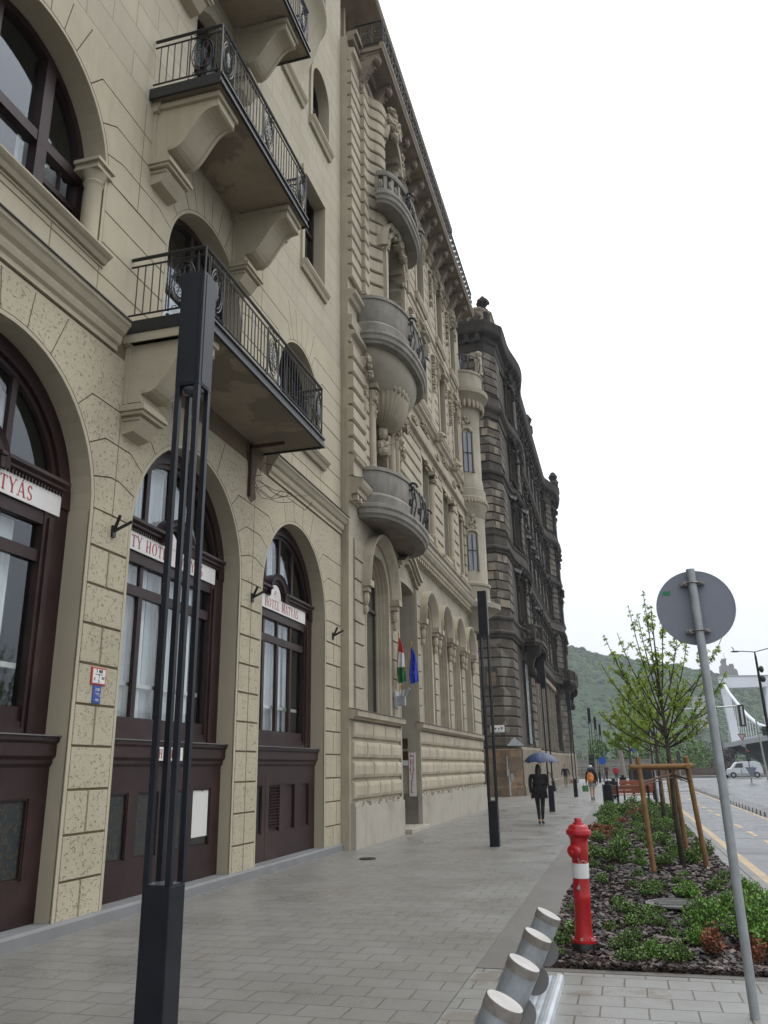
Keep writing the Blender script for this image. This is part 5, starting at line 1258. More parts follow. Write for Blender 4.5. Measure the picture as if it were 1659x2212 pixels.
# tilted separator blocks along the tram lane
blk=mat('separator_block',(.22,.22,.225),.5,var=.2,stain=.3)
b0=None
for i in range(48):
    y=17.5+.92*i
    mb=MB(); mb.prism([(-.33,0,0),(.33,0,0),(.33,.5,0),(-.33,.5,0)],[(-.31,.20,.15),(.31,.20,.15),(.31,.44,.15),(-.31,.44,.15)]) if b0 is None else None
    if b0 is None:
        b0=mb.build('separator_block',blk,None); b0.location=(4.56,y,-.044); tag(b0,'grey sloping separator block in the row on the wet road','block','grey separator blocks beside the tram lane')
    else:
        c=b0.copy(); COL.objects.link(c); c.location=(4.56,y,-.044)
# manhole cover in the pavement and in the bed
def manhole(x,y,z,r,lab,m):
    t_=thing('manhole_cover',(x,y,z),lab,'manhole cover'); mb=MB(); mb.lathe(x,y,[(r*1.0,z),(r*1.0,z+.02),(r*.86,z+.02),(r*.86,z)],32); mb.build('rim',m,t_)
    mb=MB(); mb.lathe(x,y,[(.001,z),(r*.85,z),(r*.85,z+.012),(.001,z+.015)],32)
    for a in range(12): mb.box(x-r*.7,x+r*.7,y-r*.7+a*r*.127,y-r*.7+a*r*.127+.02,z+.014,z+.02) if abs(a-5.5)<4 else None
    mb.build('lid',m,t_)
castiron=mat('cast_iron',(.05,.045,.045),.5,metal=.4,bump=.4,bscale=60,var=.3,stain=.4)
manhole(-4.9,16.2,0.0,.16,'small rusty cover in the paving beside the cream wall',castiron)
manhole(.42,11.05,.075,.34,'round grey manhole cover among planting and bark',mat('concrete_lid',(.14,.135,.13),.6,bump=.4,bscale=50,var=.2,stain=.4))
# planting bed
mb=MB(); nx,ny=10,60; g=[[ (PX0+(PX1-PX0)*i/nx, PY0+(PY1-PY0)*j/ny, -.05+(.05+.03*math.sin(i*1.7+j*.9))*(1 if 0<i<nx and 0<j<ny else 0)) for i in range(nx+1)] for j in range(ny+1)]
mb.rings(g,False,False); mb.build('planting_bed',darkearth,None,smooth=True,kind='structure')
bark=[mat('bark_%s'%n,c,.5,var=.25,vscale=9) for n,c in (('dark',(.034,.021,.019)),('mid',(.072,.045,.040)),('light',(.15,.10,.085)))]
mb=MB(); rnd=random.Random(4)
for i in range(15000):
    x=rnd.uniform(PX0+.02,PX1-.02); t=rnd.random()**1.9; y=PY0+.03+t*(24)
    s=rnd.uniform(.016,.042)*(1+.8*(y-8)/20); l=s*rnd.uniform(1.2,2.6); a=rnd.uniform(0,6.3); tl=rnd.uniform(-.35,.35); z=.0+rnd.uniform(-.005,.035)
    ca,sa=math.cos(a),math.sin(a); mb.cur=rnd.choices((0,1,2),(.5,.36,.14))[0]
    p=[]
    for (u,v,wz) in ((-l/2,-s/2,-l/2*tl),(l/2,-s*.35,l/2*tl),(l/2*.8,s/2,l/2*tl+s*.3),(-l/2,s/2,-l/2*tl+s*.3)): p.append((x+u*ca-v*sa,y+u*sa+v*ca,z+wz+.01))
    th=s*.22
    mb.hexa([(a_,b_,c_-th) for a_,b_,c_ in p]+p)
mb.build('bark_mulch',bark,None,kind='stuff')
tag(bpy.data.objects['bark_mulch'],'dark purple brown bark mulch covering the planting bed','mulch')
# ================================================================== street furniture
anth = mat('anthracite_coating', (.0085,.0105,.016), .42, spec=.28, bump=.12, bscale=120, var=.15, vscale=3, stain=.15, stcol=(.07,.075,.08))
lensm= mat('lamp_glass', (.08,.085,.09), .08, var=.1)
def make_lamp(lab):
    L=thing('lamp_post',(0,0,0),lab,'lamp post','square four legged lamp posts along the pavement'); h=.103
    m=MB(); m.box(-h,h,-h,h,-.02,.93); m.build('pedestal',anth,L,bevel=.006)
    m=MB(); m.box(-h+.01,h-.01,-h+.01,h-.01,.935,.94); m.build('pedestal_cap',mat('glossy_grey_cap',(.12,.125,.14),.2,var=.1),L)  # pedestal top in a lighter, glossier grey than the coating
    t=.042
    for sx in (-1,1):
        for sy in (-1,1):
            m=MB(); x0=sx*h-(t if sx>0 else 0); y0=sy*h-(t if sy>0 else 0); m.box(x0+.001,x0+t-.001,y0+.001,y0+t-.001,.932,4.6)
            m.build('strut',anth,L)
    m=MB(); m.box(-h-.002,h+.002,-h-.002,h+.002,4.58,5.61); m.build('lamp_head',anth,L,bevel=.005)
    for sx,sy in ((1,0),(0,-1)):      # cover panel seams
        m=MB()
        if sx: m.box(h+.0021,h+.006,-h+.035,h-.035,4.6,5.59)
        else: m.box(-h+.035,h-.035,-h-.006,-h-.0021,4.6,5.59)
        m.build('cover_panel',anth,L)
    m=MB(); m.lathe(0,0,[(.088,4.579),(.088,4.565),(.075,4.545),(.04,4.53),(.005,4.525)],20); m.build('lens',lensm,L,smooth=True)
    return L
l0=make_lamp('nearest tall four legged lamp post in front of the hotel windows'); l0.location=(-3.055,5.375,0)
for x,y,s,l in ((-2.86,19.02,1,'second lamp post standing beside the grey building base'),(-2.77,33.2,1,'third lamp post right behind the umbrella walker'),(-2.70,48.3,1,'fourth lamp post in front of the far end of sooty building'),(-2.48,73.0,1.11,'fifth lamp post against the green hill'),(-2.42,86.1,1.10,'sixth lamp post against the green hill'),(-2.36,100.0,1.08,'seventh and farthest lamp post against the hill')):
    dup(l0,None,(x,y,0),None,l,s)
# ---- leaning bicycle-stand posts with tread plate
zinc = mat('zinc_pipe', (.40,.43,.45), .42, metal=.45, bump=.25, bscale=40, var=.22, vscale=7, stain=.5, stcol=(.20,.155,.11))
capm = mat('pale_cap', (.46,.44,.415), .6, bump=.3, bscale=90, var=.12, vscale=9, stain=.4, stcol=(.32,.27,.22))
def make_stand():
    T=thing('bicycle_post',(0,0,0),'leaning galvanised bicycle post with pale round top','bicycle stand','leaning bicycle posts at the planting bed corner'); r=.092
    ax=Vector((.44,-.02,.90)).normalized(); e1=Vector((ax.z,0,-ax.x)).normalized(); e2=ax.cross(e1)
    def ring(t,rr): return [tuple(ax*t+(e1*math.cos(a)+e2*math.sin(a))*rr) for a in [2*math.pi*k/32 for k in range(32)]]
    m=MB(); m.rings([ring(-.02,r),ring(.60,r)]); m.build('pipe',zinc,T,smooth=True,autosm=True)
    m=MB(); m.rings([ring(.602,r+.003),ring(.652,r+.003)],True,False); m.build('collar',mat('rusty_collar',(.30,.27,.24),.5,metal=.4,var=.25,vscale=14,stain=.9,stcol=(.17,.115,.07)),T,smooth=True)
    m=MB(); m.rings([ring(.60,r-.001),ring(.655,r-.001)]); m.build('cap',capm,T)
    m=MB(); c=ax*.40+e1*(r-.01)     # half-round lug on the street side
    P=[c+e1*0+ax*.095]+[c+(e1*math.cos(R_(a))*.085+ax*math.sin(R_(a))*.095) for a in range(75,-91,-15)]
    m.prism([tuple(q-e2*.004) for q in P],[tuple(q+e2*.004) for q in P]); m.build('lug',mat('dull_steel',(.22,.21,.205),.5,metal=.5,var=.2,stain=.4),T)
    return T
bs=make_stand()
ys=[2.7,3.55,4.40,5.22,6.04,6.87]
labs=['nearest leaning bicycle post cut by the lower edge','hidden bicycle post','first leaning bicycle post from the bottom edge','second leaning bicycle post from the bottom edge','third leaning bicycle post, overlapping the bed corner','farthest leaning bicycle post beside the granite strip']
for i,y in enumerate(ys):
    if i<2: continue
    if i==2: bs.location=(-.94,y,0); bs['label']=labs[2]
    else: dup(bs,None,(-.94,y,0),None,labs[i])
plate=mat('tread_plate', (.62,.66,.69), .38, metal=.35, bump=.3, bscale=30, var=.15, vscale=4, stain=.3, stcol=(.25,.25,.24))
T=thing('tread_plate',(-.77,5,0),'ribbed steel tread plate beneath the leaning bicycle posts','metal plate')
m=MB(); m.box(-.90,-.68,2.2,7.50,.0,.035); m.build('deck',plate,T)
m=MB()
for i in range(118):
    y=2.24+.0446*i
    for x in (-.885,-.835,-.785,-.735): m.tube([(x,y,.037),(x+.018,y+.010,.043),(x+.036,y,.037)],.0045,4)
m.build('raised_pattern',plate,T)
m=MB(); m.pr_vw([(-.7,.0),(-.625,.0),(-.63,.05),(-.65,.062),(-.675,.062),(-.69,.036),(-.7,.036)],2.2,7.46)
m.v=[(y,x,z) for x,y,z in m.v]; m.v=[(v[0],v[1],v[2]) for v in m.v]; m.build('edge_rail',plate,T)
# ---- fire hydrant
redp=mat('hydrant_red',(.42,.008,.012),.32,bump=.1,bscale=50,var=.14,vscale=8,stain=.35,stcol=(.16,.01,.012))
T=thing('fire_hydrant',(-.51,8.55,0),'red fire hydrant with white band standing in the planting bed','hydrant')
cx,cy=-.515,8.55
m=MB(); m.lathe(cx,cy,[(.105,.0),(.105,.09),(.1,.1)],24); m.build('buried_foot',mat('wet_black',(.012,.01,.01),.35,var=.2),T,smooth=True,autosm=True)
m=MB(); m.lathe(cx,cy,[(.088,.10),(.088,.135),(.082,.15),(.080,.17),(.076,.2),(.075,.44),(.078,.45),(.078,.50),(.0755,.51),(.0755,.64)],28); m.build('barrel',redp,T,smooth=True,autosm=True)
m=MB(); m.lathe(cx,cy,[(.078,.64),(.0785,.645),(.0785,.765),(.078,.77)],28); m.build('white_band',mat('band_white',(.62,.61,.60),.45,var=.06,stain=.2,stcol=(.4,.4,.4)),T,smooth=True)
m=MB(); m.lathe(cx,cy,[(.0755,.77),(.0755,.82),(.080,.84),(.082,.93),(.080,.95),(.084,.985),(.100,1.01),(.116,1.022),(.118,1.05),(.114,1.062),(.098,1.066),(.094,1.074),(.092,1.09),(.078,1.106),(.052,1.112),(.050,1.125),(.036,1.128),(.034,1.158),(.028,1.168),(.002,1.170)],28); m.build('head',redp,T,smooth=True,autosm=True)
m=MB()
for s in (-1,1):   # side outlets with caps, one turned towards us
    pass
def outlet(d,u):
    a=Vector(d).normalized(); b=a.orthogonal().normalized(); c=a.cross(b); o=Vector((cx,cy,.90))+a*.035
    rs=[[tuple(o+a*t+(b*math.cos(2*math.pi*k/16)+c*math.sin(2*math.pi*k/16))*r) for k in range(16)] for t,r in ((0,.055),(.05,.055),(.052,.062),(.085,.062),(.095,.05),(.097,.022),(.125,.018))]
    u.rings(rs)
outlet((-.45,-.86,-.22),m); m.build('outlet',redp,T,smooth=True,autosm=True)
m=MB(); outlet((-.1,.94,-.1),m); m.build('outlet',redp,T,smooth=True,autosm=True)
m=MB(); m.tube([(cx-.02,cy-.10,.83),(cx+.0,cy-.098,.78),(cx+.03,cy-.088,.80),(cx+.07,cy-.06,.78)],.004,5); m.build('chain',mat('chain',(.3,.25,.22),.4,metal=.5),T)
m=MB(); m.lathe(cx,cy,[(.112,.098),(.112,.122),(.08,.125)],24); 
m.build('flange',redp,T,smooth=True,autosm=True)
for a in range(20,380,60):
    m=MB(); m.lathe(cx+.098*math.cos(R_(a)),cy+.098*math.sin(R_(a)),[(.013,.121),(.013,.142),(.004,.146)],6); m.build('bolt',mat('bolt_metal',(.45,.35,.33),.4,metal=.5),T)
m=MB(); m.pr_uw([(-.035,.56),(-.01,.60),(-.0,.575),(.0,.555),(-.005,.53),(-.02,.545)],0,.002); m.v=[(cx-.005+x,cy-.0785+abs(x+.02)*.15-.0,z) for x,y,z in m.v]
m.v=[(x,y+(i%2)*0,z) for i,(x,y,z) in enumerate(m.v)]; m.build('worn_sticker',mat('sticker_grey',(.35,.3,.3),.6,var=.4,vscale=60),T)
T.rotation_euler.y=.03
# ---- round traffic sign seen from behind
T=thing('traffic_sign',(.69,6.72,0),'back of a round grey traffic sign on galvanised pole','sign')
galv=mat('galvanised_pole',(.33,.35,.36),.5,metal=.35,bump=.25,bscale=70,var=.14,vscale=9,stain=.2,stcol=(.2,.2,.2))
sx,sy=.675,6.73
m=MB(); m.tube([(sx+.012,sy,-.02),(sx,sy,1.5),(sx-.03,sy,3.11)],.033,20); m.build('pole',galv,T,smooth=True,autosm=True)
m=MB(); zc=2.815; N=48; xo=sx-.02
yb=sy+.055
A=[(xo+.288*math.cos(2*math.pi*k/N),yb,zc+.288*math.sin(2*math.pi*k/N)) for k in range(N)]; B_=[(x,yb+.012,z) for x,y,z in A]; m.prism(A,B_)
A=[(xo+.288*math.cos(2*math.pi*k/N),yb-.004,zc+.288*math.sin(2*math.pi*k/N)) for k in range(N)]
m.build('disc',mat('sign_back_grey',(.175,.19,.225),.6,var=.05,vscale=3,bump=.05),T)
m=MB(); rs=[[(xo+r*math.cos(2*math.pi*k/N),y,zc+r*math.sin(2*math.pi*k/N)) for k in range(N)] for r,y in ((.289,yb-.002),(.292,yb-.004),(.294,yb+.006),(.292,yb+.016),(.285,yb+.016))]; m.rings(rs,True,False); m.build('rim',mat('sign_rim',(.28,.28,.3),.4,metal=.4),T,smooth=True)
for z in (3.0,2.625):
    m=MB(); m.tube([(sx-.027+.042*math.cos(R_(a)),sy+.042*math.sin(R_(a)),z) for a in range(160,381,20)],.006,5); m.box(sx-.115,sx-.062,sy+.0,sy+.05,z-.016,z+.016); m.box(sx+.01,sx+.062,sy+.0,sy+.05,z-.016,z+.016)
    for s in (-.09,.035): m.tube([(sx+s,sy-.03,z),(sx+s,sy+.02,z)],.011,6)
    m.box(sx-.10,sx+.05,sy+.040,sy+.052,z-.008,z+.008)
    m.build('clamp',mat('clamp_metal',(.30,.27,.25),.45,metal=.5,var=.3,vscale=30),T)
m=MB(); m.box(xo-.235,xo-.175,yb-.003,yb-.0005,zc+.11,zc+.143); m.build('green_sticker',mat('green_sticker',(.01,.22,.08),.5,var=.3,vscale=80),T)
# ---- second grey pole farther along the bed
m=MB(); m.tube([(1.31,42.4,-.02),(1.25,42.4,3.3)],.085,14); m.tube([(1.31,42.4,-.02),(1.31,42.4,.5)],.1,14); tag(m.build('steel_pole',galv,None,smooth=True,autosm=True),'plain grey pole rising behind the wooden benches','pole')
# ---- litter bins and benches
def make_bin(lab):
    B=thing('litter_bin',(0,0,0),lab,'litter bin','dark metal litter bins'); r=.22
    m=MB(); P=[(r*math.cos(R_(a)),r*math.sin(R_(a))*.8) for a in range(0,360,18)]
    m.rings([[(x*k,y*k,z) for x,y in P] for z,k in ((.06,.92),(.10,1),(.80,1),(.84,.96))]); m.build('body',anth,B)
    m=MB(); m.rings([[(x*k,y*k,z) for x,y in P] for z,k in ((.84,.5),(.9,.45),(.96,.45))]); m.build('neck',anth,B)
    m=MB(); m.rings([[(x*k,y*k,z) for x,y in P] for z,k in ((.965,.95),(.99,1.0),(1.005,.98))]); m.build('lid',mat('bin_lid',(.16,.17,.18),.3,metal=.4),B)
    m=MB(); m.box(-.05,.05,-.05,.05,-.01,.06); m.build('foot',anth,B)
    return B
b_=make_bin('dark litter bin beside the first bench at the bed end'); b_.location=(-.80,38.35,0)
dup(b_,None,(-.62,45.3,0),None,'dark litter bin behind the first bin'); 
dup(b_,None,(-.2,60.0,0),None,'distant litter bin behind the benches')
benchwood=mat('bench_wood',(.33,.085,.035),.4,bump=.2,bscale=30,var=.2,vscale=5)
def make_bench(lab):
    B=thing('wooden_bench',(0,0,0),lab,'bench','red brown wooden benches')
    for x in (-.62,.62):
        m=MB(); m.pr_vw([(-.04,0),(.05,0),(.02,.82),(-.05,.82)],x-.04,x+.04); m.box(x-.04,x+.04,.0,.46,.34,.41); m.box(x-.04,x+.04,.38,.45,0,.34); m.build('leg',anth,B,bevel=.004)
    for k,(z0,z1) in enumerate(((.50,.62),(.64,.76))): 
        m=MB(); m.box(-.80,.80,.03,.065,z0,z1); m.build('back_plank',benchwood,B,bevel=.005)
    m=MB(); m.box(-.80,.80,-.02,.08,.775,.81); m.build('top_plank',mat('bench_top',(.30,.16,.10),.4,var=.2),B,bevel=.004)
    for k in range(3):
        m=MB(); m.box(-.80,.80,.07+.13*k,.18+.13*k,.412,.445); m.build('seat_plank',benchwood,B,bevel=.004)
    return B
n0=make_bench('nearer red brown bench behind the planting bed'); n0.location=(.22,37.55,0)
dup(n0,None,(.55,44.5,0),math.pi,'farther red brown bench behind the nearer one',1.12)
m=MB(); m.box(-.75,.75,-.3,.3,.25,1.2); 
for k in range(16): m.box(-.74+.095*k,-.70+.095*k,-.33,-.30,.3,1.28)
m.box(-.7,.7,-.25,.25,.0,.25); o=m.build('black_planter_box',mat('black_box',(.012,.013,.015),.5,var=.2),None); o.location=(.95,58,0); tag(o,'black slatted planter box with grass behind the benches','planter')
m=MB(); rn=random.Random(9)
for k in range(260):
    x=rn.uniform(-.7,.7); y=rn.uniform(-.2,.2); h=rn.uniform(.15,.5); a=rn.uniform(-.15,.15); m.poly([(x,y,1.18),(x+.02,y,1.18),(x+a+.005,y+rn.uniform(-.1,.1),1.18+h)])
o2=m.build('box_grass',mat('box_grass',(.03,.05,.035),.8,var=.3),None); o2.location=(.95,58,0); tag(o2,'dark grassy tuft growing in the black box','plant')
# ---- double-armed street lamp with cameras, right edge
T=thing('double_arm_lamp',(9.5,62,0),'tall dark pole with double lamp arms and cameras at right edge','street lamp')
m=MB(); m.tube([(9.62,62,-.05),(9.55,62,4),(9.45,62,8.5),(9.43,62,8.95)],[.13,.11,.075,.05],12); m.build('pole',anth,T,smooth=True)
m=MB(); m.tube([(9.43,62,8.95),(8.7,62,9.03),(8.0,62,9.08)],.03,8); m.build('arm',anth,T); m=MB(); m.tube([(9.43,62,8.95),(10.2,62,9.12),(11.0,62,9.3)],.03,8); m.build('arm',anth,T)
for x,z in ((8.2,9.06),(10.9,9.28)):
    m=MB(); m.blob((x,62,z-.02),(.32,.12,.06),10,6); m.build('lamp_head',anth,T,smooth=True)
m=MB(); m.box(8.08,8.12,61.98,62.02,9.1,9.25); m.tube([(8.1,62,9.2),(8.0,62,9.38)],.03,5); m.build('perched_sensor',anth,T)
for z,d in ((7.75,.16),(7.1,.2)): m=MB(); m.blob((9.68,61.9,z),(d,.16,.24),10,8); m.box(9.5,9.7,61.9,62,z-.04,z+.04); m.build('camera_dome',mat('camera_black',(.02,.02,.022),.3),T,smooth=True)
m=MB(); m.box(9.15,9.42,61.8,62.0,3.35,3.95); m.blob((9.2,61.75,3.75),(.12,.14,.12)); m.box(8.85,9.5,61.9,61.95,3.5,3.54); m.build('signal_box',mat('signal_black',(.02,.02,.02),.4),T)
# ---- overhead mast arm with hanging signal (back view)
T=thing('mast_arm_signal',(10.5,100,0),'traffic signal hanging from a long white mast arm over the road','traffic light')
S_=62/62
m=MB(); m.tube([(.9,62,5.15),(3.8,62,5.22),(6.4,62,5.30),(8.16,62,5.36)],[.05,.055,.06,.06],8); m.build('arm',mat('white_tube',(.55,.56,.56),.4,metal=.2),T,smooth=True)
m=MB(); m.box(7.82,8.22,61.9,61.96,3.98,5.42); m.build('backboard',mat('signal_black',(.02,.02,.02),.4),T); m=MB(); m.box(7.96,8.08,61.8,61.9,4.1,5.3); m.build('mounting_rail',mat('white_tube'  ,(.5,.5,.5)),T)
m=MB()
for z in (4.3,4.7,5.1): m.tube([(8.02,61.97,z),(8.02,62.15,z)],.14,12)
m.build('lamp_hoods',mat('signal_black',(.02,.02,.02)),T)
m=MB(); m.tube([(.9,62,-.05),(.9,62,5.2)],[.1,.07],10); m.build('post',galv,T,smooth=True)
# ---- tall dark pole and signals at the junction
def signal(x,y,z,lab,post=True,r=.0):
    T=thing('traffic_light',(x,y,0),lab,'traffic light'); m=MB(); m.box(x-.17,x+.17,y,y+.2,z,z+1.0); m.build('housing',mat('signal_black',(.02,.02,.02)),T)
    for k in range(3):
        m=MB(); zz=z+.18+.32*k; m.tube([(x,y-.02,zz),(x,y-.14,zz+.02)],.13,12); m.build('hood',mat('signal_black',(.02,.02,.02)),T)
    if r:
        m=MB(); m.tube([(x,y-.145,z+.82),(x,y-.15,z+.82)],.11,12); m.build('red_lens',mat('red_lens',(.45,.03,.02),.3),T)
    if post: m=MB(); m.tube([(x,y+.1,-.05),(x,y+.1,z)],.06,8); m.build('post',galv,T)
    return T
T=thing('dark_mast',(10.9,106,0),'tall dark mast behind the round sign pole','pole')
m=MB(); m.tube([(11.15,106,-.05),(10.9,106,5.5),(10.6,106,10.8)],[.24,.17,.09],10); m.build('shaft',anth,T,smooth=True)
signal(11.45,100,2.15,'dark traffic light next to the tall mast',post=False); signal(5.35,92,1.75,'traffic light in front of green bank left of sign pole')
s_=signal(10.45,80.3,1.75,'red traffic light above the yield sign pole by the van',True,1)
T=thing('yield_sign',(10.3,80.2,0),'small triangular yield sign over the red traffic light','sign')
m=MB(); x,y,z=10.15,80.2,3.75; m.pr_uw([(x-.36,z+.3),(x+.36,z+.3),(x,z-.33)],y,y+.02); m.build('triangle',mat('yield_red',(.30,.08,.08),.5,var=.2),T)
m=MB(); m.pr_uw([(x-.22,z+.22),(x+.22,z+.22),(x,z-.18)],y-.004,y-.001); m.build('white_centre',mat('yield_white',(.45,.42,.42),.5),T)
m=MB(); m.tube([(x+.05,y+.05,z-.4),(x+.25,y+.05,2.6)],.03,6); m.box(x-.12,x+.2,y,y+.02,z-.8,z-.5); m.build('bracket',galv,T)
T=thing('blue_board',(10.45,79.9,0),'grey blue shield board seen against the white van','sign'); m=MB(); m.pr_uw([(10.0,1.25),(10.95,1.22),(10.75,.85),(10.55,.5),(10.35,.55),(10.2,.9)],79.85,79.9); m.build('board',mat('board_grey',(.17,.19,.25),.5,var=.15),T)
o=signal(-2.22,62,1.35,'dark pedestrian signal beside the fourth lamp post',True); 
T=thing('blue_round_sign',(-1.9,80,0),'blue round road sign beyond the walkers','sign'); m=MB(); m.tube([(-1.9,80,2.02),(-1.9,80.03,2.02)],.36,20); m.v=[(x,y,z) for x,y,z in m.v]; m.build('disc',mat('road_blue',(.01,.10,.42),.4),T); m=MB(); m.tube([(-1.9,80.1,0),(-1.9,80.1,2.4)],.04,6); m.build('post',galv,T)
T=thing('blue_square_sign',(1.2,60,0),'small blue sign hidden in the tree crown','sign'); m=MB(); m.box(.55,.95,59.9,59.93,2.5,2.95); m.build('panel',mat('road_blue',(.01,.10,.42)),T); m=MB(); m.tube([(.75,60,0),(.75,60,2.6)],.035,6); m.build('post',galv,T)
m=MB(); m.tube([(-.15,105,0),(-.4,105,4.3)],[.28,.22],8); tag(m.build('concrete_post',mat('concrete_post',(.25,.22,.19),.8,var=.15),None),'stout pale concrete post by the far riverside wall','post')
m=MB(); m.tube([(13.2,90,0),(12.8,90,7.0)],[.1,.07],8); tag(m.build('thin_mast',mat('pale_mast',(.33,.35,.30),.7),None),'thin pale mast in front of the bridge deck','pole')
# ---- white van
whitev=mat('van_white',(.62,.64,.67),.28,var=.04,spec=.6)
T=thing('white_van',(13.2,106,-.045),'white delivery van passing beyond the junction','van')
F=(0,106,1,0,0,-1)
m=MB(F); body=[(11.15,.30),(11.12,.75),(11.3,.95),(11.75,1.05),(12.2,1.62),(12.45,1.72),(14.3,1.74),(14.75,1.6),(15.0,1.0),(15.05,.35),(14.9,.25)]
m.prism([(a,-.85,b) for a,b in body],[(a,.85,b) for a,b in body]); m.build('body',whitev,T,bevel=.05)
m=MB(F); m.pr_uw([(12.0,1.08),(12.35,1.55),(12.95,1.58),(12.95,1.08)],.851,.86); m.build('side_window',mat('van_glass',(.06,.08,.08),.1),T)
for x in (11.85,14.35):
    m=MB(F); m.tube([(x,.7,.30),(x,.88,.30)],.33,16); w_=m.build('wheel',mat('tyre',(.012,.012,.012),.8),T)
    m=MB(F); m.tube([(x,.881,.30),(x,.89,.30)],.17,12); m.build('rim',steel,w_)
m=MB(F); m.box(13.0,13.015,.852,.858,.4,1.6); m.box(14.0,14.015,.852,.858,.4,1.6); m.box(11.3,15.0,.852,.87,.36,.44); m.build('door_line',mat('van_line',(.2,.2,.2),.5),T)
m=MB(F); add_text(m,'TR',.2,13.85,.86,1.12,align='LEFT'); m.build('lettering',mat('van_blue',(.05,.07,.25),.5),T)
m=MB(F); m.box(11.12,11.3,.6,.86,.8,.9); m.build('headlight',mat('lamp_clear',(.5,.5,.48),.2),T)
for i,x in enumerate((12.45,)):
    m=MB(); m.box(x,x+.12,103.2,103.3,-.05,.95); tag(m.build('bollard',galv,None),'low grey post standing in front of the white van','bollard')
# ================================================================== trees and planting
barkm=mat('tree_bark',(.032,.024,.02),.85,bump=.8,bscale=25,var=.3,vscale=6,col2=(.07,.055,.04))
leafs=[mat('leaf_%s'%n,c,.6,var=.25,vscale=5) for n,c in (('young',(.46,.60,.09)),('mid',(.32,.46,.07)),('deep',(.20,.33,.06)))]
for lm in leafs:      # thin leaves let some light through
    t=lm.node_tree; b=t.nodes['Principled BSDF']; tl=t.nodes.new('ShaderNodeBsdfTranslucent'); ms=t.nodes.new('ShaderNodeMixShader'); ms.inputs[0].default_value=.5
    src=b.inputs['Base Color'].links[0].from_socket; t.links.new(src,tl.inputs[0]); t.links.new(b.outputs[0],ms.inputs[1]); t.links.new(tl.outputs[0],ms.inputs[2]); t.links.new(ms.outputs[0],t.nodes['Material Output'].inputs[0])
def leaf(m,p,d,size,rn,n=5):
    """a small compound leaf: several narrow leaflets fanned along direction d"""
    d=Vector(d).normalized(); s=d.orthogonal().normalized(); a0=rn.uniform(0,6.3); s=(Matrix.Rotation(a0,3,d)@s)
    for k in range(n):
        f=(k-(n-1)/2)/max(1,(n-1)/2)*1.05
        q=(d*math.cos(f)+s*math.sin(f)).normalized(); q.z-=.25; wv=q.cross(Vector((rn.uniform(-1,1),rn.uniform(-1,1),rn.uniform(-.3,1)))).normalized()*size*.17
        l=size*rn.uniform(.7,1.1); a=Vector(p)
        m.poly([tuple(a),tuple(a+q*l*.5+wv),tuple(a+q*l),tuple(a+q*l*.5-wv)])
def bezier(p0,p1,p2,n): return [tuple(Vector(p0)*(1-t)**2+Vector(p1)*2*t*(1-t)+Vector(p2)*t*t) for t in [k/n for k in range(n+1)]]
def young_tree(x,y,h0,top,tips,seed,lab,dense=1.0,tr=.05,ls=.07,lean=0,name='young_street_tree',n_in=5):
    rn=random.Random(seed); T=thing(name,(x,y,0),lab,'tree')
    m=MB(); m.tube([(x,y,-.02),(x-.02+lean*.3,y,h0*.4),(x+lean*.8,y,h0*.8),(x+lean,y,h0)],[tr*1.15,tr,tr*.95,tr*.85],10); fork=Vector((x+lean,y,h0))
    m.build('trunk',barkm,T,smooth=True)
    m=MB(); L=MB(); m.tube([(x+lean,y,h0-.05),(x+lean-.015,y,h0+.5),(x+lean-.03,y,h0+1.0),(x+lean-.02,y+.02,top-.3)],[tr*.85,tr*.6,tr*.38,.006],8,False)
    def leaves(pts,t0,cnt,sz):
        for i in range(int(cnt)):
            t=t0+(1-t0)*rn.random(); k=min(len(pts)-2,int(t*(len(pts)-1))); f=t*(len(pts)-1)-k; p=Vector(pts[k]).lerp(Vector(pts[k+1]),f); dr=(Vector(pts[k+1])-Vector(pts[k])).normalized()
            o=Vector((rn.uniform(-1,1),rn.uniform(-1,1),rn.uniform(-.4,.9))); L.cur=rn.choices((0,1,2),(.42,.38,.2))[0]; leaf(L,p+o*.02,dr*.5+o,sz*rn.uniform(.7,1.25),rn)
    for (tx,tz,ty,st) in tips:
        z0=h0-.04+(max(0,min(1,(tz-2.6)/1.6))*rn.uniform(.15,.85) if not st else .9*rn.random()); p0=Vector((x+lean-.02*(z0-h0),y,z0)); p2=Vector((tx,y+ty,tz)); mid=p0.lerp(p2,.45); mid.x+= (tx-x)*.20; mid.y+=ty*.25; mid.z-=.10*abs(tx-x)
        pts=bezier(p0,mid,p2,10); m.tube(pts,[tr*.34*(1-.84*k/10)+.003 for k in range(11)],6,False)
        leaves(pts,.22,14*dense,ls*.78); leaves(pts,.72,12*dense,ls*.7)
        for b in range(n_in):
            k=rn.randrange(2,9); q=Vector(pts[k]); dr=(Vector(pts[k+1])-q).normalized(); side=Vector((rn.uniform(-1,1),rn.uniform(-1,1),rn.uniform(-.05,.6))); ln=rn.uniform(.2,.55)*(1.15-k/12)
            e=q+(dr*.6+side).normalized()*ln*1.3; pp=bezier(q,q.lerp(e,.5)+Vector((0,0,.04)),e,5); m.tube(pp,[.008*(1-.75*j/5)+.0015 for j in range(6)],4,False); leaves(pp,.2,10*dense,ls*.75)
    m.build('limbs',barkm,T,smooth=True); L.build('crown',leafs,T)
    return T
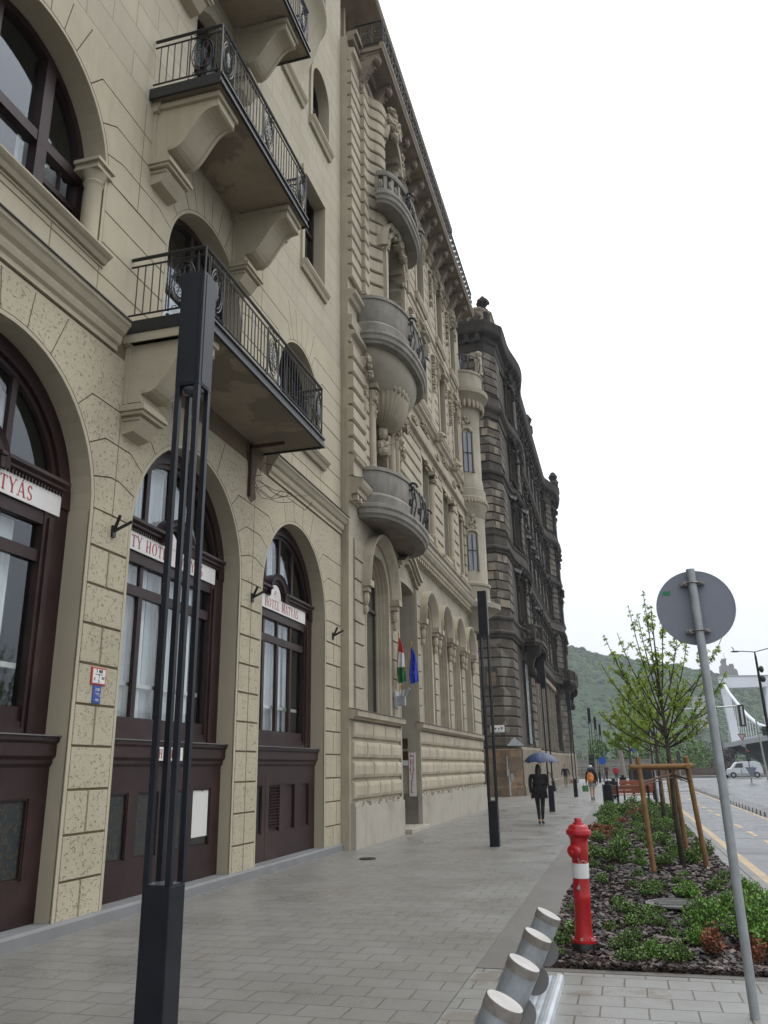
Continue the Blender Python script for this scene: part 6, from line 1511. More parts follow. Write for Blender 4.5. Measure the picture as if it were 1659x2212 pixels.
tips=[(-.14,3.93,0,0),(.10,3.98,.2,0),(.34,4.42,-.1,0),(.50,4.30,.3,1),(.63,4.66,.0,0),(.72,4.35,-.3,1),(.92,4.25,.2,1),(1.12,3.85,-.2,0),(1.3,3.75,.3,0),(1.62,3.55,.1,0),(1.88,3.78,0,0),(1.9,3.2,.3,0),(-.25,3.45,.2,0),(-.36,2.55,0,0),(-.05,2.75,-.4,0),(1.55,2.45,.1,0),(1.3,2.35,-.4,0),(.2,3.0,-.6,0),(1.0,3.0,-.7,0),(.4,3.2,.7,0),(1.2,3.1,.7,0),(.1,3.4,.5,0),(1.45,2.9,-.2,0),(.75,3.7,.5,1)]
young_tree(.78,15.55,1.95,4.6,tips,3,'young leafy street tree tied in a wooden frame in the bed',.95,.043,.085,-.03)
young_tree(1.0,27.5,2.0,4.2,[(.2,4.1,0,0),(.5,4.4,.3,0),(.9,4.6,0,1),(1.3,4.3,.2,0),(1.7,3.9,0,0),(.0,3.3,.2,0),(1.9,3.2,-.2,0),(.2,2.6,0,0),(1.4,2.8,.4,0),(.6,3.4,-.5,0)],5,'second slim street tree behind the first one',1.7,.05,.11,0)
young_tree(1.05,34.5,2.0,4.2,[(.0,4.0,0,0),(.4,4.4,.3,0),(.9,4.5,0,1),(1.3,4.2,.2,0),(-.2,3.3,.2,0),(.1,2.6,0,0),(1.4,2.8,.4,0),(.6,3.4,-.5,0)],6,'third slim street tree farther along the bed',1.7,.05,.12,0)
young_tree(.35,50,2.2,5.5,[(-.9,4.6,0,0),(-.4,5.3,.3,0),(.3,5.5,0,1),(.9,5.2,.2,0),(1.6,4.5,.2,0),(-1.0,3.5,0,0),(1.5,3.4,.4,0),(.0,4.2,-.5,0),(-.6,2.9,.3,0),(.9,3.9,-.5,0)],8,'denser green tree beyond the benches',2.6,.07,.17,0)
# wooden support frame
stakew=mat('stake_wood',(.26,.135,.045),.75,bump=.5,bscale=22,var=.2,vscale=5,stain=.35,stcol=(.08,.045,.02))
T=thing('tree_support_frame',(.75,14.9,0),'yellowish wooden post frame tied round the young tree','tree support')
for a,b in (((.29,14.72,-.02),(.22,14.72,1.76)),((1.14,15.35,-.02),(.985,15.0,1.76)),((.93,16.6,-.02),(.83,16.3,1.72))):
    m=MB(); m.tube([a,b],.042,14); m.build('stake',stakew,T,smooth=True,autosm=True)
for a,b in (((.08,14.67,1.61),(1.08,14.93,1.61)),((.12,14.85,1.60),(.95,16.45,1.58)),((1.0,14.85,1.6),(.8,16.4,1.58))):
    m=MB(); m.tube([a,b],.04,12); m.build('crossbar',stakew,T,smooth=True,autosm=True)
m=MB()
for dz in (0,.015): m.tube([(.26,14.7,1.36+dz),(.55,15.1,1.43+dz),(.76,15.5,1.47+dz),(.9,15.2,1.42+dz),(1.02,15.0,1.37+dz)],.012,5)
m.tube([(.26,14.7,1.33),(.6,15.0,1.40),(.80,15.6,1.43),(1.02,15.1,1.34)],.010,5); m.build('tie_strap',mat('strap',(.20,.12,.09),.7,var=.3,vscale=20),T)
for px_,py_ in ((1.33,29.0),(1.38,36.0)):
    m=MB(); m.tube([(px_,py_,0),(px_-.06,py_,1.7)],.045,8); tag(m.build('tree_stake',stakew,None),'single wooden stake beside a %s tree'%('second' if py_<30 else 'third'),'stake')
# shrubs: several kinds, each plant its own object
green=[mat('shrub_%s'%n,c,.65,var=.3,vscale=7) for n,c in (('a',(.11,.21,.035)),('b',(.20,.34,.055)),('c',(.05,.10,.028)))]
brightg=[mat('shrub_bright_%s'%n,c,.6,var=.25,vscale=7) for n,c in (('a',(.14,.32,.03)),('b',(.22,.42,.05)),('c',(.07,.18,.025)))]
rustg=[mat('shrub_rust_%s'%n,c,.7,var=.3,vscale=7) for n,c in (('a',(.34,.10,.045)),('b',(.20,.12,.05)),('c',(.42,.14,.08)))]
stemm=mat('stem',(.06,.035,.025),.8)
def shrub(kind,seed,r,h,n):
    rn=random.Random(seed); m=MB(); st=MB()
    for k in range(n):
        a=rn.uniform(0,6.3); q=rn.random()**.55*r; b=Vector((q*.35*math.cos(a),q*.35*math.sin(a),0)); hh=h*(1-.55*(q/r)**2)*rn.uniform(.65,1.1); e=Vector((q*math.cos(a),q*math.sin(a),hh))
        pts=bezier(b,b.lerp(e,.5)+Vector((0,0,.05)),e,5); st.tube(pts,.0022,3,False)
        for j in range(15):
            t=.2+.8*rn.random(); i=min(4,int(t*5)); p=Vector(pts[i]).lerp(Vector(pts[i+1]),t*5-i) if i<5 else e
            d=Vector((rn.uniform(-1,1),rn.uniform(-1,1),rn.uniform(-.1,.9))).normalized(); s=.024*rn.uniform(.6,1.3); w_=d.cross(Vector((rn.uniform(-1,1),rn.uniform(-1,1),.4))).normalized()*s*.42
            m.cur=rn.choices((0,1,2),(.4,.33,.27))[0]; p=p+d*.012; m.poly([tuple(p),tuple(p+d*s*.55+w_),tuple(p+d*s*1.15),tuple(p+d*s*.55-w_)])
    return m,st
protos={}
for kind,mats_,defs in (('green',green,((1,.15,.17,34),(2,.18,.22,44),(3,.13,.13,26),(4,.2,.19,46))),('bright',brightg,((11,.20,.26,80),(12,.24,.33,100))),('rust',rustg,((21,.10,.26,50),(22,.17,.16,46)))):
    protos[kind]=[]
    for sd,r,h,n in defs:
        m,st=shrub(kind,sd,r,h,n); protos[kind].append((m,st,mats_))
cache={}
def place(kind,i,x,y,s,rz,lab,grp):
    key=(kind,i)
    if key not in cache:
        m,st,mats_=protos[kind][i]; o=thing('low_shrub',(0,0,0),lab,'shrub',grp); m.build('foliage',mats_,o); st.build('stems',stemm,o); cache[key]=o; c=o
    else: c=dup(cache[key])
    c.location=(x,y,.0); c.rotation_euler.z=rz; c.scale=(s,s,s); c['label']=lab; c['group']=grp; return c
rn=random.Random(17)
G1='small dark green shrubs among the bark'; L1='small loose dark green shrub among the bark mulch'
spots=[(-.64,9.3),(-.70,8.35),(-.72,8.75),(-.08,8.15),(-.14,8.6),(-.05,9.1),(-.28,9.6),(-.05,9.9),(-.15,10.6),(.05,10.3),(-.25,11.3),(-.66,10.6),(-.70,12.3),(-.45,13.2),(.28,8.2),(.34,8.7),(.3,9.3),(.22,9.9),(.18,10.6),(.15,12.0),(.25,12.6),(-.05,12.9),(.55,13.3),(-.35,14.6),(.7,14.1),(.05,14.0),(-.65,15.2),(-.1,15.8),(1.3,14.0),(.95,12.6),(1.1,13.3),(.5,15.8)]
for k,(x,y) in enumerate(spots): place('green',rn.randrange(4),x+rn.uniform(-.03,.03),y,rn.uniform(.62,.95),rn.uniform(0,6.3),L1,G1)
L2='low green shrub in the thick far part of the bed'; G2='dense shrubs in the far part of the bed'
n_=0
for j in range(26):
    y=15.6+.82*j
    for i in range(5):
        if n_>=120: break
        x=-.72+.46*i+rn.uniform(-.16,.16)
        if rn.random()<(.45 if j<6 else .22): continue
        kd='rust' if rn.random()<.08 else ('bright' if rn.random()<.22 else 'green'); place(kd,{'rust':1,'bright':0,'green':rn.randrange(4)}[kd],x,y+rn.uniform(-.35,.35),(rn.uniform(.6,.9) if kd=='bright' else rn.uniform(.95,1.7))*(1+.010*j),rn.uniform(0,6.3),L2 if kd=='green' else 'brighter green shrub among the dense far shrubs' if kd=='bright' else 'reddish brown shrub in the thick far part of the bed',G2 if kd=='green' else 'brighter far shrubs' if kd=='bright' else 'reddish shrubs in the far part'); n_+=1
for k,(x,y,s,i) in enumerate(((.62,9.55,1.15,1),(.60,11.9,.95,0),(.75,10.3,1.0,0),(.52,9.0,.75,0),(1.0,9.2,1.2,1),(1.25,10.0,1.15,1),(1.15,8.5,1.1,1),(1.3,11.2,1.1,0),(1.02,11.0,.95,0),(1.35,12.3,.95,0),(.1,8.35,.72,0),(1.4,9.4,1.1,1),(1.35,8.8,1.0,0))):
    place('bright',i,x,y,s,rn.uniform(0,6.3),'bushy bright green shrub on the right side of the bed','bushy bright green shrubs')
place('rust',0,.60,8.55,1.05,.4,'red brown withered shrub left of the sign pole','withered shrubs'); place('rust',0,.92,8.28,.95,2.4,'red brown withered shrub right of the sign pole','withered shrubs'); place('rust',1,-.62,20.2,1.5,1,'orange brown shrub at the far left of the bed','withered shrubs'); place('rust',1,-.5,21.6,1.6,2,'orange brown shrub at the far left of the bed','withered shrubs')
# ================================================================== people
skinm=mat('skin',(.42,.24,.17),.55,var=.05); 
def skinbody(name,J,E,m,parent,sub=2,root=0):
    """one continuous skinned body: J joints {name:(pos,radius)}, E edges"""
    me=bpy.data.meshes.new(name); idx={k:i for i,k in enumerate(J)}; o=Vector((0,0,0)); q=parent
    while q: o+=q.location; q=q.parent
    me.from_pydata([tuple(Vector(p)-o) for p,r in J.values()],[(idx[a],idx[b]) for a,b in E],[])
    ob=bpy.data.objects.new(name,me); COL.objects.link(ob); ob.parent=parent
    sk=ob.modifiers.new('skin','SKIN'); sk.use_smooth_shade=True
    for i,(p,r) in enumerate(J.values()):
        rr=r if isinstance(r,tuple) else (r,r); me.skin_vertices[0].data[i].radius=rr
    me.skin_vertices[0].data[root].use_root=True
    sb=ob.modifiers.new('sub','SUBSURF'); sb.levels=sub; sb.render_levels=sub
    dg=bpy.context.evaluated_depsgraph_get(); m2=bpy.data.meshes.new_from_object(ob.evaluated_get(dg)); ob.modifiers.clear(); ob.data=m2; m2.materials.clear(); m2.materials.append(m); m2.name=name
    m2.polygons.foreach_set('use_smooth',[True]*len(m2.polygons)); return ob
def person(x,y,h,lab,top,bottom,hair,legskin=False,facing=1,stride=.16,coat=False,arms=((-.1,.0),(.1,.0)),hairlen=.1,shirtlen=.50,sleeve='long',wide=1.0,skirt=None,shoes=None,handpts=None):
    T=thing('person',(x,y,0),lab,'person'); s=h/1.72; f=facing
    P=lambda a,b,c:(x+a*s*f, y+b*s*f, c*s)          # a: sideways, b: forward, c: up
    hip,kn,an=.92,.50,.09
    st=stride
    J={'pel':(P(0,0,.95),(.13*s*wide,.10*s)),'waist':(P(0,0,1.08),(.125*s*wide,.09*s)),'chest':(P(0,.0,1.28),(.15*s*wide,.10*s)),'neck0':(P(0,0,1.44),(.085*s,.07*s)),'neck':(P(0,.01,1.50),(.06*s,.058*s)),'head0':(P(0,.02,1.56),(.065*s,.075*s)),'head':(P(0,.025,1.63),(.078*s,.092*s)),'crown':(P(0,.015,1.69),(.055*s,.065*s))}
    E=[('pel','waist'),('waist','chest'),('chest','neck0'),('neck0','neck'),('neck','head0'),('head0','head'),('head','crown')]
    for sd,nm in ((-1,'l'),(1,'r')):
        fw=st*sd; ax_,ay_=arms[0 if sd<0 else 1]
        J[nm+'hip']=(P(.09*sd,0,hip-.04),(.088*s,.088*s)); J[nm+'kn']=(P(.066*sd,fw*.55+.03,kn),.056*s); J[nm+'cf']=(P(.055*sd,fw*.9-.02,.34),.052*s); J[nm+'an']=(P(.046*sd,fw*1.15-.03,an),.034*s); J[nm+'toe']=(P(.055*sd,fw*1.15+.13,.035),.032*s)
        J[nm+'sh']=(P(.185*sd*wide,0,1.40),.055*s); J[nm+'el']=(P((.215*wide)*sd+ax_*.5,ay_*.5-.03,1.13),.042*s); J[nm+'wr']=(P((.215*wide)*sd+ax_,ay_,.88),.028*s); J[nm+'pa']=(P((.215*wide)*sd+ax_,ay_+.01,.80),(.02*s,.034*s))
        E+= [('pel',nm+'hip'),(nm+'hip',nm+'kn'),(nm+'kn',nm+'cf'),(nm+'cf',nm+'an'),(nm+'an',nm+'toe'),('chest',nm+'sh'),(nm+'sh',nm+'el'),(nm+'el',nm+'wr'),(nm+'wr',nm+'pa')]
        for i in range(4):
            o_=(i-1.5)*.018; J[nm+'f%d'%i]=(P((.215*wide)*sd+ax_,ay_+.01+o_,.74),.009*s); J[nm+'g%d'%i]=(P((.212*wide)*sd+ax_-.01*sd,ay_+.02+o_,.69+.01*abs(i-1.5)),.008*s); E+=[(nm+'pa',nm+'f%d'%i),(nm+'f%d'%i,nm+'g%d'%i)]
        J[nm+'th']=(P((.20*wide)*sd+ax_,ay_+.05,.77),.009*s); E+=[(nm+'pa',nm+'th')]
    body=skinbody('body',J,E,skinm,T)
    # face (eyes, nose, mouth, ears)
    m=MB(); hx,hy,hz=P(0,.025,1.61); 
    m.blob((hx,hy+.095*s*f,hz-.005),(.014*s,.02*s,.022*s),6,5); 
    for sd in (-1,1): m.blob((hx+.082*s*sd,hy,hz),(.012*s,.02*s,.03*s),6,5)
    m.build('nose_and_ears',skinm,T,smooth=True)
    m=MB()
    for sd in (-1,1): m.blob((hx+.03*s*sd,hy+.088*s*f,hz+.02*s),(.011*s,.008*s,.006*s),6,4)
    m.blob((hx,hy+.088*s*f,hz-.045*s),(.022*s,.006*s,.005*s),6,4); m.build('eyes_and_mouth',mat('dark_features',(.05,.02,.02),.5),T)
    # hair
    m=MB(); rs=[]
    cxh,cyh,czh=P(0,-.005,1.64); N=14
    for a in range(0,7):
        t=a/6; z=czh+.085*s-(.085*s+hairlen*s)*t; r=.092*s*math.sin(min(1,.25+t*1.6)*math.pi/2) if t<.7 else .092*s*(1-.25*(t-.7))
        rs.append([(cxh+r*math.cos(2*math.pi*k/N), cyh-.01*s*f+(r*1.1*math.sin(2*math.pi*k/N)) if math.sin(2*math.pi*k/N)*f<.35 or t<.25 else cyh-.01*s*f+r*.55*f, z) for k in range(N)])
    m.rings(rs); m.build('hair',hair,T,smooth=True)
    # upper garment: a shell over trunk and sleeves
    d=.018*s; J2={}
    J2['hem']=(P(0,0,1.43-shirtlen),(.155*s*wide+d,.12*s+d)); J2['pel']=(P(0,0,1.0 if shirtlen<.5 else .98),(.14*s*wide+d,.105*s+d)); J2['waist']=(P(0,0,1.10),(.128*s*wide+d,.095*s+d)); J2['chest']=(P(0,0,1.28),(.155*s*wide+d,.108*s+d)); J2['n']=(P(0,0,1.425),(.08*s+d*.5,.07*s+d*.5)); J2['c']=(P(0,0,1.47),(.06*s,.058*s))
    E2=[('hem','pel'),('pel','waist'),('waist','chest'),('chest','n'),('n','c')] if shirtlen>.44 else [('pel','waist'),('waist','chest'),('chest','n'),('n','c')]
    if shirtlen<=.44: J2.pop('hem')
    for sd,nm in ((-1,'l'),(1,'r')):
        J2[nm+'s']=(Vector(J[nm+'sh'][0]),.062*s+d*.5); J2[nm+'e']=(Vector(J[nm+'el'][0]),.048*s+d*.5); E2+=[('chest',nm+'s'),(nm+'s',nm+'e')]
        if sleeve=='long': J2[nm+'w']=(Vector(J[nm+'wr'][0]),.036*s+d*.3); E2+=[(nm+'e',nm+'w')]
    skinbody('jacket' if coat else 'shirt',J2,E2,top,T,root=1)
    if coat:
        m=MB(); N=20; rs=[]
        for z,rx,ry in ((1.22,.155*wide,.12),(1.04,.165*wide,.135),(.88,.180*wide,.15),(.74,.195*wide,.16)): rs.append([P(rx*math.cos(2*math.pi*k/N)*(1+.02*math.sin(k*3)),ry*math.sin(2*math.pi*k/N),z+(.012*math.sin(k*2) if z<.85 else 0)) for k in range(N)])
        m.rings(rs,True,False); m.build('coat_skirt',top,T,smooth=True)
    if skirt:
        m=MB(); N=20; rs=[]
        for z,rx,ry in ((1.02,.13,.105),(.92,.165,.13),(.72,.19,.14)): rs.append([P(rx*math.cos(2*math.pi*k/N),ry*math.sin(2*math.pi*k/N),z) for k in range(N)])
        m.rings(rs,True,False); m.build('shorts',skirt,T,smooth=True)
    if not legskin:
        J3={'p':(P(0,0,.98),(.135*s*wide+.008,.105*s+.008))}; E3=[]
        for nm in 'lr':
            J3[nm+'h']=(Vector(J[nm+'hip'][0]),.095*s); J3[nm+'k']=(Vector(J[nm+'kn'][0]),.063*s); J3[nm+'c']=(Vector(J[nm+'cf'][0]),.058*s); J3[nm+'a']=(Vector(J[nm+'an'][0])+Vector((0,0,.03)),.045*s); E3+=[('p',nm+'h'),(nm+'h',nm+'k'),(nm+'k',nm+'c'),(nm+'c',nm+'a')]
        skinbody('trousers',J3,E3,bottom,T)
    for nm in 'lr':
        a=Vector(J[nm+'an'][0]); t=Vector(J[nm+'toe'][0]); bk=a+Vector((0,-.035*s*f,-.045*s))
        J4={'a':(a,.042*s),'b':(bk,.038*s),'t0':(a.lerp(t,.5)+Vector((0,0,-.02*s)),.04*s),'t':(t,.038*s)}; 
        if shoes and legskin: J4['up']=(a+Vector((0,0,.10*s)),.046*s)
        skinbody('shoe',J4,[('b','a'),('a','t0'),('t0','t')]+([('a','up')] if 'up' in J4 else []),shoes or mat('shoe_black',(.012,.011,.011),.5),T,1)
    return T,J,P
blackc=mat('black_cloth',(.008,.008,.010),.85,bump=.3,bscale=60,var=.3,vscale=6); darkhair=mat('dark_hair',(.012,.009,.008),.6); brownhair=mat('brown_hair',(.10,.045,.02),.6); fairhair=mat('grey_hair',(.22,.2,.18),.6)
T,J,P=person(-2.53,26.2,1.70,'woman in a black coat walking away under an umbrella',blackc,blackc,darkhair,coat=True,stride=.04,arms=((.02,.0),(-.14,.22)),hairlen=.30,wide=1.28)
# umbrella
navy=mat('umbrella_cloth',(.018,.036,.095),.5,var=.15,vscale=4); navy2=mat('umbrella_cloth_light',(.028,.052,.13),.45,var=.15,vscale=4)
U=thing('umbrella',(-2.30,26.3,1.2),'dark blue umbrella held over the woman in black','umbrella'); ux,uy,uz=-2.44,26.35,2.04; R0=.53
m=MB(); 
for k in range(8):
    m.cur=k%2
    a0,a1=R_(45*k+10),R_(45*k+55); prev=None
    for j in range(9):
        t=j/8*1.18; row=[]
        for q in range(5):
            a=a0+(a1-a0)*q/4; sag=.045*math.sin(math.pi*q/4)*(j/8)**2; r=R0*math.sin(t)/math.sin(1.18)*(1-.06*math.sin(math.pi*q/4)*(j/8)); row.append((ux+r*math.cos(a),uy+r*math.sin(a),uz-R0*.95*(1-math.cos(t))*1.0+sag))
        if prev:
            for q in range(4): m.poly([prev[q],prev[q+1],row[q+1],row[q]])
        prev=row
m.build('canopy',[navy,navy2],U,smooth=False)
m=MB(); m.tube([(ux,uy,uz+.06),(ux-.02,uy-.05,1.15)],.008,6); m.tube([(ux-.02,uy-.05,1.15),(ux-.02,uy-.05,1.02)],.014,6); m.build('shaft',anth,U)
for k in range(8):
    a=R_(45*k+10); m=MB(); m.tube([(ux+R0*math.sin(t)/math.sin(1.18)*math.cos(a),uy+R0*math.sin(t)/math.sin(1.18)*math.sin(a),uz-.006-R0*.95*(1-math.cos(t))) for t in (0,.3,.6,.9,1.2)],.004,4); m.build('rib',anth,U)
m=MB(); m.hexa([(-2.10,25.98,.92),(-2.02,25.98,.92),(-2.02,26.3,.95),(-2.10,26.3,.95),(-2.14,25.95,1.22),(-2.06,25.95,1.22),(-2.06,26.32,1.22),(-2.14,26.32,1.22)]); m.tube([(-2.10,26.0,1.2),(-2.17,26.12,1.42),(-2.26,26.15,1.5),(-2.15,26.25,1.4),(-2.08,26.3,1.2)],.012,5)
tag(m.build('shoulder_bag',mat('black_leather',(.015,.016,.02),.3,var=.2),None,bevel=.01),'black shoulder bag hanging at the umbrella woman\'s side','bag')
T,J,P=person(-4.62,70.2,1.70,'man in dark jacket and pale trousers walking towards us',mat('charcoal_cloth',(.018,.018,.024),.85,var=.2),mat('khaki_cloth',(.28,.26,.19),.85,var=.15),brownhair,facing=-1,stride=.08,arms=((-.07,.02),(.07,.04)),hairlen=.07,wide=1.15)
m=MB(); m.hexa([(-4.30,70.0,.35),(-4.05,70.0,.35),(-4.05,70.12,.35),(-4.30,70.12,.35),(-4.27,70.03,.74),(-4.12,70.03,.74),(-4.12,70.09,.74),(-4.27,70.09,.74)]); tag(m.build('shopping_bag',mat('bag_white',(.5,.47,.44),.6,var=.2),None,bevel=.03),'white carrier bag carried by the oncoming man','bag')
m=MB(); m.hexa([(-4.24,69.9,.30),(-4.06,69.9,.30),(-4.06,69.98,.30),(-4.24,69.98,.30),(-4.22,69.92,.55),(-4.1,69.92,.55),(-4.1,69.97,.55),(-4.22,69.97,.55)]); tag(m.build('red_bag',mat('bag_red',(.35,.07,.04),.6),None,bevel=.02),'small red bag in front of white carrier bag','bag')
T,J,P=person(-1.62,43.1,1.64,'walker with orange backpack and grey shorts seen from behind',mat('black_jacket',(.012,.012,.016),.8),None,mat('white_cap',(.5,.5,.52),.6),legskin=True,stride=.07,arms=((-.03,.05),(.05,.05)),hairlen=.03,wide=1.12,skirt=mat('grey_denim',(.23,.26,.27),.9,var=.2,vscale=20),shoes=mat('boot_black',(.012,.012,.012),.5),shirtlen=.46)
m=MB(); m.blob((-1.66,42.93,1.06),(.165,.12,.25),14,10); m.blob((-1.66,42.85,.98),(.12,.09,.13),12,8); BP=thing('backpack',(-1.66,42.95,1.0),'orange backpack on the walker in grey shorts','backpack'); m.build('sack',mat('orange_cloth',(.62,.19,.02),.6,bump=.3,bscale=25,var=.2,vscale=8),BP,smooth=True)
for s_ in (-.1,.1): m=MB(); m.tube([(-1.66+s_*.6,42.93,1.3),(-1.64+s_,43.0,1.42),(-1.62+s_,43.15,1.42)],.015,5); m.build('strap',mat('orange_cloth',(.62,.19,.02)),BP)
m=MB(); m.blob((-1.60,43.0,1.44),(.2,.12,.11),12,8); tag(m.build('hood',mat('navy_hood',(.03,.04,.07),.8),None,smooth=True),'dark blue bunched scarf round the walker\'s neck','scarf')
m=MB(); m.hexa([(-2.08,42.95,.42),(-1.80,42.95,.42),(-1.80,43.2,.42),(-2.08,43.2,.42),(-2.08,42.97,.70),(-1.80,42.97,.70),(-1.80,43.18,.70),(-2.08,43.18,.70)]); B_=thing('shopping_bag',(-1.94,43.1,.42),'green shopping bag in the shorts walker\'s left hand','bag'); m.build('sack',[mat('bag_green',(.05,.20,.05),.6,var=.35,vscale=14,col2=(.02,.07,.04))],B_,bevel=.01)
m=MB(); m.tube([(-2.02,43.08,.70),(-1.98,43.08,.84),(-1.9,43.08,.84),(-1.86,43.08,.70)],.008,5); m.build('handle',mat('bag_green',(.05,.2,.05)),B_)
T,J,P=person(-2.0,98,1.66,'distant man in dark brown shirt walking away',mat('brown_shirt',(.045,.028,.026),.85),blackc,brownhair,stride=.1,sleeve='short',hairlen=.05,wide=1.15,arms=((-.02,0),(.02,.05)))
T,J,P=person(-.85,85.8,1.62,'distant person with red jacket bending forward',mat('red_jacket',(.45,.03,.05),.8),mat('blue_jeans',(.05,.07,.11),.8),mat('blue_hood',(.06,.16,.45),.7),stride=.1,hairlen=.1,wide=1.3,arms=((.02,.1),(-.02,.12)))
# ================================================================== far side: wall, fence, trees, bridge, hill, castle, air
wallm=mat('embankment_wall',(.26,.245,.21),.9,var=.12,vscale=.6,stain=.4)
m=MB(); m.box(-12,3.6,116,116.5,-.1,2.15); m.box(-12,3.7,115.9,116.55,2.15,2.3); 
for k in range(12): m.box(-11.5+1.3*k,-10.9+1.3*k,115.92,115.99,.9,1.6)
tag(m.build('riverside_wall',wallm,None),'long pale grey wall closing the far end of street','wall')
m=MB(); m.box(-14,60,110.6,111.0,-.1,.16); tag(m.build('far_kerb',kerbst,None,kind='structure'))
m=MB(); m.poly([(-14,111,.14),(60,111,.14),(60,116,.14),(-14,116,.14)]); m.build('far_pavement',kerbst,None,kind='structure')
T=thing('railing_fence',(10,114,.1),'long dark railing fence along the far roadside','fence'); 
m=MB()
for z in (.45,.95,1.35): m.box(-12,45,114.0,114.05,z,z+.06)
m.build('rails',mat('fence_brown',(.10,.085,.07),.7,var=.2),T)
for k in range(26):
    m=MB(); m.box(-12+2.2*k,-11.92+2.2*k,113.95,114.1,.1,1.45); m.build('fence_post',mat('fence_brown',(.10,.085,.07)),T)
m=MB(); m.box(-12,60,118,118.4,-.1,1.05); tag(m.build('low_brown_wall',mat('low_wall',(.16,.12,.10),.9,var=.2,vscale=.8,stain=.4),None),'low brownish wall behind the roadside railing','wall')
# bushy trees along the river
bg_=[mat('bank_leaf_%s'%n,c,.8,var=.3,vscale=.8) for n,c in (('a',(.09,.19,.035)),('b',(.15,.27,.05)),('c',(.05,.11,.03)))]
def bush_tree(x,y,z0,r,h,seed,lab,n=1500,mats_=bg_,ls=.45):
    rn=random.Random(seed); T=thing('bank_tree',(x,y,z0),lab,'tree'); m=MB(); m.tube([(x,y,z0-1),(x,y,z0+h*.5)],[.3,.15],7); m.build('trunk',barkm,T); m=MB()
    cl=[(rn.uniform(-.7,.7)*r,rn.uniform(-.5,.5)*r,h*rn.uniform(.25,.85),rn.uniform(.3,.5)*r) for _ in range(14)]
    for i in range(n):
        c=rn.choice(cl); d=Vector((rn.gauss(0,1),rn.gauss(0,1),rn.gauss(0,1))).normalized()*c[3]*rn.uniform(.6,1.05); p=Vector((x+c[0],y+c[1],z0+c[2]))+d
        m.cur=rn.choices((0,1,2),(.4,.3,.3))[0] ; a=Vector((rn.uniform(-1,1),rn.uniform(-1,1),rn.uniform(-1,1))).normalized()*ls; b=a.cross(Vector((rn.uniform(-1,1),rn.uniform(-1,1),rn.uniform(-1,1)))).normalized()*ls*.6
        m.poly([tuple(p-a*.5),tuple(p+b*.5),tuple(p+a*.5),tuple(p-b*.5)])
    m.build('crown',mats_,T); return T
bush_tree(-1.8,135,-1,3.6,6.5,1,'bright green tree behind the grey riverside wall')
bush_tree(3.2,140,-1,4.5,6.2,2,'green tree behind the end of riverside wall')
bush_tree(9,150,-2,6.0,8.0,3,'broad green tree left of the round sign pole',2200)
bush_tree(-7,150,-2,4.0,5.0,4,'dull green tree beside sooty building on the far bank')
bush_tree(15.5,170,-2,5.5,7.0,5,'reddish brown bare tree group behind the sign pole',1800,[mat('bare_twigs_%s'%n,c,.9,var=.2) for n,c in (('a',(.13,.10,.08)),('b',(.17,.13,.10)),('c',(.08,.07,.05)))],.5)
# ---- the white suspension bridge
wb=mat('bridge_white',(.62,.63,.66),.6,var=.04,vscale=.05); gd=mat('deck_grey',(.30,.31,.32),.7,var=.1,vscale=.1); gdk=mat('deck_shade',(.10,.105,.12),.8,var=.15,vscale=.1)  # underside grey is painted darker to carry the shade below the deck
BR=thing('suspension_bridge',(68,500,0),'white suspension bridge with portal tower at the right edge','bridge')
k=500/260
def Q(x,z): return (x*k,(z-1.65)*k+1.65)
m=MB(); y0,y1=498,503
# portal: legs and top beam
LL=[Q(28.75,25.35),Q(30.7,22.2),Q(32.6,5.2),Q(30.4,4.6),Q(29.7,9)]
m=MB(); a=Q(28.75,25.4); b=Q(31.0,22.2)
m.pr_uw([Q(28.75,25.35),Q(31.2,24.9),Q(31.0,22.25),Q(32.35,6.2),Q(30.1,5.5),Q(29.1,22.0)],y0,y1); m.build('tower_leg',wb,BR)
m=MB(); m.pr_uw([Q(41.0,22.25),Q(43.4,24.9),Q(43.2,22.0),Q(42.3,5.5),Q(40.0,6.2)],y0,y1); m.build('tower_leg',wb,BR)
m=MB(); m.pr_uw([Q(28.9,25.5),Q(43.4,25.2),Q(43.2,22.2),Q(31.1,22.25)],y0-.5,y1+.5); m.build('portal_beam',wb,BR)
m=MB(); m.pr_uw([Q(28.6,25.8),Q(43.8,25.4),Q(43.8,25.2),Q(28.6,25.5)],y0-1,y1+1); m.build('beam_cap',gd,BR)
DX0,DX1=54.5,80
cab=[(57.5,500,44.5),(56.5,470,36),(55.5,434,27.8),(54.8,405,21.5),(54.2,375,16.4),(53.8,340,13.2),(53.5,300,12.6),(53.5,260,14)]
m=MB(); 
import itertools
m.tube(cab,.75,8); m.build('main_cable',wb,BR,smooth=True)
m=MB(); m.tube([(x+25,y,z) for x,y,z in cab],.5,8); m.build('main_cable',wb,BR,smooth=True)
def cz(y):
    for (x0,y0_,z0),(x1,y1_,z1) in zip(cab,cab[1:]):
        if y1_<=y<=y0_: t=(y0_-y)/(y0_-y1_); return x0+(x1-x0)*t, z0+(z1-z0)*t
    return 53.5,13
def dz(y): return 9.6+1.6*math.sin(math.pi*(500-y)/330)
for i in range(24):
    y=492-9.0*i; x,z=cz(y)
    if z>dz(y)+.6: m=MB(); m.tube([(x,y,z),(x,y,dz(y))],.12,4); m.build('hanger',wb,BR)
rs=[]
for y in range(520,90,-20): d=dz(y); rs.append([(52.8,y,d),(52.8,y,d-1.1),(54.5,y,d-1.6),(56,y,d-3.2),(78,y,d-3.2),(81,y,d-1.1),(81,y,d)])
m=MB(); m.rings(rs); m.build('deck',gd,BR)
rs=[]
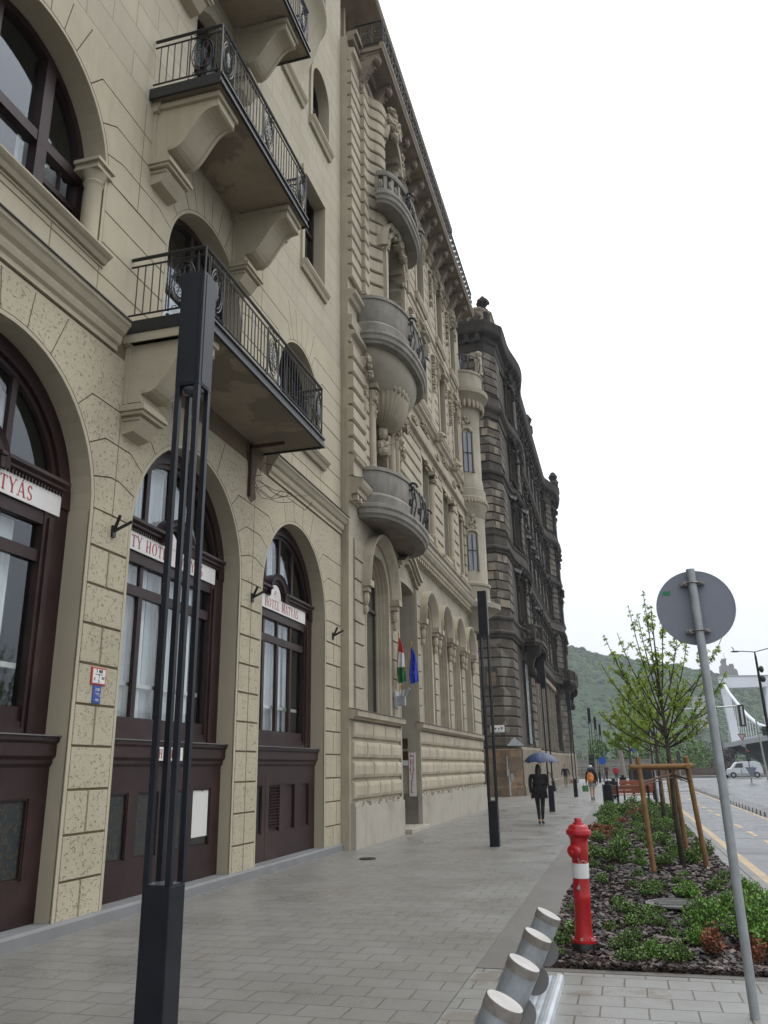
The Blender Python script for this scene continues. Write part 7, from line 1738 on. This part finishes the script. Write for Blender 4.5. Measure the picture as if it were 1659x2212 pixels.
for y in range(520,90,-20): d=dz(y); rs.append([(54.6,y,d-1.65),(56.1,y,d-3.25),(77.9,y,d-3.25),(77.9,y,d-3.4),(55.9,y,d-3.5),(54.2,y,d-1.9)])
m=MB(); m.rings(rs); m.build('underside',gdk,BR)
rs=[]
for y in range(520,90,-20): d=dz(y); rs.append([(52.7,y,d),(52.9,y,d),(52.9,y,d+1.1),(52.7,y,d+1.1)])
m=MB(); m.rings(rs); m.build('parapet',mat('parapet_grey',(.42,.43,.44),.7),BR)
for i,y in enumerate((470,430,390,350)):
    x,z=Q(0,0); m=MB(); m.tube([(53.2,y,dz(y)),(53.2,y,dz(y)+7)],.09,4); m.tube([(52.4,y,dz(y)+7),(54,y,dz(y)+7)],.09,4); m.build('deck_lamp',wb,BR)
for yy in (140,180): m=MB(); m.box(38 if yy==140 else 42,39.2 if yy==140 else 43,yy,yy+3,-1,6); 
m=MB(); m.box(18.6,20.4,175,178,-2,3.9); m.build('pier',gd,BR)
m=MB(); m.pr_uw([(19.0,4.4),(60,10.5),(60,-1),(28,-1),(24,2.0)],168,174); tag(m.build('bridge_abutment',gdk,None),'dark shaded bridge ramp behind the white van','ramp')
m=MB(); m.pr_uw([(17.2,4.9),(60,11.8),(60,10.6),(17.4,4.2)],160,168.5); tag(m.build('ramp_deck',gd,None),'grey rising ramp deck leading up to the bridge','ramp')
m=MB(); m.box(25,40,150,156,-1,1.7); m.box(24.5,40.5,149.8,156,.7,.9); tag(m.build('dark_underpass',mat('underpass_dark',(.035,.04,.045),.7),None),'dark low structure with pale stripe under the ramp','structure')
# ---- building half hidden in the trees on the far bank
m=MB(); m.box(40.5,48,495,510,20,36); m.box(40,48.5,494.6,510,36,37); 
for r in range(4):
    for c in range(3): m.box(41.3+2.3*c,42.5+2.3*c,494.7,495,22.5+3.3*r,24.3+3.3*r)
tag(m.build('hillside_building',mat('far_building',(.33,.32,.31),.9,var=.05),None),'pale block half hidden on the wooded slope','building')
# ---- wooded hill
def ridge(x):     # ridge height above water at distance 700, from the measured skyline
    pts=[(-400,150),(-120,118),(-39,93),(-26,90.5),(-10,86),(-2,86),(6,83.5),(18,79),(40,74),(60,70),(70,69),(81,65),(92,61),(130,57),(200,52),(500,50),(1200,50)]
    for (a,b),(c,d) in zip(pts,pts[1:]):
        if a<=x<=c: return b+(d-b)*(x-a)/(c-a)
    return 120
from mathutils import noise as nz
m=MB(); NX,NY=330,64; G_=[]
for j in range(NY+1):
    row=[]
    for i in range(NX+1):
        tx=i/NX; x=-160+560*tx; t=j/NY; y=560+(720-560)*t
        px=x*700/(y) if y>0 else x
        base=-6+(ridge(px*1.0)+6)*(math.sin(min(1,t*1.12)*math.pi/2)**.9)*(y/700 if t<.9 else 1.0)
        n=nz.noise(Vector((x*.13,y*.13,0)))*1.6+nz.noise(Vector((x*.33,y*.33,3)))*1.3+nz.noise(Vector((x*.03,y*.03,8)))*5
        row.append((x+nz.noise(Vector((x*.3,y*.3,9)))*1.2,y,base+n))
    G_.append(row)
m.rings(G_,False,False)
hm=mat('woodland',(.030,.066,.022),.95,bump=1.0,bscale=.6,var=.3,vscale=.06,col2=(.028,.050,.024),fine=.5)
m.build('hill',hm,None,smooth=True,kind='structure')
# tree crowns over the slope so it reads as woodland
rn=random.Random(31); m=MB()
wl=[mat('wood_leaf_%s'%n,c,.9,var=.25,vscale=.05) for n,c in (('a',(.026,.072,.022)),('b',(.048,.112,.028)),('c',(.014,.038,.016)),('d',(.065,.056,.036)))]
for i in range(9000):
    x=rn.uniform(-60,170); t=rn.random()**1.2; y=562+150*t; jj=min(NY,int(t*150/160*NY)); ii=max(0,min(NX,int((x+160)/560*NX))); z=G_[jj][ii][2]
    r=rn.uniform(1.3,2.9); m.cur=rn.choices((0,1,2,3),(.42,.25,.28,.05))[0]; m.blob((x,y,z+r*.2),(r,r*.9,r*rn.uniform(.7,1.1)),6,4)
o=m.build('hill_woodland',wl,None,kind='stuff'); tag(o,'hazy green woodland covering the whole hillside','woodland')
# ---- castle-like monument on the ridge
KS=560/500*1.22
cs=mat('castle_stone',(.22,.205,.20),.9,var=.15,vscale=.1)
T=thing('hilltop_castle',(78,690,70),'grey castle like ruin on the ridge above the bridge','castle'); q=690/500
def K(x,z): return (x*q,(z-1.65)*q+1.65)
m=MB(); m.pr_uw([K(57.2,50.5),K(57.3,54.0),K(58.3,53.4),K(58.6,55.6),K(58.2,57.0),K(60.6,56.9),K(60.4,54.2),K(61.8,53.2),K(62.0,54.1),K(64.2,54.0),K(64.3,52.0),K(65.6,51.3),K(66.3,46.8),K(57.0,46)],690,702); m.build('walls',cs,T)
m=MB(); 
for x in (58.2,59.0,59.8,60.3): a=K(x,57.0); m.box(a[0],a[0]+.7,689.5,692,a[1],a[1]+.9)
for x in (61.9,62.7,63.5): a=K(x,54.0); m.box(a[0],a[0]+.7,689.5,692,a[1],a[1]+.8)
m.build('battlements',cs,T)
m=MB(); a=K(60.0,57); b=K(60.0,61); m.tube([(a[0],691,a[1]),(b[0],691,b[1])],.15,4); m.build('flagpole',cs,T)
# ---- the damp air
air=bpy.data.materials.new('damp_air'); air.use_nodes=True; t=air.node_tree; t.nodes.remove(t.nodes['Principled BSDF']); pv=t.nodes.new('ShaderNodeVolumePrincipled'); pv.inputs['Density'].default_value=.00030; pv.inputs['Color'].default_value=(.93,.96,1,1); t.links.new(pv.outputs[0],t.nodes['Material Output'].inputs['Volume'])
m=MB(); m.box(-260,460,-40,760,-8,135)
o=m.build('haze',air,None,kind='stuff'); tag(o,'thin rainy haze filling the whole view','haze')
